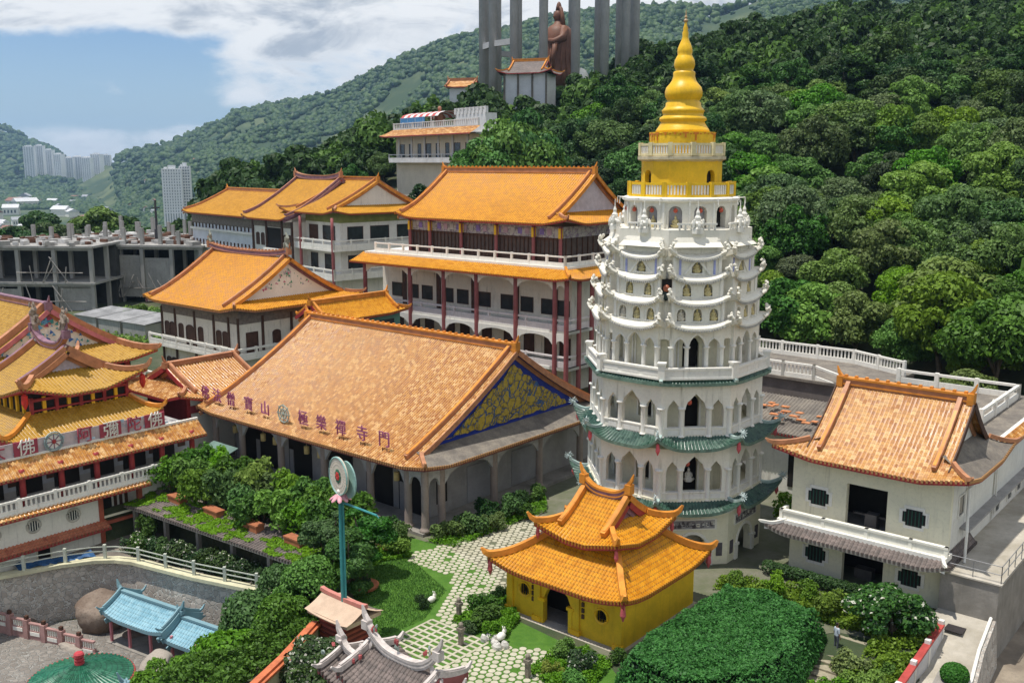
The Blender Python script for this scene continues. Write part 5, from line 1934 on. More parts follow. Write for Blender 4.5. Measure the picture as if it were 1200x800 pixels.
def build_row():
    """three linked orange roofed wings climbing away to the left"""
    RT = R(-48)
    def at(p, q):
        return G(p, q, 0, RT)
    # nearest wing with a gable
    t = thing('monastery_wing', 'gabled wing with yellow orange roof and two white galleries, right of its row', 'monastery wing', at(-122.5, 78.7), RT, 'linked wings behind the temple')
    roof(t, -4.6, 9.8, -9.0, 9.0, 16.7, 21.0, TYELLOW, RIDGE, 'hip', 'hip', inset=2.4, tg=0.22, lift=0.5, sp=0.35, ribh=0.07, ridge_h=0.5, ridge_top=RIDGE_O, gable_m=PCREAM, verge_in=0.7, nt=10, soffit=GRILL, wallin=1.6, studs=False, bargeboard=RIDGE_O)
    w = MB()
    w.box(-3.6, 8.2, -7.0, 8, 0, 16.9, 0)
    w.box(-3.65, 8.25, -7.06, 8, 15.4, 16.7, 1)
    for z in (12.0, 8.1):
        w.box(-3.6, 9.6, -9.0, -7.0, z - 0.3, z, 2)
        w.box(8.2, 9.6, -7.0, 6.0, z - 0.3, z, 2)
    w.build('wall', [PCREAM, M('olive frieze', (0.22, 0.24, 0.07), 0.6, 0.2, 1), OWHITE], t)
    for z in (12.0, 8.1):
        balustrade(t, [(-3.5, -8.9, z), (9.5, -8.9, z), (9.5, 5, z)], 1.2, OWHITE, 'gallery_railing', 2.8, None, kerb=0.6, railh=0.18)
    for x, wd in ((-1.9, 1.8), (1.4, 2.2), (5.4, 3.0)):
        window(t, x, -7.0, 12.9, wd, 2.0, DGLASS if wd != 2.2 else BROWN, BROWN)
        window(t, x, -7.0, 9.0, wd * 0.8, 2.0, DGLASS, BROWN)
    for y, wd in ((-4.6, 2.4), (-0.6, 3.0), (3.6, 2.4)):
        window(t, 8.2, y, 12.9, wd, 1.9, DGLASS, BROWN, side=R(90))
        window(t, 8.2, y, 9.0, wd, 1.9, DGLASS, BROWN, side=R(90))
    cm = column_mesh(0.22, 16.2, PINKRED, False, 8, False)
    for x in (1.0, 9.3):
        mobj('column', cm, t, (x, -8.9, 0))
    # middle wing
    t = thing('monastery_wing', 'middle wing with purple trimmed yellow roof above a single recessed balcony', 'monastery wing', at(-128.0, 77.4), RT, 'linked wings behind the temple')
    roof(t, -7.6, 5.4, -9.3, 9.3, 15.5, 21.0, TYELLOW, RIDGE_P, 'gable', 'gable', lift=0.5, sp=0.35, ribh=0.07, ridge_h=0.6, ridge_top=RIDGE, ridge_curve=0.5, gable_m=PCREAM, verge_in=0.4, nt=10, soffit=GRILL,
         wallin=1.2, studs=False, bargeboard=RIDGE_P, hipw=0.32)
    w = MB()
    w.box(-7.0, 4.9, -7.8, 8, 0, 15.8, 0)
    w.box(-2.6, 1.8, -7.86, -7.8, 11.3, 14.2, 1)
    w.box(-2.6, 1.8, -8.6, -7.8, 9.8, 11.3, 2)
    w.box(-7.0, 4.9, -7.9, -7.8, 14.3, 15.6, 3)
    for x in (-6.8, -2.7, 1.9, 4.7):
        w.box(x - 0.2, x + 0.2, -8.0, -7.8, 4, 15.4, 4)
    w.build('wall', [PCREAM, DARK, OWHITE, GRILL, BROWN], t)
    for x in (-5.5, -4.0, 2.7, 3.9):
        window(t, x, -7.8, 11.6, 0.9, 1.7, BROWN, BROWN, True)
    # far wing
    t = thing('monastery_wing', 'far white wing with plain yellow roof at the left end of its row', 'monastery wing', at(-150.5, 79.5), RT, 'linked wings behind the temple')
    roof(t, -12.5, 14.0, -8.5, 8.5, 15.2, 18.7, TYELLOW, RIDGE, 'gable', 'gable', lift=0.4, sp=0.38, ribh=0.07, ridge_h=0.5, ridge_top=RIDGE_O, verge_in=0.4, nt=8, soffit=GRILL, wallin=1.2, studs=False)
    w = MB()
    w.box(-11.5, 13.5, -7.2, 7.5, -2, 15.5, 0)
    w.box(-11.5, 13.5, -7.28, -7.2, 13.4, 15.0, 1)
    for z in (12.4, 9.5, 6.2):
        w.box(-11.6, 13.5, -7.6, -7.2, z, z + 0.35, 2)
    for i in range(20):
        x = -11 + i * 1.25
        w.box(x - 0.05, x + 0.05, -7.4, -7.2, 12.6, 13.5, 3)
        w.box(x - 0.05, x + 0.05, -7.4, -7.2, 9.8, 10.8, 3)
    w.build('wall', [M('blue white wall', (0.60, 0.63, 0.66), 0.7, 0.08, 0.7, streak=0.4), GRILL, OWHITE, BROWN], t)


build_row()


def build_left_temples():
    # front hall with the double roof
    t = thing('ochre_temple', 'ochre roofed double tiered temple with a swallow tail ridge and red eaves', 'temple', G(-71.5, 32.6))
    ro = roof(t, -5.6, 5.0, -4.6, 4.6, 7.55, 10.1, TOLD, RIDGE, 'hip', 'hip', inset=2.6, tg=0.42, lift=0.95, liftd=3.2, sp=0.26, ribh=0.06, ridge_h=0.4, ridge_curve=1.1, ridge_top=RIDGE_P, gable_m=M('grey lilac gable', (0.46, 0.42, 0.48), 0.7, 0.2, 3, mottled=0.3),
              tip=0.6, verge_in=0.3, nt=12, soffit=RED, wallin=1.2, studs=False, hipw=0.35, bargeboard=RIDGE)
    d = MB()
    random.seed(12)
    d.tube([(0, 0, -0.6), (0.15, 0, 0.0), (-0.05, 0, 0.6), (0.25, 0, 1.1), (0.1, 0, 1.5)], [0.22, 0.25, 0.22, 0.2, 0.08], 6)
    for i in range(18):
        d.blob((random.uniform(-0.35, 0.45), random.uniform(-0.2, 0.2), random.uniform(0.0, 1.6)), 0.15, 0.1, 0.2, None, 5, 4, 0.3)
    me = d.mesh('ridge_ornament', M('weathered dragon', (0.30, 0.24, 0.19), 0.7, 0.3, 4))
    mobj('ridge_ornament', me, ro, (-2.6, 0, 11.6))
    mobj('ridge_ornament', me, ro, (2.2, 0, 11.6), PI)
    w = MB()
    w.box(-4.2, 3.7, -3.6, 3.6, 5.5, 7.8, 0)
    for i in range(9):
        y = -3.5 + i * 0.875
        w.box(3.7, 3.86, y - 0.12, y + 0.12, 6.2, 7.5, 1 if i % 2 else 2)
    w.box(3.7, 3.9, -3.6, 3.6, 7.2, 7.4, 2)
    w.box(3.7, 3.9, -3.6, 3.6, 6.5, 6.62, 2)
    for i in range(8):
        x = -4.0 + i
        w.box(x - 0.12, x + 0.12, -3.76, -3.6, 6.2, 7.5, 1)
    w.box(-5.5, 5.0, -4.8, 4.8, -1, 5.6, 3)
    w.build('wall', [DARK, GOLD, RED, PINKRED], t)
    skirt_roof(t, (-8.5, 6.9, -7.0, 4.6), (-4.2, 3.8, -3.7, 3.65), 5.05, 6.35, TOLD, RIDGE_O, lift=0.8, liftd=3.5, sp=0.26, tip=0.5, name='lower_roof', soff=RED, nt=9)
    ce = MB()
    ce.lathe([(0.04, 0), (0.2, -0.15), (0.22, -0.7), (0.12, -0.95), (0.04, -1.1)], 8)
    cm = ce.mesh('red_bracket', M('bright red bracket', (0.50, 0.03, 0.02), 0.5, 0.2, 3))
    for x, y, z in ((4.7, -4.3, 8.1), (4.7, 4.3, 8.1), (6.3, -6.5, 5.6)):
        mobj('red_bracket', cm, ro, (x, y, z))
    # back hall with the painted gable
    t = thing('ochre_hall', 'larger ochre roofed hall with a blue flowered white gable behind the swallow tail temple', 'temple hall', G(-88.5, 35.9))
    roof(t, -16.0, 13.3, -7.2, 7.2, 7.5, 11.9, TOLD, RIDGE, 'gable', 'hip', inset=3.4, tg=0.24, lift=0.5, sp=0.3, ribh=0.06, ridge_h=0.5, ridge_top=RIDGE_P, gable_m=OWHITE, verge_in=0.7, nt=12, gable_in=0.5, wallin=1.3, soffit=RED, studs=False,
         bargeboard=M('pink barge board', (0.50, 0.16, 0.18), 0.6, 0.2, 2), hipw=0.45)
    flower_panel(t, 13.5 - 3.4 - 0.5, 0, 8.55, 9.0, 2.6, 9, [M('painted blue', (0.03, 0.12, 0.38), 0.5), M('painted teal', (0.04, 0.24, 0.24), 0.5), M('painted maroon', (0.28, 0.05, 0.10), 0.5), M('painted sky', (0.10, 0.30, 0.50), 0.5)])
    w = MB()
    w.box(-15.0, 10.8, -6.0, 6.0, -1, 7.7, 0)
    w.box(10.8, 10.9, -6.0, 6.0, 4.6, 7.2, 1)
    for y in (-5.5, -2.5, 0.5, 3.5, 5.6):
        w.box(10.9, 11.1, y - 0.2, y + 0.2, 0, 7.5, 2)
    w.build('wall', [PCREAM, DARK, RED], t)
    # white walkway seen between the roofs
    a = thing('white_footbridge', 'short white railed footbridge between the ochre temple and the salmon wing', 'footbridge', G(-74.5, 45.0))
    b = MB()
    b.box(-5.0, 5.0, -1.0, 1.0, 4.3, 4.6)
    b.build('deck', OWHITE, a)
    balustrade(a, [(-5, -0.9, 4.6), (5, -0.9, 4.6)], 0.9, OWHITE, 'railing', 1.6, None)
    balustrade(a, [(-5, 0.9, 4.6), (5, 0.9, 4.6)], 0.9, OWHITE, 'railing', 1.6, None)
    # small salmon wing at the left end of the long hall
    a = thing('salmon_wing', 'small salmon tiled wing with curled eaves at the left end of the long hall', 'roofed wing', G(-70.3, 44.8), ROT + R(90))
    roof(a, -4.9, 5.2, -3.4, 6.0, 5.15, 7.2, TSALMON, RIDGE, 'hip', 'hip', inset=1.6, tg=0.36, lift=0.6, liftd=2.2, sp=0.27, ribh=0.08, ridge_h=0.35, gable_m=PINKRED, verge_in=0.4, nt=9, wallin=0.9, studs=False, tip=0.3)
    w = MB()
    w.box(-3.6, 4.5, -2.6, 3.2, 0, 5.3, 0)
    w.box(-3.7, -3.6, -2.6, 3.2, 3.0, 5.3, 1)
    w.box(-3.6, 4.5, -2.68, -2.6, 4.0, 4.6, 1)
    for y in (-2.5, 3.1):
        w.box(-3.85, -3.55, y - 0.15, y + 0.15, 2.0, 5.2, 2)
    w.build('wall', [PCREAM, M('red lacquer panel', (0.28, 0.05, 0.06), 0.5, 0.2, 2), RED], a)


build_left_temples()


def build_gallery():
    """the long white gallery with the letter board on its parapet (front left)"""
    # local frame: x along q (away), y towards -p; outer face looks along -y => rz = ROT+90
    t = thing('gallery_building', 'long white gallery building with red letter board, tiled eave and round windows', 'gallery building', G(-62.0, 30.0), ROT + R(90))
    # outward normal (+p) is local -y
    L0, L1 = -9.5, 8.8
    w = MB()
    w.box(L0, 0.5, 0.0, 8.0, -2.4, 1.75, 0)
    w.box(0.5, 3.6, 1.2, 8.0, -2.4, 1.6, 0)
    w.box(3.6, L1, 0.0, 8.0, -2.4, 1.75, 0)
    w.box(L0, L1, 2.0, 8.0, 1.6, 4.4, 1)
    w.box(L0, L1, -0.75, 2.0, 1.72, 1.95, 0)
    w.box(L0, L1 - 1.5, 0.95, 6.5, 4.4, 4.9, 1)
    w.box(L0, L1, 1.97, 2.0, 2.5, 3.7, 2)
    w.build('wall', [M('cream white wall', (0.74, 0.72, 0.64), 0.7, 0.06, 0.6, streak=0.5), GREYW, M('grey blue panel', (0.36, 0.38, 0.42), 0.6, 0.2, 1)], t)
    dk = MB()
    for i, x in enumerate((-8.2, -5.6, -3.1, -0.6, 1.9, 4.3, 6.6)):
        dk.box(x - 0.85, x + 0.85, 1.92, 1.98, 2.1, 3.5, 0)
        dk.box(x + 1.15, x + 1.75, 1.92, 1.98, 2.8, 3.4, 1)
    dk.build('opening', [DARK, BROWN], t)
    cm = column_mesh(0.2, 2.7, RED, False, 8, False)
    for x in (-9.2, -6.9, -4.3, -1.8, 0.6, 3.1, 5.4, 7.8):
        mobj('column', cm, t, (x, 0.1, 1.95), 0, (1, 1, 0.9))
    balustrade(t, [(L0, -0.6, 1.95), (L1, -0.6, 1.95)], 0.8, OWHITE, 'railing', 2.3, 0.3, kerb=0.22, railh=0.14)
    skirt_roof(t, (L0, L1, -0.35, 3), (L0, L1, 0.9, 3), 4.0, 5.0, MATS['salmon roof tiles'], RIDGE, sides='f', lift=0, sp=0.27, hips=False, name='tiled_eave', nt=6, ribh=0.08)
    skirt_roof(t, (L0, 3.8, -1.05, 3), (L0, 3.8, -0.7, 3), 1.66, 1.84, MATS['salmon roof tiles'], RIDGE, sides='f', lift=0, sp=0.27, hips=False, name='tile_drip', nt=2)
    sk = skirt_roof(t, (L0, 0.9, -0.7, 3), (L0, 0.5, 0.0, 3), -0.75, -0.4, MT('red roof tiles', [(0.40, 0.12, 0.06), (0.48, 0.17, 0.09), (0.34, 0.09, 0.05)], 0.5), RIDGE, sides='f', lift=0, sp=0.24, hips=False, name='red_tile_band', nt=3)
    for x in (-6.4, -3.9, -1.3):
        b = MB()
        b.tube([(x + 0.42 * math.cos(2 * PI * i / 20), -0.02, 0.55 + 0.42 * math.sin(2 * PI * i / 20)) for i in range(21)], 0.09, 6, 0)
        b.plate([(x + 0.4 * math.cos(2 * PI * i / 16), 0.55 + 0.4 * math.sin(2 * PI * i / 16)) for i in range(16)], -0.02, 0.03, 1)
        for i in range(4):
            xx = x - 0.24 + 0.16 * i
            b.box(xx - 0.02, xx + 0.02, -0.05, -0.02, 0.25, 0.85, 2)
        b.build('round_window', [M('stone ring', (0.46, 0.44, 0.38), 0.7, 0.2, 2), DGLASS, OWHITE], t)
    for x in (-3.4, -6.9):
        window(t, x, 0.0, -2.0, 0.8, 1.2, DARK, CREAM, True, 'arched_doorway')
    # red doorway bay
    d = MB()
    d.box(0.45, 0.75, -0.1, 0.2, -2.4, 1.5, 0)
    d.box(3.3, 3.6, -0.1, 0.2, -2.4, 1.5, 0)
    d.box(0.45, 3.6, -0.1, 0.1, -0.75, -0.55, 0)
    d.box(0.75, 3.3, 0.0, 0.1, -0.3, -0.15, 1)
    d.box(0.75, 3.3, 1.1, 1.2, -1.0, 1.4, 2)
    d.box(1.1, 1.9, 1.0, 1.1, -0.9, 0.9, 3)
    for x in (2.2, 2.6, 3.0):
        d.box(x - 0.1, x + 0.1, 1.0, 1.1, -0.9, 1.0, 4)
    d.build('red_doorway', [M('brick red frame', (0.36, 0.09, 0.05), 0.6, 0.2, 2), CREAM, PCREAM, DARK, BROWN], t)
    # letter board along the parapet
    pb = MB()
    pb.box(L0, L1, 0.75, 0.95, 4.9, 5.05, 0)
    pb.box(L0, L1 - 3.0, 0.86, 0.92, 5.05, 5.95, 3)
    RDP = M('red letter plate', (0.36, 0.06, 0.09), 0.5, 0.15, 2)
    xs = [-9.0, -7.2, -5.45, -3.6, -1.8, 0.25, 2.1, 3.8, 5.4]
    random.seed(8)
    for i in range(60):
        pb.cbox((random.uniform(L0, L1 - 2.4), 0.85, random.uniform(5.1, 5.95)), random.uniform(0.1, 0.5), 0.02, random.uniform(0.05, 0.25), 0, random.choice((1, 2, 1)))
    pb.build('letter_board', [OWHITE, M('pale blue cloud paint', (0.42, 0.58, 0.68), 0.6, 0.2, 2), M('grey cloud paint', (0.42, 0.42, 0.46), 0.6, 0.2, 2), M('pinkish board', (0.52, 0.44, 0.44), 0.6, 0.2, 1.5, streak=0.5)], t)
    for ch, x, inv in zip('南無大佛*阿彌陀佛', xs, (0, 1, 0, 1, 0, 0, 1, 0, 1)):
        if ch == '*':
            wb = MB()
            for rr in (0.62, 0.5):
                wb.tube([(x + rr * math.cos(2 * PI * i / 22), 0.76, 5.55 + rr * math.sin(2 * PI * i / 22)) for i in range(23)], 0.05, 5, 0)
            wb.plate([(x + 0.5 * math.cos(2 * PI * i / 20), 5.55 + 0.5 * math.sin(2 * PI * i / 20)) for i in range(20)], 0.76, 0.84, 1)
            for i in range(8):
                a = 2 * PI * i / 8
                wb.tube([(x, 0.74, 5.55), (x + 0.5 * math.cos(a), 0.74, 5.55 + 0.5 * math.sin(a))], 0.035, 4, 2)
            wb.blob((x, 0.74, 5.55), 0.16, 0.06, 0.16, 3)
            wb.build('wheel_emblem', [M('grey green ring', (0.26, 0.34, 0.34), 0.5, 0.2, 4), OWHITE, RIDGE_P, RED], t)
            continue
        if inv:
            b = MB()
            b.box(x - 0.75, x + 0.75, 0.74, 0.85, 5.07, 6.0)
            b.build('letter_plate', RDP, t)
        me = text_mesh(ch, 1.15, 0.04, OWHITE if inv else RDP)
        me.transform(Matrix.Rotation(R(90), 4, 'X'))
        mobj('letter', me, t, (x, 0.70, 5.52))


build_gallery()
# ------------------------------------------------------------------ foliage
def leaf_quads(blobs, n, size, rng, up=0.35, shell=(0.72, 1.04), low=-0.55, asp=0.6):
    B = np.array(blobs, float)
    ar = (B[:, 3] * B[:, 4] + B[:, 4] * B[:, 5] + B[:, 3] * B[:, 5])
    k = rng.choice(len(B), n, p=ar / ar.sum())
    d = rng.normal(size=(n, 3))
    d /= np.linalg.norm(d, axis=1)[:, None]
    bad = d[:, 2] < low
    d[bad, 2] *= -1
    rad = rng.uniform(shell[0], shell[1], n)
    c = B[k, :3] + d * B[k, 3:6] * rad[:, None]
    nrm = d + rng.normal(size=(n, 3)) * 0.55
    nrm[:, 2] += up
    nrm /= np.linalg.norm(nrm, axis=1)[:, None]
    t = np.cross(nrm, rng.normal(size=(n, 3)))
    t /= np.linalg.norm(t, axis=1)[:, None]
    s = np.cross(nrm, t)
    a = (size * rng.uniform(0.6, 1.35, n))[:, None]
    bend = nrm * a * 0.18
    V = np.stack([c - t * a - bend, c - s * a * asp + bend, c + t * a - bend, c + s * a * asp + bend], 1).reshape(-1, 3)
    F = np.arange(4 * n).reshape(-1, 4)
    return V, F


def crown_blobs(rng, Rr, H, k, z0):
    out = []
    for i in range(k):
        while True:
            v = rng.uniform(-1, 1, 3)
            if 0.15 < np.dot(v, v) < 1 and v[2] > -0.75:
                break
        r = Rr * rng.uniform(0.20, 0.50) * (1.0 if k < 30 else 0.86)
        out.append((v[0] * (Rr - r * 0.6), v[1] * (Rr - r * 0.6), z0 + H * 0.5 + v[2] * (H * 0.5 - r * 0.3), r, r, r * rng.uniform(0.6, 0.85)))
    return out


def tree_meshes(seed, Rr, H, zc, mat, nl, ls, k=13, asp=0.6):
    """crown radius Rr, crown height H starting at height zc"""
    rng = np.random.default_rng(seed)
    bl = crown_blobs(rng, Rr, H, k, zc)
    V, F = leaf_quads(bl, nl, ls, rng, asp=asp)
    cm = np_mesh('crown', V, F, [mat])
    random.seed(seed)
    tb = MB()
    top = zc + H * 0.45
    r0 = 0.06 * (zc + H) ** 0.8 * 0.5 + 0.06
    path = [(0, 0, -0.8), (random.uniform(-.1, .1), random.uniform(-.1, .1), zc * 0.5), (random.uniform(-.3, .3), random.uniform(-.3, .3), zc + H * 0.1), (random.uniform(-.5, .5), random.uniform(-.5, .5), top)]
    tb.tube(path, [r0 * 1.3, r0, r0 * 0.75, r0 * 0.3], 7)
    for b in bl[:8]:
        s = Vector(path[2]) * 0.7 + Vector(path[1]) * 0.3
        e = Vector(b[:3])
        m_ = s.lerp(e, 0.55) + Vector((0, 0, 0.15 * H))
        tb.tube([s, m_, e], [r0 * 0.5, r0 * 0.3, r0 * 0.08], 5)
    return cm, tb.mesh('trunk', BARK, True)


def plant_tree(meshes, loc, label, cat='tree', name='tree', group=None, s=1.0, rz=None, sz=None):
    t = bpy.data.objects.new(name, None)
    COL.objects.link(t)
    t.empty_display_size = 0.3
    t.location = loc
    t.rotation_euler = (0, 0, random.uniform(0, 6.28) if rz is None else rz)
    t.scale = (s, s, sz or s)
    tag(t, label, cat, group)
    for nm, me in zip(('crown', 'trunk'), meshes):
        mobj(nm, me, t)
    return t


def shrub_mesh(seed, rx, ry, h, mat, nl, ls, k=9):
    rng = np.random.default_rng(seed)
    bl = []
    for i in range(k):
        a = rng.uniform(0, 6.28)
        d = rng.uniform(0, 0.75)
        r = h * rng.uniform(0.26, 0.42)
        bl.append((rx * d * math.cos(a), ry * d * math.sin(a), h * rng.uniform(0.3, 0.75), r * rx / h * 1.0, r * ry / h * 1.0, r))
    V, F = leaf_quads(bl, nl, ls, rng, up=0.5, shell=(0.55, 1.08))
    st = MB()
    for b in bl[:6]:
        st.tube([(b[0] * 0.2, b[1] * 0.2, -0.15), (b[0] * 0.7, b[1] * 0.7, b[2] * 0.6), (b[0], b[1], b[2])], [0.045, 0.03, 0.012], 4)
    sv = np.array(st.v)
    me = bpy.data.meshes.new('shrub')
    nv = len(V)
    VV = np.vstack([V, sv])
    me.from_pydata([tuple(v) for v in VV], [], [tuple(f) for f in F] + [tuple(i + nv for i in f) for f in st.f])
    me.materials.append(mat)
    me.materials.append(BARK)
    me.polygons.foreach_set('material_index', [0] * len(F) + [1] * len(st.f))
    me.update()
    return me


SHR = {}
for i, (k, mat) in enumerate((('m', LEAF_M), ('d', LEAF_D), ('l', LEAF_L), ('f', LEAF_FL), ('y', LEAF_Y))):
    SHR[k] = [shrub_mesh(40 + i * 3 + j, 1.0, 1.0, 1.2, mat, 1500, 0.085) for j in range(2)]


def shrub(kind, p, q, z, s, label, group=None, name='shrub', sz=None, sx=None):
    o = bpy.data.objects.new(name, random.choice(SHR[kind]))
    COL.objects.link(o)
    o.location = G(p, q, z)
    o.rotation_euler = (0, 0, random.uniform(0, 6.28))
    o.scale = (sx or s, s, sz or s)
    return tag(o, label, 'shrub', group)


# ------------------------------------------------------------------ lower court
PINK = M('pink paint', (0.55, 0.20, 0.22), 0.6, 0.12, 1.5, streak=0.3)


def mat_rubble(name='rubble stone', k=1.0):
    m, t, b = newmat(name)
    tc = t.node('ShaderNodeTexCoord')
    P = tc.outputs['Object']
    v = t.node('ShaderNodeTexVoronoi', feature='DISTANCE_TO_EDGE')
    v.inputs['Scale'].default_value = 2.9
    v2 = t.node('ShaderNodeTexVoronoi')
    v2.inputs['Scale'].default_value = 2.9
    wob = t.node('ShaderNodeVectorMath', operation='ADD')
    nz = t.node('ShaderNodeTexNoise')
    nz.inputs['Scale'].default_value = 2.5
    sc_ = t.node('ShaderNodeVectorMath', operation='SCALE')
    t.link(P, nz.inputs['Vector'])
    t.link(nz.outputs['Color'], sc_.inputs[0])
    sc_.inputs['Scale'].default_value = 0.35
    t.link(P, wob.inputs[0])
    t.link(sc_.outputs[0], wob.inputs[1])
    t.link(wob.outputs[0], v.inputs['Vector'])
    t.link(wob.outputs[0], v2.inputs['Vector'])
    f = t.smooth(v.outputs['Distance'], 0.03, 0.09)
    sepc = t.node('ShaderNodeSeparateColor')
    t.link(v2.outputs['Color'], sepc.inputs[0])
    st = t.ramp(sepc.outputs[0], [(0, (0.32, 0.28, 0.24)), (0.5, (0.42, 0.375, 0.325)), (1, (0.52, 0.47, 0.41))])
    c = t.mix(f, (0.55, 0.53, 0.48), st)
    big = t.noise(P, 0.35, 4, 0.6)
    c = t.mix(t.math('MULTIPLY', t.smooth(big, 0.4, 0.7), 0.28), c, (0.14, 0.13, 0.11))
    c = t.mix(1.0, c, (k, k, k), 'MULTIPLY')
    t.link(c, b.inputs['Base Color'])
    b.inputs['Roughness'].default_value = 0.9
    bp = t.node('ShaderNodeBump')
    bp.inputs['Distance'].default_value = 0.08
    t.link(f, bp.inputs['Height'])
    t.link(bp.outputs[0], b.inputs['Normal'])
    return m


RUB = mat_rubble()


def build_lower_court():
    pts = [(-75, 12), (-66, 19.0), (-61.5, 23.6), (-60.4, 26.8), (-59.4, 28.6), (-58.4, 29.6), (-57.2, 30.2), (-55.0, 30.7), (-52, 31.4), (-47.7, 32.7), (-45.6, 33.2)]
    P = [G(a, b, -2.0) for a, b in pts]
    t = thing('stone_retaining_wall', 'curved rubble stone retaining wall with a cream coping round the lower court', 'retaining wall', (0, 0, 0), 0)
    w = MB()
    V, F = [], []
    for i, a in enumerate(P):
        for z, off in ((-6.2, -0.5), (-2.0, 0.0), (-2.0, 0.5), (-6.2, 0.5)):
            n = (P[min(i + 1, len(P) - 1)] - P[max(i - 1, 0)]).normalized()
            nn = Vector((-n.y, n.x, 0))
            V.append((a.x + nn.x * off, a.y + nn.y * off, z))
    for i in range(len(P) - 1):
        for k in range(4):
            j = (k + 1) % 4
            F.append((4 * i + k, 4 * i + j, 4 * i + 4 + j, 4 * i + 4 + k))
    w.add(V, F)
    w.build('stone_face', RUB, t)
    c = MB()
    c.sweep([p + Vector((0, 0, 0.003)) for p in P], 0.7, 0.22)
    c.build('coping', M('cream coping', (0.56, 0.53, 0.36), 0.75, 0.15, 1.2, streak=0.4), t)
    f = thing('terrace_fence', 'low fence of pale posts and rails along the curved stone wall', 'fence', (0, 0, 0), 0)
    FM = M('pale green fence', (0.50, 0.52, 0.44), 0.6, 0.15, 2)
    r = MB()
    for h in (0.75, 0.45):
        r.sweep([p + Vector((0, 0, 0.22 + h)) for p in P], 0.05, 0.06)
    r.build('rail', FM, f)
    pm = MB()
    pm.box(-0.09, 0.09, -0.09, 0.09, 0, 0.95)
    pm = pm.mesh('post', FM)
    acc = 0.0
    for a, b in zip(P[:-1], P[1:]):
        L = (b - a).length
        while acc < L:
            p = a.lerp(b, acc / L)
            mobj('post', pm, f, (p.x, p.y, -1.78))
            acc += 2.4
        acc -= L
    # court floor
    fl = MB()
    fl.prism([tuple(G(p, q)[:2]) for p, q in ((-76, 9), (-40, 9), (-45.2, 33), (-52, 31.6), (-57.6, 29.9), (-61.5, 23.6))], -5.9, -5.42)
    struct('court_paving', fl, mat_rubble('court rubble', 0.52))
    gp = MB()
    gp.prism([tuple(G(p, q)[:2]) for p, q in ((-62.0, 24.2), (-59.5, 29.4), (-57.4, 30.5), (-46, 33.4), (-46, 35.2), (-62.0, 35.2))], -2.1, -1.96)
    struct('terrace_paving', gp, DCONC)
    # blue roofed walkway
    t = thing('blue_roofed_walkway', 'covered walkway with pale blue tiled roof and pink posts below the stone wall', 'walkway', G(-50.4, 28.9, -5.4), ROT + R(9))
    roof(t, -5.0, 0.6, -1.45, 1.45, 1.75, 2.75, TBLUE, TBLUE, 'gable', 'gable', lift=0.35, liftd=1.8, sp=0.22, ribh=0.05, ridge_h=0.16, ridge_w=0.2, verge_in=0.15, nt=6, wallin=0.3, studs=False, edge_tiles=False, gable_m=TBLUE, fascia=TBLUE, hipw=0.15, tip=0.35, bargeboard=TBLUE, soffit=BROWN)
    roof(t, 0.4, 5.3, -1.35, 1.35, 1.5, 2.4, TBLUE, TBLUE, 'gable', 'gable', lift=0.1, liftd=1, sp=0.22, ribh=0.05, ridge_h=0.14, ridge_w=0.2, verge_in=0.15, nt=6, wallin=0.3, studs=False, edge_tiles=False, gable_m=TBLUE, fascia=TBLUE, hipw=0.15, tip=0.1, bargeboard=TBLUE, soffit=BROWN)
    pm = MB()
    pm.box(-0.07, 0.07, -0.07, 0.07, 0, 1.8)
    pm = pm.mesh('post', PINK)
    for x in (-4.6, -2.9, -1.0, 0.9, 2.9, 5.0):
        for y in (-1.1, 1.1):
            mobj('post', pm, t, (x, y, 0))
    b = MB()
    b.box(0.7, 5.2, -1.22, -1.05, 0.42, 0.6, 0)
    b.box(0.7, 5.2, -1.2, -1.08, 0.0, 0.28, 1)
    for i in range(6):
        x = 0.85 + i * 0.83
        b.box(x - 0.08, x + 0.08, -1.2, -1.08, 0.28, 0.42, 1)
    b.box(-4.6, 5.2, 1.0, 1.12, 0.5, 0.62, 0)
    b.build('bench_rail', [PINK, OWHITE], t)
    fl = MB()
    fl.box(-4.9, 5.3, -1.35, 1.35, -0.4, 0.03)
    fl.build('floor', CONC, t)
    t = thing('blue_roofed_kiosk', 'second pale blue tiled roof cut off by the bottom edge, beside the trees', 'kiosk', G(-44.6, 25.3, -5.4), ROT + R(60))
    roof(t, -2.6, 2.6, -1.3, 1.3, 1.2, 2.1, TBLUE, TBLUE, 'gable', 'gable', lift=0.2, liftd=1, sp=0.22, ribh=0.05, ridge_h=0.14, ridge_w=0.2, verge_in=0.15, nt=6, wallin=0.3, studs=False, edge_tiles=False, gable_m=TBLUE, fascia=TBLUE, hipw=0.15, tip=0.1, bargeboard=TBLUE, soffit=BROWN)
    for x in (-2.2, 2.2):
        for y in (-1, 1):
            mobj('post', pm, t, (x, y, 0), 0, (1, 1, 0.7))
    # round green pavilion
    t = thing('round_pavilion', 'round pavilion with a green tiled cone roof and a red knobbed finial', 'pavilion', G(-50.2, 22.9, -5.4))
    r = MB()
    V, UV, F = [], [], []
    n = 60 * 4
    nt = 6
    for i in range(n + 1):
        a = 2 * PI * i / n
        k = (i % 4)
        hh = (0, 0.08, 0.12, 0.08)[k]
        for j in range(nt + 1):
            rr = 2.75 + (0.12 - 2.75) * j / nt
            z = 0.95 + 0.95 * (0.75 * j / nt + 0.25 * (j / nt) ** 2)
            V.append((rr * math.cos(a), rr * math.sin(a), z + hh * (1 - j / nt * 0.8)))
            UV.append((i / 4 + 0.001, j * 1.6))
    for i in range(n):
        for j in range(nt):
            a = i * (nt + 1) + j
            F.append((a, a + nt + 1, a + nt + 2, a + 1))
    r.add(V, F, 0, UV)
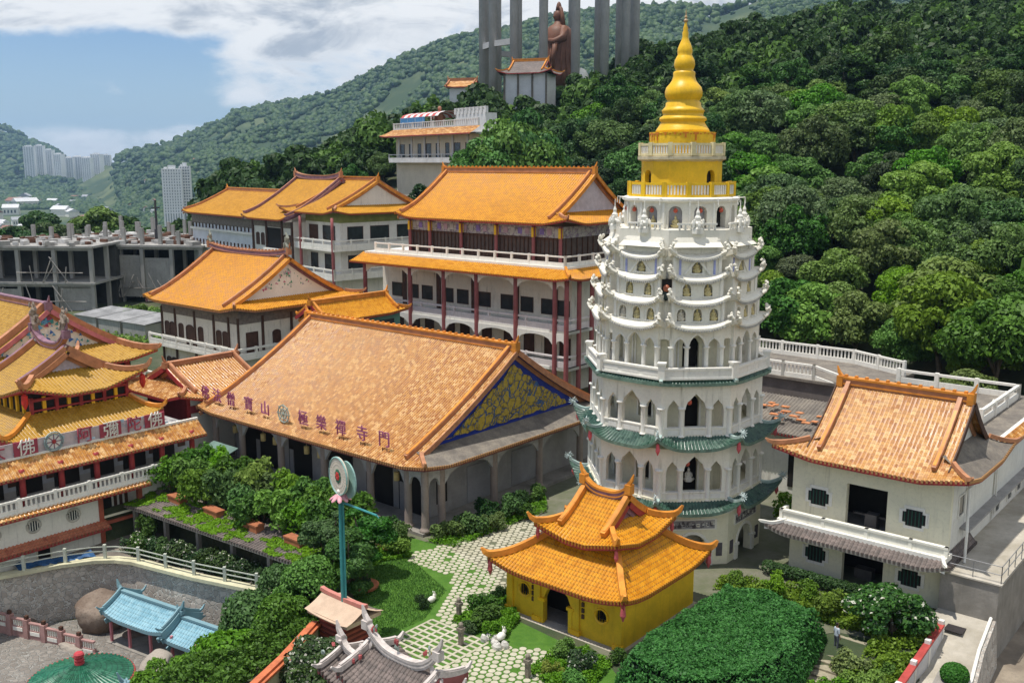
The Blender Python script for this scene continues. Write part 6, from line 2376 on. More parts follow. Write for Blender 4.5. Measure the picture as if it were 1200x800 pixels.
    ro = r.build('roof', MT('deep green roof tiles', [(0.012, 0.10, 0.05), (0.02, 0.14, 0.075), (0.03, 0.18, 0.10)], 0.3, 0.2, (0.01, 0.04, 0.03)), t)
    e = MB()
    e.tube([(2.76 * math.cos(2 * PI * i / 40), 2.76 * math.sin(2 * PI * i / 40), 0.93) for i in range(41)], 0.09, 6)
    e.build('red_rim', M('red rim', (0.34, 0.06, 0.05), 0.5, 0.2, 2), ro)
    f = MB()
    f.lathe([(0.26, 1.85), (0.26, 1.98), (0.2, 2.0), (0.26, 2.06), (0.26, 2.16), (0.2, 2.2), (0.27, 2.28), (0.27, 2.44), (0.2, 2.52), (0.05, 2.54)], 16)
    f.build('finial', M('red finial', (0.50, 0.06, 0.07), 0.45, 0.15, 3), ro, smooth=False)
    cm = column_mesh(0.14, 1.2, PINK, False, 8, False)
    for i in range(8):
        mobj('column', cm, t, (2.2 * math.cos(i * PI / 4), 2.2 * math.sin(i * PI / 4), -0.2))
    # boulders
    def boulder(loc, rx, ry, rz_, seed, mat, label):
        bm = bmesh.new()
        bmesh.ops.create_icosphere(bm, subdivisions=4, radius=1)
        rng = np.random.default_rng(seed)
        dirs = rng.normal(size=(14, 3))
        dirs /= np.linalg.norm(dirs, axis=1)[:, None]
        offs = rng.uniform(0.55, 0.95, 14)
        for v in bm.verts:
            c = np.array(v.co)
            for d, o_ in zip(dirs, offs):
                k = c @ d
                if k > o_:
                    c = c - d * (k - o_) * 0.85
            c *= 1 + 0.03 * math.sin(c[0] * 7 + seed) * math.cos(c[1] * 6) + 0.02 * math.sin(c[2] * 15 + c[0] * 9)
            v.co = (c[0] * rx, c[1] * ry, c[2] * rz_)
        me = bpy.data.meshes.new('boulder')
        bm.to_mesh(me)
        bm.free()
        me.materials.append(mat)
        me.polygons.foreach_set('use_smooth', [True] * len(me.polygons))
        tag(mobj('boulder', me, None, loc, seed), label, 'boulder')
    BB = M('brown boulder', (0.14, 0.10, 0.075), 0.9, 0.3, 0.9, col2=(0.24, 0.19, 0.15), bump=0.6, mottled=0.3)
    GB = M('pale boulder', (0.30, 0.26, 0.22), 0.9, 0.2, 0.8, col2=(0.40, 0.35, 0.29), bump=0.5, mottled=0.3)
    boulder(G(-57.2, 27.9, -4.6), 2.0, 1.5, 1.55, 3, BB, 'dark brown boulder against the stone wall left of the blue walkway')
    boulder(G(-48.6, 26.6, -5.0), 1.4, 1.1, 1.15, 5, GB, 'pale rounded boulder between the green round roof and the blue walkway')
    for i, (p, q, s, lab) in enumerate(((-60.5, 24.6, 0.9, 'flat brown rock under the stone wall above the pink balustrade'), (-47.0, 24.6, 0.8, 'grey rock right of the green round roof'), (-54.4, 28.3, 0.7, 'small dark rock between the brown boulder and the blue walkway'))):
        boulder(G(p, q, -5.35), s, s * 0.75, s * 0.5, 11 + i * 4, (BB, GB, BB)[i], lab)
    shrub('d', -62.3, 21.2, -5.4, 1.9, 'dark bushy shrub in the lower left corner')
    shrub('m', -54.0, 29.6, -5.4, 0.7, 'small green shrub at the foot of the stone wall')
    boulder(G(-56.0, 25.2, -5.5), 1.0, 0.8, 0.5, 9, GB, 'low pale rock by the pink stepped balustrade')
    # stepped pink balustrade
    t = thing('stepped_balustrade', 'faded pink stepped balustrade with white fret panels beside the stone wall', 'balustrade', G(-63.0, 22.6, -5.4), ROT + R(20))
    pk = M('faded pink masonry', (0.36, 0.21, 0.19), 0.75, 0.2, 1.5, streak=0.5)
    for i in range(7):
        z = 0.9 - i * 0.13
        x = i * 1.35
        b = MB()
        b.box(x + 0.17, x + 1.2, -0.08, 0.08, -0.9, z + 0.06, 0)
        b.box(x + 0.2, x + 1.15, -0.1, 0.1, z + 0.45, z + 0.55, 0)
        b.box(x + 0.3, x + 1.05, -0.11, -0.07, z - 0.25, z - 0.02, 1)
        for k in range(5):
            xx = x + 0.32 + k * 0.18
            b.box(xx, xx + 0.05, -0.06, 0.06, z + 0.06, z + 0.45, 1)
        b.build('panel', [pk, OWHITE], t)
        b = MB()
        b.box(x - 0.17, x + 0.17, -0.17, 0.17, -0.9, z + 0.72, 0)
        b.box(x - 0.1, x + 0.1, -0.1, 0.1, z + 0.72, z + 0.95, 1)
        b.build('post', [pk, BROWN], t)
    # blue tarpaulin
    tp = MB()
    V, F = [], []
    for i in range(13):
        for j in range(4):
            g_ = G(-62.0 + 0.13 * i + j * 0.28, 24.6 + i * 0.36, -1.6 + 0.1 * math.sin(i * 1.7 + j) - j * 0.05)
            V.append(tuple(g_))
    for i in range(12):
        for j in range(3):
            a = i * 4 + j
            F.append((a, a + 4, a + 5, a + 1))
    tp.add(V, F)
    o = tp.build('tarpaulin', M('blue tarpaulin', (0.025, 0.085, 0.20), 0.6, 0.25, 2))
    tag(o, 'crumpled blue tarpaulin laid behind the fence by the white gallery', 'tarpaulin')
    # planting behind the fence
    random.seed(31)
    for i, (p, q, s, k) in enumerate(((-58.2, 31.0, 1.25, 'f'), (-56.4, 31.7, 1.2, 'd'), (-54.6, 31.9, 1.3, 'f'), (-52.9, 32.5, 1.15, 'd'), (-51.2, 32.8, 1.2, 'f'), (-49.5, 33.2, 1.1, 'f'), (-48.0, 33.6, 0.95, 'd'))):
        shrub(k, p, q, -2.0, s, 'leafy shrub in the row behind the fence on the curved stone wall', 'shrubs behind the terrace fence', sz=s * 0.95)
    shrub('m', -59.6, 32.6, -2.0, 1.1, 'bright green shrub by the red doorway bay of the gallery', None, sz=1.6)
    # mossy roofed walkway under the hall terrace
    t = thing('mossy_walkway', 'low walkway roof overgrown with grass and moss above a dark passage', 'walkway roof', G(-53.2, 34.2, 0), ROT + R(4))
    skirt_roof(t, (-9.0, 9.2, -1.3, 3), (-9.0, 9.2, 1.2, 3), 0.25, 0.72, TGREY, RIDGE, sides='f', lift=0, sp=0.26, hips=False, nt=6, name='roof', fascia=CONC)
    b = MB()
    b.box(-9.0, 9.2, 1.0, 1.4, -2.2, 0.6, 0)
    b.box(-9.0, 9.2, 1.2, 6.2, 0.2, 0.55, 1)
    b.build('back_wall', [M('near black wall', (0.03, 0.03, 0.028), 0.9, 0.3, 1), DCONC], t)  # plain near black wall at the back of the passage
    pm = MB()
    pm.box(-0.13, 0.13, -0.13, 0.13, -2.1, 0.35)
    pm = pm.mesh('post', CONC)
    for i in range(6):
        mobj('post', pm, t, (-8.6 + i * 3.5, -0.7, 0))
    rng = np.random.default_rng(5)
    bl = []
    for i in range(330):
        x, y = rng.uniform(-8.9, 9.1), rng.uniform(-1.15, 1.3)
        if math.sin(x * 1.3) + math.sin(x * 0.6 + 2) + rng.normal() * 0.6 > -0.8:
            bl.append((x, y, 0.28 + (y + 1.3) / 2.5 * 0.47, rng.uniform(0.2, 0.5), rng.uniform(0.15, 0.35), 0.09))
    V, F = leaf_quads(bl, 16000, 0.07, rng, up=0.8, low=0)
    o = mobj('moss', np_mesh('moss', V, F, [LEAF_L]), t)
    o['kind'] = 'stuff'
    # bushes along the hall terrace with terracotta planters
    pot = MB()
    pot.box(-0.75, 0.75, -0.3, 0.3, 0, 0.5)
    pot.box(-0.8, 0.8, -0.34, 0.34, 0.42, 0.52)
    pot = pot.mesh('planter', M('terracotta', (0.36, 0.13, 0.06), 0.8, 0.2, 2))
    random.seed(17)
    for i in range(9):
        p = -61.0 + i * 1.95
        q = 35.4 + 0.2 * math.sin(i * 2.1) + i * 0.10
        shrub('mmlm'[i % 4], p, q, 0.45, 1.9, 'tall bushy shrub in the row along the hall terrace above the mossy roof', 'bushes on the hall terrace', sz=2.2)
        shrub('ml'[i % 2], p + 0.8, q + 1.9, 0.45, 2.0, 'tall bushy shrub in the row along the hall terrace above the mossy roof', 'bushes on the hall terrace', sz=2.5)
    for i in range(4):
        o = mobj('planter', pot, None, G(-58.9 + i * 4.1, 34.5 + 0.16 * i, 0.5), ROT)
        tag(o, 'terracotta planter under the bushes at the edge of the mossy roof', 'planter', 'terracotta planters')
    a = MB()
    a.add([(0, 0, 0), (3.2, 0, 0), (3.2, 2.2, 0.7), (0, 2.2, 0.7), (0, 0, -0.06), (3.2, 0, -0.06), (3.2, 2.2, 0.64), (0, 2.2, 0.64)], [(0, 1, 2, 3), (7, 6, 5, 4), (0, 4, 5, 1), (1, 5, 6, 2), (2, 6, 7, 3), (3, 7, 4, 0)], 0)
    for x in (0.2, 3.0):
        a.box(x - 0.05, x + 0.05, 0.1, 0.2, -1.8, 0.0, 1)
    for i in range(6):
        a.box(0.25 + i * 0.5, 0.3 + i * 0.5, 0.0, 2.2, 0.02, 0.05, 1)
    o = a.build('awning', [M('grey green awning', (0.14, 0.22, 0.19), 0.6, 0.2, 1), BROWN], None, G(-64.6, 39.0, 1.7), ROT)
    tag(o, 'grey green lean-to awning at the left end of the hall porch', 'awning')


build_lower_court()


# ------------------------------------------------------------------ garden
def build_garden():
    # signal pole with round emblem standing on a brick red kiosk
    t = thing('brick_kiosk', 'small brick red kiosk with a tan hipped roof at the pole foot', 'kiosk', G(-35.75, 29.6, -0.1))
    b = MB()
    bk = M('brick red lattice', (0.34, 0.08, 0.05), 0.7, 0.2, 2)
    b.box(-1.0, 1.0, -0.75, 0.75, -0.4, 1.6, 0)
    for i in range(6):
        b.box(-1.03, 1.03, -0.79, -0.74, 0.0 + i * 0.26, 0.1 + i * 0.26, 1)
        b.box(1.0, 1.04, -0.75, 0.75, 0.0 + i * 0.26, 0.1 + i * 0.26, 1)
    b.build('body', [bk, M('dark brick', (0.15, 0.035, 0.025), 0.8, 0.2, 2)], t)
    r = MB()
    n = 8
    V, F = [], []
    for i in range(n + 1):
        for j in range(n + 1):
            x, y = -1.6 + 3.2 * i / n, -1.2 + 2.4 * j / n
            e = 1 - abs(y) / 1.2
            c = (abs(x) / 1.6) ** 3 * (abs(y) / 1.2) ** 2
            V.append((x, y, 1.62 + 0.62 * e ** 1.2 + 0.12 * c))
    for i in range(n):
        for j in range(n):
            a = i * (n + 1) + j
            F.append((a, a + n + 1, a + n + 2, a + 1))
    r.add(V, F)
    k = len(V)
    r.box(-1.5, 1.5, -1.1, 1.1, 1.5, 1.7, 0)
    ro = r.build('roof', M('tan plaster roof', (0.52, 0.38, 0.27), 0.75, 0.12, 1.2, streak=0.2), t)
    r = MB()
    r.sweep([(-1.7, 0, 2.28), (-1.3, 0, 2.22), (0, 0, 2.18), (1.3, 0, 2.22), (1.7, 0, 2.28)], 0.22, 0.2)
    r.build('ridge', M('pink ridge', (0.52, 0.20, 0.16), 0.6, 0.15, 2), ro)
    TEAL = M('teal paint', (0.045, 0.24, 0.24), 0.45, 0.15, 1.5)
    t = thing('emblem_pole', 'tall teal pole carrying a round flower emblem and a side arm', 'pole', G(-35.75, 29.6, 2.05))
    m_ = MB()
    m_.tube([(0, 0, 0), (0, 0, 5.15)], [0.13, 0.11], 10)
    m_.tube([(0.18, 0, 0.0), (0.18, 0, 5.1)], 0.05, 6)
    m_.build('shaft', TEAL, t)
    m_ = MB()
    m_.tube([(-0.5, 0, 5.2), (2.6, 0, 5.1)], 0.055, 6)
    m_.tube([(2.6, 0, 5.1), (2.75, 0, 5.0)], 0.03, 6)
    m_.build('side_arm', TEAL, t)
    d = MB()
    d.mx = Matrix.Translation(Vector((0, 0, 6.5))) @ Matrix.Rotation(R(-12), 4, 'Z') @ Matrix.Scale(0.88, 4)
    def disc(r, y0, y1, m, n=32):
        d.plate([(r * math.cos(2 * PI * i / n), r * 1.05 * math.sin(2 * PI * i / n)) for i in range(n)], y0, y1, m)
    disc(1.02, -0.1, 0.0, 0)
    d.tube([(1.0 * math.cos(2 * PI * i / 32), -0.1, 1.05 * math.sin(2 * PI * i / 32)) for i in range(33)], 0.05, 6, 3)
    for rr in (0.8, 0.62):
        for i in range(28):
            a = 2 * PI * i / 28
            d.blob((rr * math.cos(a), -0.11, rr * 1.05 * math.sin(a)), 0.035, 0.02, 0.035, 1, 5, 3)
    random.seed(6)
    for i in range(9):
        a = 2 * PI * i / 9
        d.blob((0.24 * math.cos(a), -0.12, 0.3 * math.sin(a)), 0.13, 0.03, 0.13, 4, 6, 3)
    for i in range(6):
        a = 2 * PI * i / 6
        d.blob((0.13 * math.cos(a), -0.15, 0.15 * math.sin(a)), 0.11, 0.03, 0.11, 2, 6, 3)
    d.mx = d.mx @ Matrix.Translation(Vector((0.25, 0.28, -0.22)))
    disc(1.0, 0.0, 0.08, 3)
    d.mx = None
    d.build('emblem_disc', [M('cream disc', (0.62, 0.55, 0.45), 0.5, 0.1, 2), M('grey beads', (0.40, 0.36, 0.33), 0.5), M('emblem red', (0.50, 0.04, 0.035), 0.5), M('pale teal disc', (0.26, 0.42, 0.38), 0.5, 0.15, 2), M('emblem green', (0.05, 0.14, 0.08), 0.5)], t)
    l = MB()
    for i in range(8):
        a = 2 * PI * i / 8
        l.mx = Matrix.Translation(Vector((0, 0, 5.3))) @ Matrix.Rotation(a, 4, 'Z') @ Matrix.Translation(Vector((0.32, 0, 0.12))) @ Matrix.Rotation(R(35), 4, 'Y')
        l.blob((0, 0, 0), 0.28, 0.13, 0.07, 0, 8, 5)
    l.mx = None
    l.blob((0, 0, 5.5), 0.2, 0.2, 0.14, 1)
    l.blob((0, -0.05, 5.72), 0.16, 0.12, 0.12, 1)
    l.build('lotus', [M('pink lotus', (0.62, 0.30, 0.34), 0.5, 0.15, 4), OWHITE], t)
    # orange coped garden wall
    t = thing('orange_coped_wall', 'cream garden wall with an orange tiled coping turning a corner among trees', 'wall', (0, 0, 0), 0)
    A, B, C, D = (-36.9, 28.7), (-35.3, 25.6), (-34.0, 22.6), (-33.4, 26.6)
    w = MB()
    for a, b in ((A, B), (B, C), (B, D)):
        w.sweep([G(*a, -1.6), G(*b, -1.6)], 0.26, 2.35)
    w.build('masonry', M('yellow cream wall', (0.66, 0.60, 0.36), 0.75, 0.1, 1, streak=0.5), t)
    c = MB()
    for a, b in ((A, B), (B, C), (B, D)):
        pa, pb = G(*a, 0.76), G(*b, 0.76)
        c.sweep([pa, pb], 0.62, 0.12)
        c.sweep([pa + Vector((0, 0, 0.122)), pb + Vector((0, 0, 0.122))], 0.3, 0.12)
    c.build('coping', M('orange coping', (0.52, 0.15, 0.06), 0.6, 0.2, 2), t)
    fr = MB()
    for k in range(7):
        p = Vector(G(*B)).lerp(Vector(G(*D)), 0.15 + 0.12 * k)
        fr.cbox((p.x, p.y, 0.1), 0.09, 0.36, 0.6, ROT, 0)
    fr.build('white_fretwork', OWHITE, t)
    # old gate with swallow tail roof at the bottom edge
    t = thing('old_gate', 'old gate with grey tiled swallow tail roof and painted ridge at the bottom edge', 'gate', G(-27.7, 25.9, -0.6))
    RP = M('pale painted ridge', (0.56, 0.50, 0.46), 0.7, 0.2, 3, mottled=0.3)
    roof(t, -2.15, 2.15, -1.7, 1.7, 2.75, 3.75, TGREY, RP, 'gable', 'gable', lift=0.55, liftd=1.6, sp=0.2, ribh=0.06, ridge_h=0.26, ridge_w=0.22, ridge_curve=0.95, verge_in=0.12, nt=8, wallin=0.4, studs=False, gable_m=PINKRED, fascia=PINKRED, hipw=0.22, tip=0.35, bargeboard=PINKRED)
    roof(t, -3.9, -1.9, -1.3, 1.3, 2.2, 2.95, TGREY, RP, 'gable', 'gable', lift=0.5, liftd=1.4, sp=0.2, ribh=0.06, ridge_h=0.22, ridge_w=0.2, ridge_curve=0.55, verge_in=0.12, nt=7, wallin=0.3, studs=False, gable_m=PINKRED, fascia=PINKRED, hipw=0.18, tip=0.3, bargeboard=PINKRED, rname='side_roof')
    roof(t, 1.9, 3.4, -1.3, 1.3, 2.2, 2.95, TGREY, RP, 'gable', 'gable', lift=0.5, liftd=1.4, sp=0.2, ribh=0.06, ridge_h=0.22, ridge_w=0.2, ridge_curve=0.55, verge_in=0.12, nt=7, wallin=0.3, studs=False, gable_m=PINKRED, fascia=PINKRED, hipw=0.18, tip=0.3, bargeboard=PINKRED, rname='side_roof')
    w = MB()
    w.box(-1.8, 1.8, -0.2, 0.2, 0, 2.9, 0)
    w.box(-3.6, -1.9, -0.2, 0.2, 0, 2.3, 0)
    w.box(1.9, 3.2, -0.2, 0.2, 0, 2.3, 0)
    w.box(-0.9, 0.9, -0.26, -0.2, 0, 2.2, 1)
    for x in (-1.75, 1.75):
        w.box(x - 0.15, x + 0.15, -0.9, -0.6, 0, 2.8, 2)
    w.build('wall', [M('blue grey gate wall', (0.25, 0.30, 0.38), 0.7, 0.2, 1.5), DARK, PINKRED], t)
    d = MB()
    random.seed(4)
    for x in (-1.6, -0.4, 1.5):
        for k in range(5):
            d.blob((x + random.uniform(-0.15, 0.15), random.uniform(-0.1, 0.1), 4.1 + 0.5 * abs(x / 2) + random.uniform(0, 0.4)), 0.07, 0.06, 0.12, k % 2, 5, 4, 0.3)
    for x, z in ((-3.6, 3.2), (3.2, 3.2), (-2.0, 3.6), (2.0, 3.5)):
        for k in range(6):
            d.blob((x + random.uniform(-0.25, 0.25), random.uniform(-1.2, 0.2), z + random.uniform(-0.1, 0.3)), 0.1, 0.1, 0.12, k % 3, 5, 4, 0.3)
    d.build('ridge_figures', [M('red figure', (0.40, 0.09, 0.09), 0.6, 0.2, 3), M('grey green figure', (0.30, 0.36, 0.32), 0.6, 0.2, 3), RP], t)
    # ground surfaces
    def sheet(name, poly, z, mat, th=0.06):
        b = MB()
        b.prism([tuple(G(p, q)[:2]) for p, q in poly], z - th, z)
        return struct(name, b, mat)
    LAWN = M('lawn', (0.05, 0.135, 0.012), 0.9, 0.2, 1.2, col2=(0.085, 0.19, 0.022), bump=0.6, bscale=30)
    sheet('lawn', [(-45, 33.4), (-38.0, 30.2), (-33.5, 28.0), (-20.5, 25.0), (-20.5, 33.5), (-24.2, 36.0), (-33, 37.0), (-34.5, 40), (-40, 41.5), (-45, 41)], 0.03, LAWN)
    sheet('courtyard', [(-66, 38.0), (-45, 35.5), (-40.3, 38.6), (-33.8, 39.6), (-24.0, 36.2), (-17.2, 46.2), (-13.9, 47), (-13.9, 52.4), (-22, 60), (-40, 72), (-66, 72)], 0.012,
          M('mossy courtyard', (0.17, 0.165, 0.12), 0.9, 0.2, 0.7, col2=(0.10, 0.115, 0.06), bump=0.3, mottled=0.3))
    STN = M('pale paving stone', (0.50, 0.47, 0.36), 0.85, 0.14, 0.9, col2=(0.38, 0.36, 0.25), bump=0.2, mottled=0.2)
    def inside(p, q, poly):
        c = False
        n = len(poly)
        for i in range(n):
            (x1, y1), (x2, y2) = poly[i], poly[(i + 1) % n]
            if (y1 > q) != (y2 > q) and p < (x2 - x1) * (q - y1) / (y2 - y1) + x1:
                c = not c
        return c
    hexs = MB()
    random.seed(77)
    reg1 = [(-41.2, 38.9), (-39.9, 38.4), (-37.2, 38.6), (-35.6, 37.4), (-34.3, 34.4), (-32.4, 33.9), (-32.7, 41), (-33.0, 45.5), (-37.5, 49.5), (-40.2, 49.5), (-40.2, 43)]
    reg2 = [(-30.0, 33.6), (-30.2, 29.6), (-24.6, 28.4), (-24.6, 33.2), (-27, 35.6)]
    s = 0.43
    for reg in (reg1, reg2):
        for i in range(-60, 60):
            for j in range(-60, 60):
                p = -34 + i * s * 0.95 + (j % 2) * s * 0.475
                q = 39 + j * s * 0.86
                if not inside(p, q, reg) or random.random() < 0.015:
                    continue
                a = s * 0.455 * random.uniform(0.88, 1.02)
                n = 8
                c = G(p + random.uniform(-0.02, 0.02), q + random.uniform(-0.02, 0.02))
                V = []
                for zz, kk in ((0.0, 1), (0.055, 0.95)):
                    for k in range(n):
                        t_ = 2 * PI * k / n + 0.2
                        V.append((c.x + a * kk * math.cos(t_), c.y + a * kk * math.sin(t_), zz + random.uniform(-0.006, 0.006)))
                hexs.add(V, [tuple(range(n, 2 * n))] + [(k, (k + 1) % n, n + (k + 1) % n, n + k) for k in range(n)])
    struct('stone_path', hexs, STN)
    gr = MB()
    gx0, gx1, gq0, gq1 = -33.9, -30.0, 30.7, 33.9
    for i in range(8):
        p = gx0 + (gx1 - gx0) * i / 7
        gr.sweep([G(p, gq0, 0.0), G(p, gq1, 0.0)], 0.13, 0.06)
    for j in range(9):
        q = gq0 + (gq1 - gq0) * j / 8
        gr.sweep([G(gx0, q, 0.002), G(gx1, q, 0.002)], 0.15, 0.066)
    struct('grid_paving', gr, STN)
    pv = MB()
    for i in range(14):
        for j in range(9):
            p, q = -29.8 + i * 0.5 + (j % 2) * 0.25, 28.6 + j * 0.36 - 3.2
            if random.random() < 0.25:
                continue
            c = G(p, q, 0.045)
            pv.cbox((c.x, c.y, 0.035), random.uniform(0.28, 0.42), random.uniform(0.16, 0.24), 0.05, ROT + random.uniform(-0.08, 0.08))
    struct('slab_paving', pv, STN)
    # grass blades on the lawn
    rng = np.random.default_rng(3)
    pts = []
    poly = [(-41, 33.0), (-38.0, 31.0), (-34.6, 29.6), (-34.2, 33.6), (-35.8, 37.0), (-40, 38.6), (-42, 38)]
    while len(pts) < 16000:
        p, q = rng.uniform(-42, -33), rng.uniform(29, 39)
        if inside(p, q, poly):
            g_ = G(p, q, 0.03)
            pts.append((g_.x, g_.y, 0.03))
    c = np.array(pts)
    n = len(c)
    a = rng.uniform(0, 6.28, n)
    h = rng.uniform(0.04, 0.11, n)
    dx = np.stack([np.cos(a), np.sin(a), np.zeros(n)], 1) * 0.02
    tipv = np.stack([rng.normal(0, 0.03, n), rng.normal(0, 0.03, n), h], 1)
    V = np.stack([c - dx, c + dx, c + tipv + dx * 0.2, c + tipv - dx * 0.2], 1).reshape(-1, 3)
    o = mobj('grass', np_mesh('grass', V, np.arange(4 * n).reshape(-1, 4), [ML('grass blades', (0.045, 0.12, 0.010), (0.10, 0.24, 0.025), ovar=0.05)]))
    tag(o, 'short bright green lawn grass beside the stone path', 'grass', kind='stuff')
    # the broad clipped hedge
    t = thing('clipped_hedge', 'broad flat topped bright green hedge between the yellow pavilion and the house', 'hedge', G(-20.3, 39.8, -0.4))
    rng = np.random.default_rng(9)
    out = [(-2.6, -5.6), (1.2, -5.9), (3.7, -3.2), (3.9, 0.5), (3.0, 5.4), (0, 6.0), (-2.9, 5.3), (-3.0, 0), (-3.1, -3)]
    N = 60000
    P = []
    def edge_dist(x, y):
        dmin = 9
        for i in range(len(out)):
            ax_, ay_ = out[i]
            bx, by = out[(i + 1) % len(out)]
            ux, uy = bx - ax_, by - ay_
            k = max(0, min(1, ((x - ax_) * ux + (y - ay_) * uy) / (ux * ux + uy * uy)))
            dmin = min(dmin, math.hypot(x - ax_ - k * ux, y - ay_ - k * uy))
        return dmin
    while len(P) < N:
        x, y = rng.uniform(-4.2, 4.2), rng.uniform(-6.2, 6.2)
        if not inside(x, y, out):
            continue
        e = edge_dist(x, y)
        top = 1.75 * (1 - max(0, 1 - e / 0.75) ** 2.2) + 0.14 * math.sin(x * 2.1 + y) * math.cos(y * 1.7) + 0.09 * math.sin(x * 5 + 1) * math.sin(y * 4.3)
        if e < 0.7:
            z = rng.uniform(0.05, 1) * top + 0.3
        else:
            z = top + 0.3 - abs(rng.normal(0, 0.09))
        P.append((x, y, z, e))
    P = np.array(P)
    nr = rng.normal(size=(N, 3)) * 0.6
    nr[:, 2] += 0.9
    side = P[:, 3] < 0.5
    nr[side, 2] -= 0.5
    nr[side, :2] += P[side, :2] * 0.2
    nr /= np.linalg.norm(nr, axis=1)[:, None]
    tt = np.cross(nr, rng.normal(size=(N, 3)))
    tt /= np.linalg.norm(tt, axis=1)[:, None]
    ss = np.cross(nr, tt)
    a = rng.uniform(0.05, 0.12, N)[:, None]
    c = P[:, :3]
    V = np.stack([c - tt * a, c - ss * a * 0.6, c + tt * a, c + ss * a * 0.6], 1).reshape(-1, 3)
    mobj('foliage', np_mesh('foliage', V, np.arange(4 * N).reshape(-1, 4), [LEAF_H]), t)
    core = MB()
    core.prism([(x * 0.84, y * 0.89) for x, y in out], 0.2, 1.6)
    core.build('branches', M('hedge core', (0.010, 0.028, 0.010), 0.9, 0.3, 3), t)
    # shrubs and small things
    random.seed(51)
    G1 = 'shrubs beside the hall'
    for (p, q, s, k) in ((-41.0, 42.6, 1.15, 'm'), (-40.6, 44.2, 1.3, 'm'), (-40.9, 46.0, 1.2, 'd'), (-40.4, 47.8, 1.25, 'm'), (-40.8, 49.6, 1.2, 'd'), (-39.6, 45.4, 0.9, 'l'), (-39.4, 48.6, 0.9, 'd'), (-40.9, 51.6, 1.0, 'm')):
        shrub(k, p, q, 0, s, 'leafy shrub in the bed along the shaded right side of the salmon roofed hall', G1)
    for (p, q, s, k, lab) in ((-42.8, 40.3, 1.0, 'm', 'rounded shrub at the front corner columns of the long hall'), (-41.4, 38.6, 1.0, 'l', 'light green shrub beside the log planter near the lawn'), (-44.4, 40.0, 1.1, 'd', 'dark shrub under the last front arch of the long hall'),
                              (-42.6, 36.9, 1.1, 'm', 'medium shrub at the top corner of the lawn'), (-46.2, 39.4, 1.3, 'f', 'pale flowering shrub at the end of the hall terrace row')):
        shrub(k, p, q, 0, s, lab)
    for (p, q, s, k, lab) in ((-32.5, 37.9, 0.75, 'd', 'dark spiky shrub at the left corner of the yellow pavilion'), (-32.4, 36.4, 1.0, 'm', 'dense green shrub left of the pavilion doorway'), (-31.4, 35.2, 1.05, 'm', 'spreading shrub in the bed below the round pavilion window'),
                              (-30.2, 34.6, 0.7, 'l', 'low yellow green shrub beside the pavilion steps'), (-31.3, 34.0, 0.55, 'd', 'small dark shrub by the grid paving'), (-34.6, 44.3, 0.9, 'd', 'dark shrub at the far left corner of the pavilion'),
                              (-34.2, 46.6, 0.95, 'm', 'shrub behind the pavilion by the arched garden wall'), (-35.9, 42.6, 0.5, 'd', 'low dark shrub on the stone path left of the pavilion'),
                              (-26.3, 35.3, 0.85, 'm', 'green shrub right of the pavilion steps'), (-24.9, 34.6, 0.95, 'f', 'white flowered shrub below the right pavilion window'), (-24.0, 33.0, 0.9, 'm', 'shrub at the bottom edge right of the stone slabs'), (-25.6, 33.4, 0.6, 'y', 'small yellow flowered shrub right of the pavilion steps'),
                              (-23.9, 36.6, 0.6, 'd', 'small dark shrub wedged between the pavilion corner and the hedge')):
        shrub(k, p, q, 0, s, lab)
    b = MB()
    b.lathe([(0.75, 0), (0.85, 0.08), (0.9, 0.22), (0.8, 0.2), (0.3, 0.16)], 20)
    o = b.build('bonsai_tray', MATS['terracotta'], None, G(-39.6, 34.2, 0.03))
    tag(o, 'round terracotta tray with a bonsai on the lawn', 'bonsai tray')
    shrub('d', -39.6, 34.2, 0.15, 0.5, 'bonsai shrub in the round terracotta tray')
    shrub('d', -35.1, 34.5, 0.03, 0.5, 'small clipped ball shrub at the lawn edge by the grid paving', sz=0.6)
    def figure(label, cat, p, q, z, s, mat):
        b = MB()
        b.blob((0, 0, 0.16), 0.3, 0.18, 0.17, None, 9, 6, 0.08)
        b.blob((0.26, 0, 0.3), 0.12, 0.1, 0.12, None, 8, 5)
        for k in (-1, 1):
            b.tube([(0.24, 0.04 * k, 0.38), (0.2, 0.06 * k, 0.55)], [0.04, 0.02], 5)
        o = b.build('garden_ornament', mat, None, G(p, q, z), 1.0, True)
        o.scale = (s, s, s)
        tag(o, label, cat)
    figure('white rabbit ornament on the lawn edge near the stone path', 'ornament', -35.4, 35.4, 0.03, 1.0, OWHITE)
    figure('white ornament on the rockery by the pavilion steps', 'ornament', -29.4, 34.2, 0.3, 1.1, OWHITE)
    pm = MB()
    pm.box(-0.1, 0.1, -0.1, 0.1, 0, 1.0)
    pm.box(-0.16, 0.16, -0.16, 0.16, 0.78, 0.95)
    pm.blob((0, 0, 1.1), 0.13, 0.13, 0.14)
    pm = pm.mesh('stone_post', M('grey brown post', (0.22, 0.19, 0.15), 0.85, 0.2, 3))
    for p, q, lab in ((-32.9, 34.9, 'grey stone post left of the grid paving shrubs'), (-30.9, 32.9, 'grey stone post at the near corner of the grid paving'), (-26.4, 32.6, 'grey stone post right of the pavilion steps')):
        tag(mobj('stone_post', pm, None, G(p, q, 0), ROT), lab, 'post')
    lg = MB()
    lg.tube([(-0.9, 0, 0.25), (0.9, 0, 0.25)], 0.22, 10)
    tag(lg.build('log', M('orange clay log', (0.42, 0.16, 0.08), 0.8, 0.2, 2), None, G(-43.0, 38.4, 0), ROT + 0.2), 'orange clay pipe lying between shrubs by the hall corner', 'pipe')
    rk = MB()
    random.seed(8)
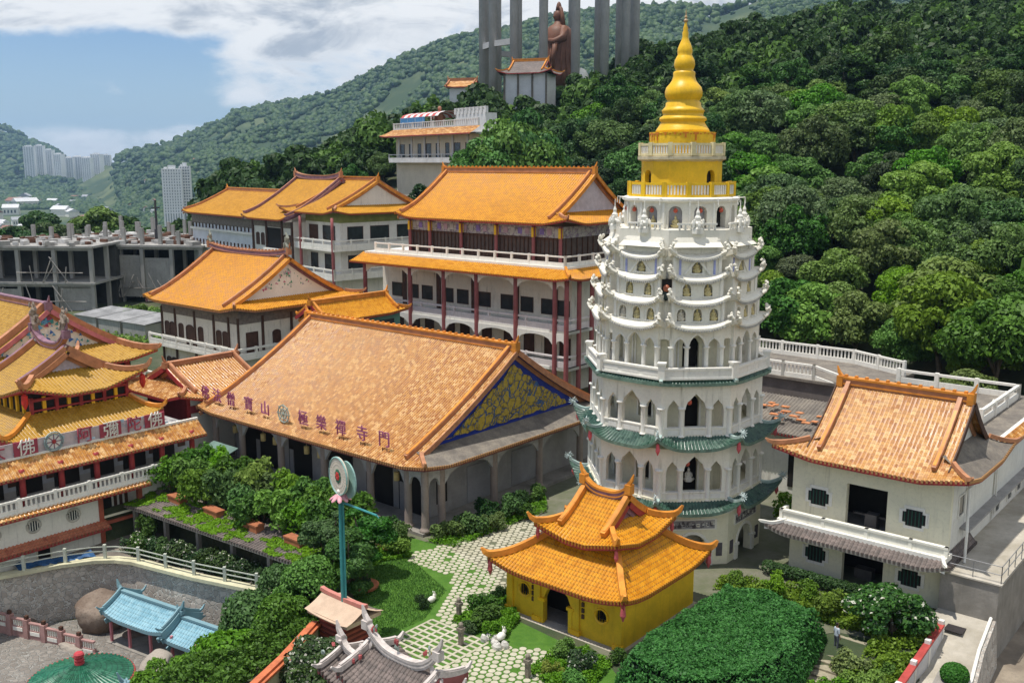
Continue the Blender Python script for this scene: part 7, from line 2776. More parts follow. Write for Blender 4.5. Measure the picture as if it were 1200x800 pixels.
    for k in range(7):
        rk.blob((random.uniform(-0.7, 0.7), random.uniform(-0.35, 0.35), 0.12), random.uniform(0.15, 0.3), random.uniform(0.15, 0.25), random.uniform(0.15, 0.3), None, 7, 5, 0.15)
    tag(rk.build('rockery', M('white rock', (0.55, 0.53, 0.48), 0.85, 0.15, 3), None, G(-29.6, 34.0, 0), ROT), 'little rockery of white stones by the pavilion steps', 'rockery')
    # undulating garden wall with orange coping behind the pavilion
    t = thing('arched_garden_wall', 'white garden wall with two humped orange copings behind the yellow pavilion', 'garden wall', G(-35.6, 48.0, 0), ROT + R(35))
    for x0 in (0.0, 3.1):
        b = MB()
        n = 14
        prof = [(x0 + 2.7 * i / n, 1.7 + 0.95 * math.sin(PI * i / n)) for i in range(n + 1)]
        b.plate([(x0, 1.3)] + prof + [(x0 + 2.7, 1.3)], -0.14, 0.14, 0)
        for x in (x0 + 0.15, x0 + 2.55):
            b.box(x - 0.15, x + 0.15, -0.16, 0.16, 0, 1.6, 0)
        b.build('wall', [OWHITE], t)
        c = MB()
        pts = [(x0 - 0.25, 0, 1.75)] + [(px_, 0, pz_ + 0.02) for px_, pz_ in prof] + [(x0 + 2.95, 0, 1.75)]
        c.sweep(pts, 0.5, 0.2)
        c.build('coping', RIDGE_O, t)
    # right hand garden: tree, palms, path, steps, person, wall
    fr = tree_meshes(301, 2.3, 2.6, 0.9, LEAF_FL, 5200, 0.13, 15)
    plant_tree(fr, G(-14.9, 47.4, -0.6), 'low spreading white flowered tree in front of the cream house', s=1.0, sz=0.92)
    random.seed(90)
    for (p, q, z, s, k, lab) in ((-15.6, 43.4, -0.9, 1.15, 'y', 'yellow green feathery shrub below the flowering tree'), (-14.2, 42.0, -0.9, 1.1, 'l', 'bright green shrub beside the red coped wall'), (-15.4, 40.9, -1.0, 1.1, 'm', 'green shrub at the bottom edge right of the hedge'),
                                 (-14.0, 44.4, -0.9, 0.9, 'm', 'small shrub between the flowering tree and the wall'), (-16.4, 39.2, -1.0, 0.9, 'y', 'yellow green shrub at the hedge corner by the bottom edge'), (-14.3, 39.6, -1.0, 1.1, 'd', 'dark shrub at the bottom edge by the wall'),
                                 (-18.2, 47.6, 0, 1.1, 'l', 'light green shrub behind the hedge near the house'), (-19.6, 48.4, 0, 1.0, 'm', 'shrub between the hedge and the cream house'), (-21.5, 48.2, 0, 1.0, 'l', 'light shrub between the pagoda and the hedge'),
                                 (-23.6, 47.8, 0, 0.9, 'm', 'shrub at the far corner of the hedge by the pagoda arch'), (-16.6, 49.6, 0, 0.8, 'l', 'yellowish shrub by the lower dark doorway of the house'), (-24.9, 58.6, 0, 1.6, 'l', 'pale flowering bush between the pagoda and the house'), (-23.6, 57.0, 0, 1.3, 'm', 'green bush against the house wall beside the pagoda')):
        shrub(k, p, q, z, s, lab)
    h = MB()
    rng = np.random.default_rng(4)
    bl = [(x, 0, 0.45, 0.5, 0.4, 0.42) for x in np.arange(-2.6, 2.7, 0.5)]
    V, F = leaf_quads(bl, 5000, 0.07, rng)
    o = mobj('low_hedge', np_mesh('low_hedge', V, F, [LEAF_D]), None, G(-20.4, 50.6, 0), ROT)
    tag(o, 'dark low hedge along the foot of the cream house', 'hedge')
    st = MB()
    for i in range(9):
        st.box(-0.75, 0.75, -i * 0.55 - 0.55, -i * 0.55, -1.4, -0.02 - i * 0.1, 0)
    struct('steps', st, M('old steps', (0.30, 0.27, 0.19), 0.9, 0.25, 1.2, bump=0.3, mottled=0.3), loc=G(-16.35, 46.4, 0), rz=ROT)
    # parapet with red coping
    t = thing('red_coped_parapet', 'grey panelled garden parapet with a red coping above the alley', 'parapet', (0, 0, 0), 0)
    a, b_ = G(-13.05, 49.2, -1.6), G(-12.9, 38.5, -2.6)
    w = MB()
    w.sweep([a, b_], 0.22, 2.15)
    w.build('panel_wall', M('grey white panel', (0.55, 0.55, 0.56), 0.7, 0.1, 1, streak=0.5), t)
    c = MB()
    c.sweep([a + Vector((0, 0, 2.153)), b_ + Vector((0, 0, 2.153))], 0.34, 0.12)
    c.build('coping', M('red coping', (0.40, 0.06, 0.05), 0.6, 0.2, 2), t)
    pm = MB()
    pm.box(-0.13, 0.13, -0.13, 0.13, 0, 2.45)
    pm = pm.mesh('post', PCREAM)
    for i in range(6):
        p = a.lerp(b_, i / 5)
        mobj('post', pm, t, p, ROT)


build_garden()
# ------------------------------------------------------------------ right edge: alley, platform, rear terrace
def build_right_edge():
    al = MB()
    al.prism([tuple(G(p, q)[:2]) for p, q in ((-13.9, 36), (-10.6, 36), (-10.4, 45), (-11.4, 47), (-13.9, 47))], -0.95, -0.72)
    al.add([G(-13.9, 46.9, -0.73), G(-10.6, 46.9, -0.73), G(-11.3, 52.5, 0.75), G(-13.9, 52.5, 0.75), G(-13.9, 46.9, -1.2), G(-10.6, 46.9, -1.2), G(-11.3, 52.5, -1.2), G(-13.9, 52.5, -1.2)], [(0, 1, 2, 3), (4, 5, 1, 0), (5, 6, 2, 1), (7, 6, 2, 3)])
    struct('alley', al, LCONC)
    ya = MB()
    ya.prism([tuple(G(p, q)[:2]) for p, q in ((-10.6, 34), (-3, 34), (-3, 62), (-11.2, 62), (-11.2, 50), (-10.3, 45))], -2.6, -1.9)
    struct('rock_yard', ya, M('stained rock yard', (0.30, 0.25, 0.19), 0.9, 0.2, 0.5, col2=(0.16, 0.13, 0.10), bump=0.5, mottled=0.4))
    t = thing('raised_platform', 'raised pale concrete platform with grey retaining walls beside the house', 'platform', G(-12.4, 60.0), ROT)
    b = MB()
    b.box(-1.48, 1.35, -8.6, 24, -3.2, 2.5, 0)
    b.build('retaining_wall', M('damp grey wall', (0.29, 0.27, 0.24), 0.9, 0.2, 0.8, col2=(0.20, 0.185, 0.16), bump=0.3, streak=0.7, mottled=0.3), t)
    b = MB()
    b.box(-1.46, 1.5, -8.7, 24, 2.503, 2.58, 0)
    b.build('deck', LCONC, t)
    r = MB()
    pts = [(-1.3, -8.5), (1.4, -8.5), (1.4, 20)]
    for a, c in zip(pts[:-1], pts[1:]):
        L = math.hypot(c[0] - a[0], c[1] - a[1])
        n = int(L / 1.3)
        for h in (0.45, 0.9):
            r.tube([(a[0], a[1], 2.58 + h), (c[0], c[1], 2.58 + h)], 0.025, 5)
        for i in range(n + 1):
            x, y = a[0] + (c[0] - a[0]) * i / n, a[1] + (c[1] - a[1]) * i / n
            r.tube([(x, y, 2.58), (x, y, 3.5)], 0.025, 5)
    r.build('railing', M('grey steel rail', (0.25, 0.25, 0.25), 0.5, 0.2, 2, metal=0.4), t)
    w = thing('alley_retaining_wall', 'grey stone retaining wall with a white pipe stepping down the alley', 'retaining wall', (0, 0, 0), 0)
    b = MB()
    path = [(-11.25, 51.5, 0.6), (-11.0, 48.5, 0.1), (-10.55, 45.6, -0.1), (-10.5, 42, -0.3), (-10.5, 37, -0.4)]
    V, F = [], []
    for p, q, z in path:
        for dp, zz in ((-0.15, -3.3), (-0.15, z), (0.2, z), (0.55, -3.3)):
            V.append(tuple(G(p + dp, q, zz)))
    for i in range(len(path) - 1):
        for k in range(4):
            j = (k + 1) % 4
            F.append((4 * i + k, 4 * i + j, 4 * i + 4 + j, 4 * i + 4 + k))
    F.append((0, 1, 2, 3))
    b.add(V, F)
    b.build('wall', RUB, w)
    c = MB()
    c.tube([G(p - 0.05, q, z + 0.08) for p, q, z in path], 0.085, 7)
    c.tube([G(-12.6, 47.5, -0.62), G(-11.9, 49.6, -0.62), G(-11.6, 51.0, -0.3)], 0.06, 6)
    c.build('pipe', OWHITE, w)
    pl = MB()
    pl.box(-0.75, 0.75, -1.6, 1.4, -0.75, -0.1)
    pl.box(-0.6, 0.6, -1.45, 1.25, -0.1, -0.06)
    tag(pl.build('planter_box', CONC, None, G(-11.2, 44.4, 0), ROT + 0.1), 'concrete planter box under the round clipped bush in the alley', 'planter')
    rng = np.random.default_rng(14)
    V, F = leaf_quads([(0, 0, 0.45, 0.62, 0.6, 0.5)], 6000, 0.055, rng, shell=(0.86, 1.03))
    o = mobj('round_bush', np_mesh('round_bush', V, F, [ML('bright clipped leaves', (0.02, 0.11, 0.008), (0.06, 0.24, 0.02), ovar=0.1)]), None, G(-11.2, 45.1, -0.15), ROT)
    tag(o, 'bright green clipped round bush in the alley planter', 'bush')
    mat = MB()
    mat.cbox((0, 0, 0.0), 0.9, 1.1, 0.05)
    tag(mat.build('drain_cover', M('dark drain cover', (0.035, 0.03, 0.03), 0.8, 0.2, 4), None, G(-12.6, 50.2, 0.18), ROT), 'dark square drain cover on the alley floor', 'drain cover')
    sh = thing('shed', 'brown timber shed under a blue tarpaulin at the right edge behind the house', 'shed', G(-12.2, 71.5, 2.5), ROT)
    b = MB()
    b.box(-1.0, 3.5, -1.6, 2, 0, 2.0, 0)
    for i in range(5):
        b.box(-1.02, 3.52, -1.65, -1.6, 0.2 + 0.38 * i, 0.3 + 0.38 * i, 0)
    b.build('body', M('brown planks', (0.13, 0.06, 0.03), 0.8, 0.3, 2), sh)
    b = MB()
    b.add([(-1.3, -2.1, 2.1), (3.9, -2.1, 2.1), (3.9, 2.3, 2.7), (-1.3, 2.3, 2.7), (-1.3, -2.1, 2.0), (3.9, -2.1, 2.0)], [(0, 1, 2, 3), (0, 4, 5, 1)])
    b.build('roof_tarpaulin', M('blue sheet', (0.04, 0.14, 0.33), 0.5, 0.15, 2), sh)
    # rear terrace block between the pagoda and the house
    t = thing('rear_terrace', 'dark walled flat terrace block with white balustrades behind the pagoda', 'terrace block', G(-31.0, 74.0), ROT)
    b = MB()
    b.box(-8.0, 6.3, -3.0, 5.5, -1, 6.9, 0)
    b.box(-8.2, 6.5, -3.2, 5.7, 6.9, 7.1, 4)
    b.box(-8.0, 4.6, -9.2, -3.05, -1, 4.4, 2)
    b.box(2.6, 4.5, -9.26, -9.2, 0.5, 3.0, 3)
    b.box(-2.0, 0.5, -9.26, -9.2, 0.2, 2.6, 3)
    b.build('wall', [M('dark stained wall', (0.13, 0.11, 0.10), 0.9, 0.25, 0.7, streak=0.5), CONC, PCREAM, DARK, DCONC], t)
    balustrade(t, [(-8, -2.9, 7.1), (-1.0, -2.9, 7.1), (1.5, -2.9, 7.1)], 1.15, OWHITE, 'balustrade', 3.2, 0.3, kerb=0.35, railh=0.16)
    balustrade(t, [(-8, 5.2, 7.1), (1.5, 5.2, 7.1), (6.3, 3.0, 7.1)], 1.15, OWHITE, 'balustrade', 3.2, 0.3, kerb=0.35, railh=0.16)
    balustrade(t, [(1.5, -2.9, 7.1), (6.3, -2.9, 6.0)], 1.15, OWHITE, 'balustrade', 3.2, None, kerb=0.35, railh=0.16)
    skirt_roof(t, (-8.2, 5.0, -9.9, 0), (-8.2, 5.0, -4.4, 0), 4.5, 5.9, DCONC, RIDGE, sides='f', lift=0, sp=0.27, hips=False, nt=6, name='stained_roof', edge=True)
    random.seed(44)
    b = MB()
    for i in range(26):
        b.cbox((random.uniform(-2.5, 3.8), random.uniform(-9.0, -5.5), 5.3 + random.uniform(-0.25, 0.45)), random.uniform(0.4, 0.8), 0.4, 0.07, random.uniform(-0.2, 0.2))
    b.build('loose_tiles', M('loose salmon tiles', (0.55, 0.22, 0.09), 0.5, 0.3, 3), t)


build_right_edge()


def build_person():
    """visitor standing on the garden steps: pale shirt, dark trousers, arms by the sides"""
    me = bpy.data.meshes.new('person')
    V = [(0, 0, 0.92), (0, 0, 1.12), (0, 0, 1.34), (0, 0.0, 1.45), (0, -0.01, 1.53),
         (0.17, 0, 1.38), (0.23, 0.02, 1.12), (0.24, -0.06, 0.88), (0.24, -0.09, 0.80),
         (-0.17, 0, 1.38), (-0.23, 0.02, 1.12), (-0.24, -0.06, 0.88), (-0.24, -0.09, 0.80),
         (0.10, 0, 0.86), (0.11, -0.02, 0.48), (0.11, 0.02, 0.08), (0.12, -0.14, 0.03),
         (-0.10, 0, 0.86), (-0.11, -0.03, 0.48), (-0.12, 0.02, 0.08), (-0.13, -0.14, 0.03)]
    E = [(0, 1), (1, 2), (2, 3), (3, 4), (2, 5), (5, 6), (6, 7), (7, 8), (2, 9), (9, 10), (10, 11), (11, 12), (0, 13), (13, 14), (14, 15), (15, 16), (0, 17), (17, 18), (18, 19), (19, 20)]
    RAD = [0.15, 0.13, 0.15, 0.06, 0.055, 0.075, 0.05, 0.036, 0.03, 0.075, 0.05, 0.036, 0.03, 0.105, 0.075, 0.05, 0.035, 0.105, 0.075, 0.05, 0.035]
    me.from_pydata(V, E, [])
    o = bpy.data.objects.new('person', me)
    COL.objects.link(o)
    md = o.modifiers.new('skin', 'SKIN')
    for i, r in enumerate(RAD):
        me.skin_vertices[0].data[i].radius = (r, r * 0.85)
    me.skin_vertices[0].data[0].use_root = True
    o.modifiers.new('sub', 'SUBSURF').levels = 2
    bpy.context.view_layer.update()
    dg = bpy.context.evaluated_depsgraph_get()
    m2 = bpy.data.meshes.new_from_object(o.evaluated_get(dg))
    bpy.data.objects.remove(o)
    SK = M('skin', (0.36, 0.20, 0.13), 0.6, 0.1, 3)
    SHIRT = M('pale blue shirt', (0.46, 0.52, 0.58), 0.8, 0.1, 3)
    TR = M('grey trousers', (0.10, 0.11, 0.13), 0.8, 0.1, 3)
    SHO = M('black shoes', (0.02, 0.02, 0.02), 0.6, 0.1, 3)
    m2.materials.clear()
    for m in (SK, SHIRT, TR, SHO):
        m2.materials.append(m)
    for p in m2.polygons:
        c = p.center
        arm = abs(c.x) > 0.185
        p.use_smooth = True
        if c.z < 0.09:
            p.material_index = 3
        elif arm and c.z < 1.12:
            p.material_index = 0
        elif c.z < 0.93 and not arm:
            p.material_index = 2
        elif c.z < 1.44:
            p.material_index = 1
        else:
            p.material_index = 0
    # head, face, ears and hands joined to the same body mesh
    h = MB()
    h.blob((0, -0.015, 1.63), 0.078, 0.095, 0.115, 0, 14, 10)
    h.blob((0, -0.112, 1.62), 0.014, 0.02, 0.022, 0, 6, 4)
    for s in (-1, 1):
        h.blob((s * 0.078, 0, 1.625), 0.012, 0.02, 0.03, 0, 6, 4)
        h.blob((s * 0.032, -0.098, 1.645), 0.012, 0.008, 0.007, 3, 6, 4)
        for k in range(4):
            x = s * 0.24 + (k - 1.5) * 0.016
            h.tube([(x, -0.09, 0.80), (x, -0.105, 0.745), (x, -0.1, 0.70 + 0.008 * abs(k - 1.5))], [0.011, 0.009, 0.006], 5, 0)
        h.tube([(s * 0.215, -0.1, 0.81), (s * 0.2, -0.13, 0.765)], [0.011, 0.008], 5, 0)
        h.blob((s * 0.24, -0.088, 0.805), 0.034, 0.02, 0.04, 0, 8, 5)
    h.tube([(-0.025, -0.103, 1.575), (0.025, -0.103, 1.575)], 0.006, 5, 3)
    hm = h.mesh('head', [SK, SHIRT, TR, SHO], True)
    bm = bmesh.new()
    bm.from_mesh(m2)
    bm.from_mesh(hm)
    bm.to_mesh(m2)
    bm.free()
    p = mobj('person', m2, None, G(-16.75, 45.0, -0.3), ROT + R(150))
    p.scale = (0.82, 0.82, 0.82)
    tag(p, 'person in a pale shirt and dark trousers standing on the garden steps', 'person')
    hb = MB()
    hb.blob((0, 0.012, 1.66), 0.086, 0.098, 0.1, 0, 12, 8)
    hb.build('hair', M('black hair', (0.015, 0.012, 0.01), 0.6, 0.2, 5), p)


build_person()


# ------------------------------------------------------------------ hillside buildings and the statue
def wz(X, Y):
    return float(terrain(np.array([X]), np.array([Y]))[0])


def build_hill():
    t = thing('hillside_hall', 'long pale hillside hall with orange eave and balcony half hidden by trees', 'hillside hall', (-22, 190, 0), R(-57))
    w = MB()
    w.box(0, 31, 0, 4.5, 6, 28.0, 0)
    w.box(0, 31, -1.6, 0, 23.4, 23.8, 1)
    w.box(-0.8, 31.5, -1.2, 5.3, 28.0, 28.35, 1)
    for i in range(6):
        x = 1.5 + i * 5.1
        w.box(x - 0.25, x + 0.25, -0.2, 0.0, 23.4, 28.0, 1)
    w.build('wall', [M('cream hillside wall', (0.60, 0.55, 0.44), 0.75, 0.08, 0.4, streak=0.5), M('grey white trim', (0.58, 0.58, 0.57), 0.7, 0.1, 0.6, streak=0.4)], t)
    for i in range(8):
        x = 2.6 + i * 3.45
        window(t, x, 0.0, 24.4, 1.2 if i % 3 else 1.9, 2.3, DGLASS, BROWN)
    for i in range(3):
        window(t, 0.0, 2.4 + 2.6 * i, 24.4, 1.2, 1.9, DGLASS, BROWN, side=R(-90))
    skirt_roof(t, (-1.8, 32, -2.6, 5), (-0.3, 31.5, -0.6, 5), 28.2, 29.4, TSALMON, RIDGE, sides='fl', lift=0.2, sp=0.5, ribs=False, hips=False, nt=4, name='eave_roof')
    balustrade(t, [(0, -1.5, 23.8), (31, -1.5, 23.8)], 1.1, MATS['grey white trim'], 'balcony_railing', 5, None, kerb=0.5)
    balustrade(t, [(0, -0.4, 29.4), (31, -0.4, 29.4)], 1.2, MATS['grey white trim'], 'roof_balustrade', 4, 0.7, kerb=0.25)
    a = thing('striped_awning', 'red and white striped awning with blue sides on the hillside hall roof', 'awning', (-21.0, 188.0, 29.5), R(-57))
    b = MB()
    for i in range(12):
        x = i * 1.2
        n = 6
        V = []
        for xx in (x, x + 1.2):
            for k in range(n + 1):
                an = PI * k / n
                V.append((xx, 3.4 - 3.2 * math.cos(an), 2.0 + 1.0 * math.sin(an)))
        b.add(V, [(k, k + 1, n + 2 + k, n + 1 + k) for k in range(n)], i % 2)
        if i < 8:
            b.box(x, x + 1.2, 0.1, 0.2, 0.3, 2.0, 2)
    for i in range(5):
        b.box(i * 3 - 0.06, i * 3 + 0.06, 0.1, 0.22, 0, 2.1, 1)
    b.build('canopy', [M('stripe red', (0.50, 0.10, 0.09), 0.6), M('stripe white', (0.72, 0.70, 0.68), 0.6), M('awning blue', (0.06, 0.20, 0.40), 0.6)], a)
    ub = MB()
    ub.box(19, 29, 2.2, 4.4, 28.36, 31.6, 0)
    u = thing('upper_block', 'grey upper block with crenellated parapet behind the hillside hall', 'block', (-22, 190, 0), R(-57))
    ub.build('wall', MATS['grey white trim'], u)
    balustrade(u, [(19, 2.3, 31.6), (29, 2.3, 31.6)], 1.0, MATS['grey white trim'], 'parapet', 1.2, None, kerb=0.5, pw=0.5)
    f = MB()
    f.lathe([(1.0, 0), (0.9, 0.8), (0.55, 0.9), (0.65, 2.0), (0.75, 3.2), (0.5, 4.0), (0.2, 4.2)], 12)
    f.blob((0, 0, 4.6), 0.36, 0.36, 0.45)
    f.tube([(0.55, 0, 3.4), (0.9, -0.2, 2.4), (0.3, -0.7, 2.6)], [0.25, 0.2, 0.14], 6)
    f.tube([(-0.55, 0, 3.4), (-0.9, -0.2, 2.4), (-0.3, -0.7, 2.6)], [0.25, 0.2, 0.14], 6)
    tag(f.build('roof_statue', M('terracotta statue', (0.33, 0.16, 0.10), 0.7, 0.2, 1), None, (-13.0, 181, 28.36), 0, True), 'small reddish statue standing on the hillside hall roof', 'statue')
    # tall statue and its ring of pillars
    bx, by = 12.0, 262.0
    zb = 45.0
    s = MB()
    s.lathe([(4.6, -2), (4.5, 1.5), (4.1, 4), (3.9, 7), (3.9, 9.5), (3.5, 11.5), (2.5, 12.6), (1.3, 13.3), (1.1, 14.0)], 28)
    for k in range(18):
        a = 2 * PI * k / 18
        s.tube([(4.45 * math.cos(a), 4.4 * math.sin(a), -1), (4.2 * math.cos(a), 4.15 * math.sin(a), 4), (3.75 * math.cos(a + 0.1), 3.7 * math.sin(a + 0.1), 9)], [0.3, 0.28, 0.12], 6)
    for sx in (-1, 1):
        s.tube([(sx * 2.7, 0, 12.0), (sx * 3.9, -0.8, 9.4), (sx * 3.0, -2.8, 8.4), (sx * 1.2, -3.7, 9.0)], [1.2, 1.15, 0.95, 0.5], 10)
        s.tube([(sx * 3.2, -2.6, 8.2), (sx * 3.3, -3.2, 5.0), (sx * 3.0, -3.2, 1.5)], [0.8, 0.6, 0.3], 8)
    s.blob((0, -0.1, 15.2), 1.25, 1.35, 1.6, None, 16, 12)
    s.blob((0, -1.35, 15.0), 0.22, 0.3, 0.35, None, 8, 6)
    s.tube([(-1.7, 0.3, 12.8), (-1.6, 0.2, 15.0), (-0.9, 0.1, 16.9), (0, 0, 17.5), (0.9, 0.1, 16.9), (1.6, 0.2, 15.0), (1.7, 0.3, 12.8)], [0.7, 0.55, 0.5, 0.5, 0.5, 0.55, 0.7], 8)
    s.lathe([(0.9, 16.6), (0.7, 17.6), (0.5, 18.3), (0.15, 18.7)], 12)
    o = s.build('standing_statue', M('bronze', (0.17, 0.075, 0.045), 0.55, 0.2, 0.4, streak=0.4), None, (bx, by, zb), R(-65), True)
    tag(o, 'giant bronze robed statue standing among tall grey pillars on the hill', 'statue')
    t = thing('pillar_ring', 'ring of very tall grey concrete pillars round the bronze statue', 'pillars', (bx, by, zb), 0)
    pm = MB()
    pm.tube([(0, 0, -14), (0, 0, 78)], [1.1, 1.0], 14)
    PIL = M('grey pillar concrete', (0.40, 0.40, 0.40), 0.8, 0.12, 0.25, streak=0.4)
    pm = pm.mesh('pillar', PIL, True)
    for k in range(16):
        a = 2 * PI * k / 16 + 0.16
        mobj('pillar', pm, t, (19.6 * math.cos(a), 19.6 * math.sin(a), 0))
    rb = MB()
    pts = [(19.6 * math.cos(2 * PI * k / 16 + 0.16), 19.6 * math.sin(2 * PI * k / 16 + 0.16), 6.5) for k in range(17)]
    for a, b_ in zip(pts[5:10], pts[6:11]):
        rb.sweep([a, b_], 0.9, 1.4)
    rb.build('tie_beam', PIL, t)
    w = MB()
    w.lathe([(2.1, -6), (2.1, 0), (1.9, 1.6), (1.3, 2.7), (0.4, 3.2), (0.05, 3.3)], 16, (0, 0, 0))
    tag(w.build('white_dome', OWHITE, None, (16.5, 244, 42.5), 0, True), 'small white dome in the trees right of the bronze statue', 'dome')
    # pavilion below the statue
    t = thing('hilltop_pavilion', 'white walled hilltop pavilion with a dark gilded roof below the statue', 'pavilion', (4.2, 232, 39.0), R(-20))
    w = MB()
    w.box(-5.0, 5.0, -3.5, 3.5, -6, 4.2, 0)
    for x in (-5.0, -1.7, 1.7, 5.0):
        w.box(x - 0.2, x + 0.2, -3.75, -3.5, -4, 4.2, 1)
    w.build('wall', [M('hill white', (0.62, 0.62, 0.62), 0.7, 0.08, 0.5), DCONC], t)
    roof(t, -6.4, 6.4, -4.8, 4.8, 4.2, 7.2, TGREY, RIDGE_O, 'hip', 'hip', inset=2, tg=0.4, lift=0.7, sp=0.4, ribs=False, nt=6, studs=False, gable_m=MATS['hill white'], ridge_m=None) if False else roof(t, -6.4, 6.4, -4.8, 4.8, 4.2, 7.2, TGREY, RIDGE_O, 'hip', 'hip', inset=2.0, tg=0.4, lift=0.7, sp=0.4, ribs=False, nt=6, studs=False, gable_m=MATS['hill white'])
    t = thing('small_hill_roof', 'small orange roofed hut among trees left of the tall pillars', 'hut', (-11.5, 236, 37.0), R(-15))
    w = MB()
    w.box(-2.6, 2.6, -2, 2, -3, 3.6)
    w.build('wall', MATS['hill white'], t)
    roof(t, -3.6, 3.6, -2.8, 2.8, 3.6, 5.2, TSALMON, RIDGE, 'gable', 'gable', lift=0.3, sp=0.5, ribs=False, nt=4, studs=False)


build_hill()


# ------------------------------------------------------------------ construction frames, town and towers
RAWC = M('raw concrete', (0.33, 0.32, 0.30), 0.9, 0.15, 0.35, streak=0.8, grime=(0.10, 0.095, 0.085), mottled=0.3)


def build_far():
    def frame(label, x0, x1, y0, y1, levels, sp, stubs, seed, loc, rz, walls=True):
        t = thing('concrete_frame', label, 'unfinished building', loc, rz)
        random.seed(seed)
        cm = MB()
        cm.box(-0.3, 0.3, -0.3, 0.3, 0, 1)
        cm = cm.mesh('column', RAWC)
        nx = int((x1 - x0) / sp)
        ny = max(1, int((y1 - y0) / sp))
        for li in range(len(levels) - 1):
            za, zb = levels[li], levels[li + 1]
            sl = MB()
            sl.box(x0 - 0.6, x1 + 0.6, y0 - 0.6, y1 + 0.6, zb - 0.35, zb, 0)
            sl.build('slab', RAWC, t)
            for i in range(nx + 1):
                for j in range(ny + 1):
                    if j > 1 and i not in (0, nx):
                        continue
                    mobj('column', cm, t, (x0 + (x1 - x0) * i / nx, y0 + (y1 - y0) * j / ny, za), 0, (1, 1, zb - za))
            if walls:
                wb = MB()
                for i in range(nx):
                    a = x0 + (x1 - x0) * i / nx
                    c = x0 + (x1 - x0) * (i + 1) / nx
                    if li == 0 and random.random() < 0.75:
                        wb.box(a + 0.3, c - 0.3, y0 + 0.2, y0 + 0.4, za, za + (zb - za) * random.choice((0.8, 0.75, 0.5)))
                    wb.box(a, c, y0 - 0.2, y0 + 0.2, zb - 0.75, zb - 0.352)
                wb.build('infill_wall', RAWC, t)
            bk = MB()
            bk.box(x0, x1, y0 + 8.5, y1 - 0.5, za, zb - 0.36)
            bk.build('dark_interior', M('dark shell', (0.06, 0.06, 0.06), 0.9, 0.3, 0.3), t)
        zt = levels[-1]
        for i in range(int(nx * 1.5) if stubs else 0):
            for j in range(3):
                mobj('column', cm, t, (x0 + 1 + (x1 - x0 - 2) * i / (nx * 1.5), y0 + 1 + j * (y1 - y0 - 2) / 2, zt), 0, (0.9, 0.9, random.uniform(2.2, 3.6)))
        jk = MB()
        for i in range(130):
            x, y = random.uniform(x0, x1), random.uniform(y0, y1)
            jk.cbox((x, y, zt + 0.3), random.uniform(0.4, 2.4), random.uniform(0.3, 1.6), random.uniform(0.3, 0.9), random.uniform(0, 3), random.randrange(3))
        jk.build('roof_clutter', [RAWC, M('pale sheet', (0.55, 0.54, 0.52), 0.8), M('rust brown', (0.14, 0.07, 0.045), 0.9)], t)
        sc_ = MB()
        for i in range(34):
            x = random.uniform(x0, x1)
            z = random.choice(levels[:-1])
            sc_.tube([(x, y0 - 0.8, z), (x + random.uniform(-3, 3), y0 - 0.8, z + random.uniform(2.5, 4.5))], 0.09, 4)
            sc_.tube([(x - 2.5, y0 - 0.9, z + 1.6), (x + 2.5, y0 - 0.9, z + 1.6)], 0.07, 4)
        sc_.build('scaffold', M('grey scaffold', (0.30, 0.28, 0.26), 0.7, 0.2, 1), t)
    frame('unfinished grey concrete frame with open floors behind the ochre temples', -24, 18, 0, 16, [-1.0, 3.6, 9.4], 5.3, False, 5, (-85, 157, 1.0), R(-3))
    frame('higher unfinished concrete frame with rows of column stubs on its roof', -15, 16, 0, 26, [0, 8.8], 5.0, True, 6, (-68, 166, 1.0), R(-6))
    b = MB()
    random.seed(19)
    tb = thing('low_shed', 'low sheds with white roof sheets in front of the concrete frames', 'shed', (-62, 137, -0.6), R(-35))
    for i in range(3):
        x = i * 5.6
        b.add([(x, 0, 3.0), (x + 5.4, 0, 3.0), (x + 5.4, 6, 3.5), (x, 6, 3.5)], [(0, 1, 2, 3)])
        b.box(x + 0.2, x + 5.2, 0.2, 5.8, -2, 2.95, 1)
    b.build('sheet_roof', [M('white roof sheet', (0.25, 0.25, 0.25), 0.8, 0.3, 0.5, streak=0.6, mottled=0.3), RAWC], tb)
    p = MB()
    p.tube([(0, 0, 0), (0, 0, 13)], [0.3, 0.18], 8)
    p.box(-0.3, 0.3, -0.3, 0.3, 6.0, 8.0)
    p.box(-0.7, 0.7, -0.1, 0.1, 11.6, 11.8)
    tag(p.build('power_pole', M('dark pole', (0.05, 0.05, 0.055), 0.7, 0.2, 2), None, (-62, 172, 4)), 'dark utility pole standing over the unfinished concrete frames', 'pole')
    # apartment towers
    TW = M('tower white', (0.80, 0.80, 0.80), 0.7, 0.05, 0.03)
    TWG = M('tower window band', (0.24, 0.27, 0.30), 0.4, 0.1, 0.03)
    def tower(name, x, y, z0, h, w, d, rz, label, fl=3.2, ribs=4, group=None):
        t = thing(name, label, 'tower block', (x, y, z0), rz, group)
        b = MB()
        n = int(h / fl)
        b.box(-w / 2, w / 2, -d / 2, d / 2, -20, h, 1)
        for i in range(n + 1):
            z = i * fl
            b.box(-w / 2 - 0.4, w / 2 + 0.4, -d / 2 - 0.4, d / 2 + 0.4, z - fl * 0.28, z + fl * 0.2, 0)
        for i in range(ribs + 1):
            xx = -w / 2 + w * i / ribs
            b.box(xx - w * 0.045, xx + w * 0.045, -d / 2 - 0.8, d / 2 + 0.8, -20, h + 1.0, 0)
        b.box(-w / 2 - 0.8, -w / 2, -d / 2, d / 2, -20, h, 0)
        b.box(w / 2, w / 2 + 0.8, -d / 2, d / 2, -20, h, 0)
        b.build('tower_body', [TW, TWG], t)
        b = MB()
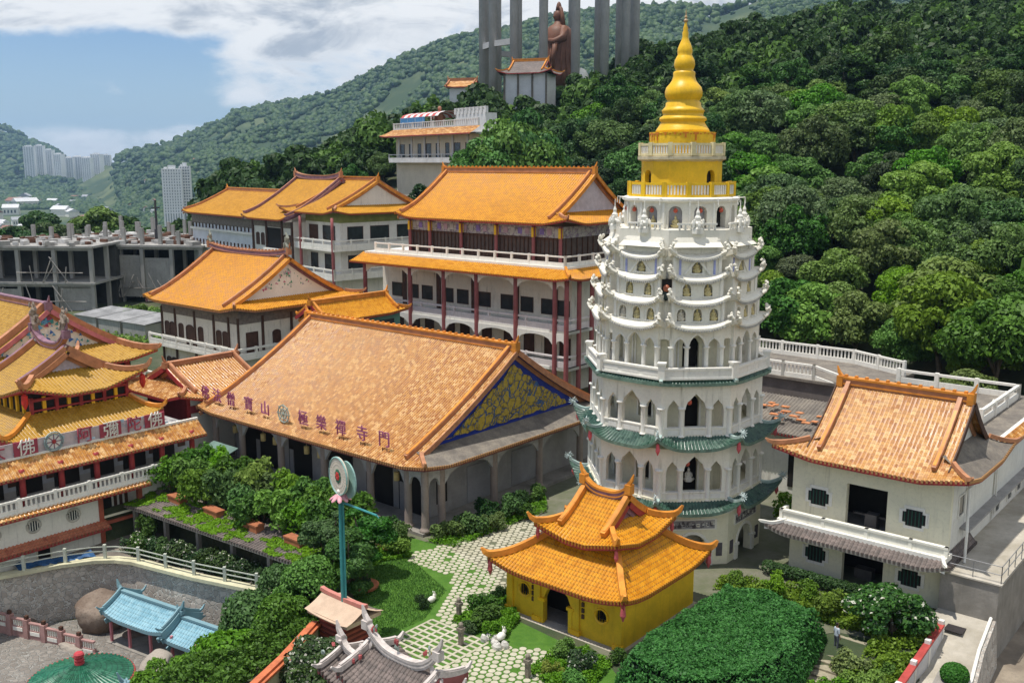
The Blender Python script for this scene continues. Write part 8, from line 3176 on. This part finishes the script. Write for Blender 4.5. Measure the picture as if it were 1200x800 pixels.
        b.box(-w * 0.2, w * 0.2, -d * 0.3, d * 0.3, h, h + 5, 0)
        b.box(-w * 0.42, -w * 0.28, -d * 0.3, d * 0.3, h, h + 3, 0)
        b.build('roof_housing', TW, t)
    K = 3200 / 1150 / 0.985
    ord_ = ['first', 'second', 'third', 'fourth', 'fifth', 'sixth', 'seventh', 'eighth', 'ninth']
    for i, (px, yt, wpx) in enumerate(((53, 172, 11), (65, 171, 9), (75, 176, 10), (86, 181, 9), (97, 185, 10), (108, 184, 11), (118, 185, 10), (129, 181, 11), (140, 182, 9))):
        Y = 3200 + (i % 3) * 60
        zt = CAM_H - (Y) * math.tan(_th - math.atan((400 - yt) / 1150))
        tower('apartment_tower', (px - 600) * Y / 1150 / 0.985, Y, -62, zt + 62, wpx * K * 0.95, 24, R(12 - 6 * (i % 4)), '%s white apartment tower from the left in the far cluster in the valley' % ord_[i], 3.4, 4, 'far apartment towers')
    tower('apartment_block', (213 - 600) * 1150 / 1150 / 0.985, 1150, -34, 49, 20, 13, R(14), 'single pale apartment block in the valley, nearer than the tower cluster', 3.3, 7)
    tower('apartment_block', (228 - 600) * 1168 / 1150 / 0.985, 1168, -34, 52, 11, 13, R(14), 'taller narrow stair block joined to the right of the single pale apartment block', 3.3, 4)
    # valley houses
    random.seed(23)
    hm = []
    for i, (wall, rf) in enumerate(((OWHITE, M('house roof grey', (0.33, 0.34, 0.36), 0.7)), (PCREAM, M('house roof rust', (0.26, 0.13, 0.09), 0.7)), (OWHITE, M('house roof pale', (0.60, 0.60, 0.60), 0.6)))):
        b = MB()
        b.box(-6, 6, -4, 4, -4, 5, 0)
        b.add([(-6.5, -4.6, 4.9), (6.5, -4.6, 4.9), (6.5, 0, 7.6), (-6.5, 0, 7.6), (6.5, 4.6, 4.9), (-6.5, 4.6, 4.9)], [(0, 1, 2, 3), (3, 2, 4, 5), (0, 3, 5), (1, 4, 2)], 1)
        for k in range(4):
            b.box(-4.8 + 2.6 * k, -3.6 + 2.6 * k, -4.1, -3.9, 1, 3.2, 2)
        hm.append(b.mesh('valley_house', [wall, rf, DGLASS]))
    for i in range(95):
        px = random.uniform(-15, 255)
        Y = random.choice((random.uniform(800, 1500), random.uniform(1500, 2700)))
        if 140 < px and Y > 1300:
            continue
        X = (px - 600) * Y / 1150 / 0.985
        o = mobj('valley_house', random.choice(hm), None, (X, Y, wz(X, Y) + 1), random.uniform(0, 3))
        k = random.uniform(0.9, 2.2) * (1.0 if Y < 1500 else 1.4)
        o.scale = (k * random.uniform(0.8, 1.6), k, random.uniform(0.9, 1.8) * k ** 0.5)
        tag(o, 'small pale house in the town on the valley floor', 'house', 'houses on the valley floor')
    for i in range(26):
        px = random.uniform(150, 430)
        f = random.uniform(0.12, 0.55)
        ft = np.interp(px, FOOT[:, 0], FOOT[:, 1])
        dc = np.interp(px, CREST[:, 0], CREST[:, 2])
        Y = ft + (dc - ft) * f
        X = (px - 600) * Y / 1150 / 0.985
        o = mobj('hill_house', random.choice(hm), None, (X, Y, wz(X, Y) + 1), random.uniform(0, 3))
        k = random.uniform(0.7, 1.3)
        o.scale = (k, k, k)
        tag(o, 'tiny pale house dotted on the far green hillside', 'house', 'houses on the far hillside')


build_far()


# ------------------------------------------------------------------ forest
def build_forest():
    rng = np.random.default_rng(77)
    kinds = []
    for i, (mat, Rr, H, zc, nl, ls) in enumerate(((LEAF_L, 3.9, 5.6, 2.0, 9500, 0.20), (LEAF_M, 4.3, 6.2, 2.2, 10500, 0.215), (LEAF_M, 3.6, 5.2, 2.0, 9000, 0.19), (LEAF_D, 4.4, 6.6, 2.2, 10500, 0.215), (LEAF_D, 3.8, 7.4, 2.6, 9500, 0.20), (LEAF_B, 3.6, 4.8, 1.8, 9000, 0.18), (LEAF_G, 3.9, 5.6, 2.4, 8500, 0.19), (LEAF_M, 4.9, 5.4, 2.6, 11500, 0.215))):
        kinds.append((tree_meshes(600 + i, Rr, H, zc, mat, nl, ls, 38), mat))
    far = []
    for i, (mat, Rr, H) in enumerate(((LEAF_D, 4.4, 7.0), (LEAF_D, 3.9, 6.2), (LEAF_M, 4.3, 6.4))):
        r2 = np.random.default_rng(700 + i)
        V, F = leaf_quads(crown_blobs(r2, Rr, H, 20, 1.0), 1150, 0.56, r2)
        far.append(V)
    cand = []
    for X in np.arange(-175, 330, 5.3):
        for Y in np.arange(82, 430, 5.3):
            x, y = X + rng.uniform(-2.3, 2.3), Y + rng.uniform(-2.3, 2.3)
            px = 600 + 1150 * x / (y * 0.985 + 3)
            if px < 205 or px > 1420:
                continue
            p, q = UG(x, y)
            toe = np.interp(p, [-300, -60, -40, -15, 10, 60], [104, 100, 94, 79, 73, 66])
            d = q - toe
            if d < 2.5:
                continue
            if px < 250 + 4 and y < 190:
                continue
            if px < 250 and d < 6:
                continue
            # keep clear of the hillside hall, pavilion and statue court
            ax_, ay_ = x + 22, y - 190
            lx, ly = ax_ * 0.545 - ay_ * 0.839, ax_ * 0.839 + ay_ * 0.545
            if -5 < lx < 34 and -4 < ly < 7:
                continue
            if -5 < lx < 20 and -20 < ly <= -4:
                continue
            if (x - 12) ** 2 + (y - 262) ** 2 < 20.5 ** 2 or abs(x - 4) < 7 and abs(y - 232) < 7:
                continue
            # monastery footprints
            rp, rq = UG(x, y, R(-48))
            if -166 < rp < -106 and 66 < rq < 96:
                continue
            cand.append((y + 0.25 * abs(x) + (1000 if px > 1235 else 0), x, y, px, d))
    cand.sort()
    z = terrain(np.array([c[1] for c in cand]), np.array([c[2] for c in cand]))
    print('forest candidates', len(cand))
    near = 298
    labs = {LEAF_B.name: 'bright yellow green tree in the forest on the hill behind the temple', LEAF_G.name: 'grey green tree in the forest on the hill behind the temple', LEAF_L.name: 'light green broadleaf tree in the forest on the hill behind the temple', LEAF_M.name: 'mid green broadleaf tree in the forest on the hill behind the temple', LEAF_D.name: 'dark green tree in the forest on the hill behind the temple'}
    VV = {0: [], 1: []}
    for (c, zz) in zip(cand[:near], z[:near]):
        _, x, y, px, d = c
        right = px > 830
        r = rng.random()
        if right and d < 75:
            k = rng.choice([0, 1, 2, 5, 7, 3, 6], p=[0.27, 0.14, 0.10, 0.27, 0.07, 0.05, 0.10])
        elif px > 640:  # from here on a darker leaf mix, cloud shade put into the tree colours
            k = rng.choice([1, 2, 3, 4, 7, 6], p=[0.14, 0.08, 0.34, 0.28, 0.08, 0.08])
        else:
            k = rng.choice([1, 2, 3, 4, 7], p=[0.12, 0.06, 0.42, 0.32, 0.08])
        s = rng.uniform(0.62, 1.4) * (1.12 if px < 500 else 1.0)
        me, mat = kinds[k]
        if abs(px - 622) < 34 and 205 < y < 230:
            s *= 1.3
        plant_tree(me, (x, y, zz - 0.6), labs[mat.name], 'tree', 'forest_tree', 'forest trees on the hillside, ' + mat.name, s, None, s * rng.uniform(0.85, 1.2))
    for (c, zz) in zip(cand[near:], z[near:]):
        _, x, y, px, d = c
        i = rng.choice(3, p=[0.42, 0.33, 0.25]) if px < 850 or d > 120 else rng.choice(3, p=[0.2, 0.2, 0.6])  # dark crowns prevail upslope, the cloud shade is in the leaf colour
        a = rng.uniform(0, 6.28)
        s = rng.uniform(0.8, 1.35)
        ca, sa = math.cos(a) * s, math.sin(a) * s
        V = far[i]
        W = np.empty_like(V)
        W[:, 0] = V[:, 0] * ca - V[:, 1] * sa + x
        W[:, 1] = V[:, 0] * sa + V[:, 1] * ca + y
        W[:, 2] = V[:, 2] * s * rng.uniform(0.9, 1.25) + zz - 1.0
        VV[1 if i == 2 else 0].append(W)
    A, B = np.vstack(VV[0]), np.vstack(VV[1])
    V = np.vstack([A, B])
    me = np_mesh('hill_forest', V, np.arange(len(V)).reshape(-1, 4), [LEAF_D, LEAF_M])
    mi = np.zeros(len(V) // 4, np.int32)
    mi[len(A) // 4:] = 1
    me.polygons.foreach_set('material_index', mi)
    o = mobj('hill_forest', me)
    tag(o, 'dense forest covering the upper hillside, greens darkened for cloud shade', 'forest', kind='stuff')
    # canopy of the far ridges
    bm = bmesh.new()
    bmesh.ops.create_icosphere(bm, subdivisions=2, radius=1)
    T = np.array([v.co[:] for v in bm.verts])
    TF = np.array([[v.index for v in f.verts] for f in bm.faces])
    bm.free()
    n = 0
    Vs, Fs = [], []
    N = 30000
    px = rng.uniform(-60, 1250, N * 2)
    ft = np.interp(px, FOOT[:, 0], FOOT[:, 1])
    dc = np.interp(px, CREST[:, 0], CREST[:, 2])
    u = rng.random(N * 2) ** 1.2
    Y = ft * 0.75 + (dc + 40 - ft * 0.75) * u
    X = (px - 600) * Y / 1150 / 0.985
    clear = np.sin(X * 0.012 + 1) * np.cos(Y * 0.009 + 0.5) + 0.6 * np.sin(X * 0.031 - Y * 0.021) + rng.normal(0, 0.25, N * 2)
    keep = (clear < 0.75) & ~((px > 150) & (px < 480) & (clear > 0.42) & (u < 0.7)) & ~((px > 880) & (Y < 1500))
    X, Y = X[keep][:N], Y[keep][:N]
    Z = terrain(X, Y)
    for x, y, zz in zip(X, Y, Z):
        r = rng.uniform(3.4, 7.2) * (1 + max(0, y - 1500) / 3500)
        k = 1 + rng.normal(0, 0.16, (len(T), 1))
        W = T * k * np.array([r, r, r * rng.uniform(0.7, 1.15)]) + np.array([x, y, zz + r * 0.35])
        Vs.append(W)
        Fs.append(TF + n)
        n += len(T)
    m = ML('far canopy', (0.012, 0.036, 0.012), (0.075, 0.115, 0.034), trans=0.05, ovar=0.0)
    o = mobj('far_forest', np_mesh('far_forest', np.vstack(Vs), np.vstack(Fs), [m]))
    tag(o, 'far forest covering the blue green ridges and valley', 'forest', kind='stuff')
    # trees in the middle distance on the left, and lush trees on the garden slope
    big = tree_meshes(810, 7.5, 12, 5.0, LEAF_M, 5200, 0.62, 22)
    dk = tree_meshes(811, 6.5, 10, 3.0, LEAF_D, 4200, 0.6, 18)
    def at(px, Y):
        X = (px - 600) * Y / 1150 / 0.985
        return (X, Y, wz(X, Y) - 0.5)
    plant_tree(big, at(122, 236), 'broad mid green tree rising alone behind the unfinished concrete frames', s=0.82, sz=0.68)
    for i, (p_, Y, s) in enumerate(((12, 225, 0.8), (30, 240, 0.7), (52, 215, 0.75), (75, 228, 0.8), (150, 245, 0.8), (172, 230, 0.62), (194, 225, 0.55), (92, 225, 0.66), (-12, 205, 0.9), (140, 222, 0.6), (26, 205, 0.65), (60, 262, 0.8), (216, 205, 0.5), (106, 226, 0.62), (156, 226, 0.66), (182, 228, 0.6))):
        plant_tree(dk, at(p_, Y), 'dark leafy tree in the belt behind the unfinished concrete frames', group='trees behind the concrete frames', s=s)
    sm = tree_meshes(812, 2.4, 3.4, 1.2, LEAF_M, 2400, 0.24, 12)
    for i, (p_, Y, s, lab) in enumerate(((225, 150, 1.2, 'green tree beside the left end of the white shrine hall'), (205, 142, 0.9, 'low green tree in the weeds by the concrete frames'), (182, 140, 0.7, 'small green bush tree in the weeds left of the shrine hall'), (165, 146, 0.7, 'small green tree right under the higher concrete frame'))):
        plant_tree(sm, at(p_, Y), lab, s=s)
    for i, (p_, Y, s) in enumerate(((552, 160, 1.1), (572, 158, 1.35), (596, 160, 1.45), (620, 162, 1.4), (532, 164, 0.7))):
        X = (p_ - 600) * Y / 1150 / 0.985
        plant_tree(kinds[(3, 1, 7, 3, 1)[i]][0], (X, Y, wz(X, Y) - 0.5), 'large tree hiding the near end of the hillside hall', group='trees before the hillside hall', s=s * 1.2, sz=s * 1.75)
    # slope trees below the garden
    sl = [tree_meshes(820 + i, 2.3, 3.6, 0.9, m_, 7000, 0.12, 18) for i, m_ in enumerate((LEAF_M, LEAF_L, LEAF_FL))]
    cy = tree_meshes(830, 1.35, 4.4, 0.2, ML('dense green leaves', (0.025, 0.085, 0.012), (0.075, 0.19, 0.028), ovar=0.1), 9000, 0.085, 16)
    for i, (p, q, z, k, s, sz, lab) in enumerate(((-43.2, 31.5, -2.4, 0, 0.8, 0.8, 'lush green tree at the right end of the curved stone wall'), (-41.7, 28.4, -4.0, 0, 1.1, 1.1, 'large lush tree on the slope below the lawn'), (-39.6, 25.4, -4.4, 0, 1.2, 1.15, 'large leafy tree at the bottom edge left of the orange coped wall'),
                                                  (-41.8, 23.6, -5.0, 1, 1.0, 1.1, 'light green tree at the bottom edge by the blue kiosk'), (-40.6, 31.4, -1.6, 0, 0.95, 0.9, 'leafy tree on the slope behind the brick kiosk'), (-39.4, 28.6, -2.6, 0, 0.9, 0.95, 'leafy tree between the slope and the orange coped wall'),
                                                  (-34.0, 26.4, -1.4, 2, 0.75, 0.75, 'white flowered tree between the orange coped wall and the old gate'), (-32.0, 25.2, -1.2, 2, 0.8, 0.8, 'white flowered tree at the bottom edge left of the old gate'),
                                                  (-62.2, 20.8, -5.4, 0, 0.5, 0.5, 'dark leafy tree at the lower left corner'))):
        plant_tree(sl[k], G(p, q, z), lab, s=s, sz=sz)
    plant_tree(cy, G(-40.6, 35.4, -0.2), 'dense rounded shrub tree left of the emblem pole', s=1.25, sz=1.0, rz=0.4)
    plant_tree(cy, G(-39.3, 33.2, -0.4), 'dense upright shrub tree beside the brick kiosk', s=1.15, sz=1.05, rz=2.0)
    plant_tree(cy, G(-43.4, 34.8, -0.2), 'dense rounded shrub tree at the end of the mossy roof', s=1.2, sz=0.85, rz=4.0)


build_forest()


def cover(name, label, polys, n, size, mat, hgt, seed, zoff=0.0, zfix=None):
    rng = np.random.default_rng(seed)
    c = []
    for poly in polys:
        P = np.array(poly)
        k = 0
        while k < n:
            m_ = rng.uniform(P.min(0), P.max(0), (4000, 2))
            x, y = m_[:, 0], m_[:, 1]
            ins = np.zeros(len(m_), bool)
            for i in range(len(P)):
                (x1, y1), (x2, y2) = P[i], P[(i + 1) % len(P)]
                if y1 != y2:
                    ins ^= ((y1 > y) != (y2 > y)) & (x < (x2 - x1) * (y - y1) / (y2 - y1) + x1)
            lump = np.sin(x * 2.3 + seed) * np.cos(y * 1.9) + 0.7 * np.sin(x * 4.1 - y * 3.3)
            ins &= lump + rng.normal(0, 0.5, len(m_)) > -0.45
            g_ = m_[ins]
            lh = lump[ins]
            X = g_[:, 0] * GPX - g_[:, 1] * GPY
            Y = g_[:, 0] * GPY + g_[:, 1] * GPX
            Z = (terrain(X, Y) if zfix is None else np.full(len(X), zfix)) + zoff + rng.random(len(X)) * hgt * (0.45 + 0.4 * np.clip(lh + 0.5, 0, 1.5))
            c.append(np.stack([X, Y, Z], 1))
            k += len(X)
    c = np.vstack(c)
    n = len(c)
    nr = rng.normal(size=(n, 3)) * 0.7
    nr[:, 2] += 0.7
    nr /= np.linalg.norm(nr, axis=1)[:, None]
    t = np.cross(nr, rng.normal(size=(n, 3)))
    t /= np.linalg.norm(t, axis=1)[:, None]
    s_ = np.cross(nr, t)
    a = (size * rng.uniform(0.6, 1.3, n))[:, None]
    V = np.stack([c - t * a, c - s_ * a * 0.55, c + t * a, c + s_ * a * 0.55], 1).reshape(-1, 3)
    o = mobj(name, np_mesh(name, V, np.arange(4 * n).reshape(-1, 4), [mat]))
    tag(o, label, name.replace('_', ' '), kind='stuff')


cover('slope_undergrowth', 'tangled green undergrowth on the slope below the lawn', [[(-46, 22), (-35.5, 22), (-36.8, 28.6), (-38.4, 30.8), (-45.6, 33.6), (-46.2, 30)]], 26000, 0.12, LEAF_M, 0.9, 3)
cover('garden_undergrowth', 'leafy ground plants round the steps in the right hand garden', [[(-15.4, 36), (-13.3, 36), (-13.3, 49.5), (-17, 50.5), (-24.5, 48.5), (-24.5, 46.6), (-15.4, 46.7)]], 24000, 0.10, LEAF_L, 0.55, 5, 0.02)
cover('bed_plants', 'low leafy bedding plants along the hall and the pavilion', [[(-41.8, 41.2), (-39.6, 41.8), (-39.2, 50.5), (-41.4, 53)], [(-45.6, 38.6), (-41.6, 37.2), (-40.6, 39.0), (-44.8, 40.8)], [(-33.0, 34.4), (-29.4, 34.2), (-30.4, 36.9), (-33.1, 38.6)], [(-26.9, 33.0), (-23.2, 32.0), (-24.0, 36.0), (-26.6, 36.4)], [(-45.8, 33.4), (-40.2, 34.2), (-41.5, 37.2), (-45.8, 37.8)]], 6000, 0.085, LEAF_L, 0.4, 9, 0.02, 0.03)
cover('terrace_plants', 'low green plants behind the fence on the stone wall', [[(-59.5, 30.4), (-57, 31.0), (-52, 32.2), (-47, 33.4), (-47, 34.2), (-52, 33.2), (-59, 32.0)]], 14000, 0.085, LEAF_FL, 1.15, 11, 0.0, -1.95)
cover('weeds', 'rough green weeds before the unfinished concrete frames', [[UG(-66, 118), UG(-38, 128), UG(-42, 156), UG(-62, 156)]], 16000, 0.34, LEAF_L, 1.0, 13)
h = MB()
h.box(-7600, 7600, -500, 9600, -130, 420)
hz = h.build('haze', [])
mh = bpy.data.materials.new('haze')
mh.use_nodes = True
nt_ = NT(mh.node_tree)
mh.node_tree.nodes.remove(mh.node_tree.nodes['Principled BSDF'])
vol = nt_.node('ShaderNodeVolumePrincipled')
vol.inputs['Color'].default_value = (0.42, 0.68, 1.0, 1)
vol.inputs['Density'].default_value = 0.000085
vol.inputs['Anisotropy'].default_value = 0.2
nt_.link(vol.outputs[0], mh.node_tree.nodes['Material Output'].inputs['Volume'])
hz.data.materials.clear()
hz.data.materials.append(mh)
tag(hz, 'thin blue haze over the valley and hills', 'haze', kind='stuff')
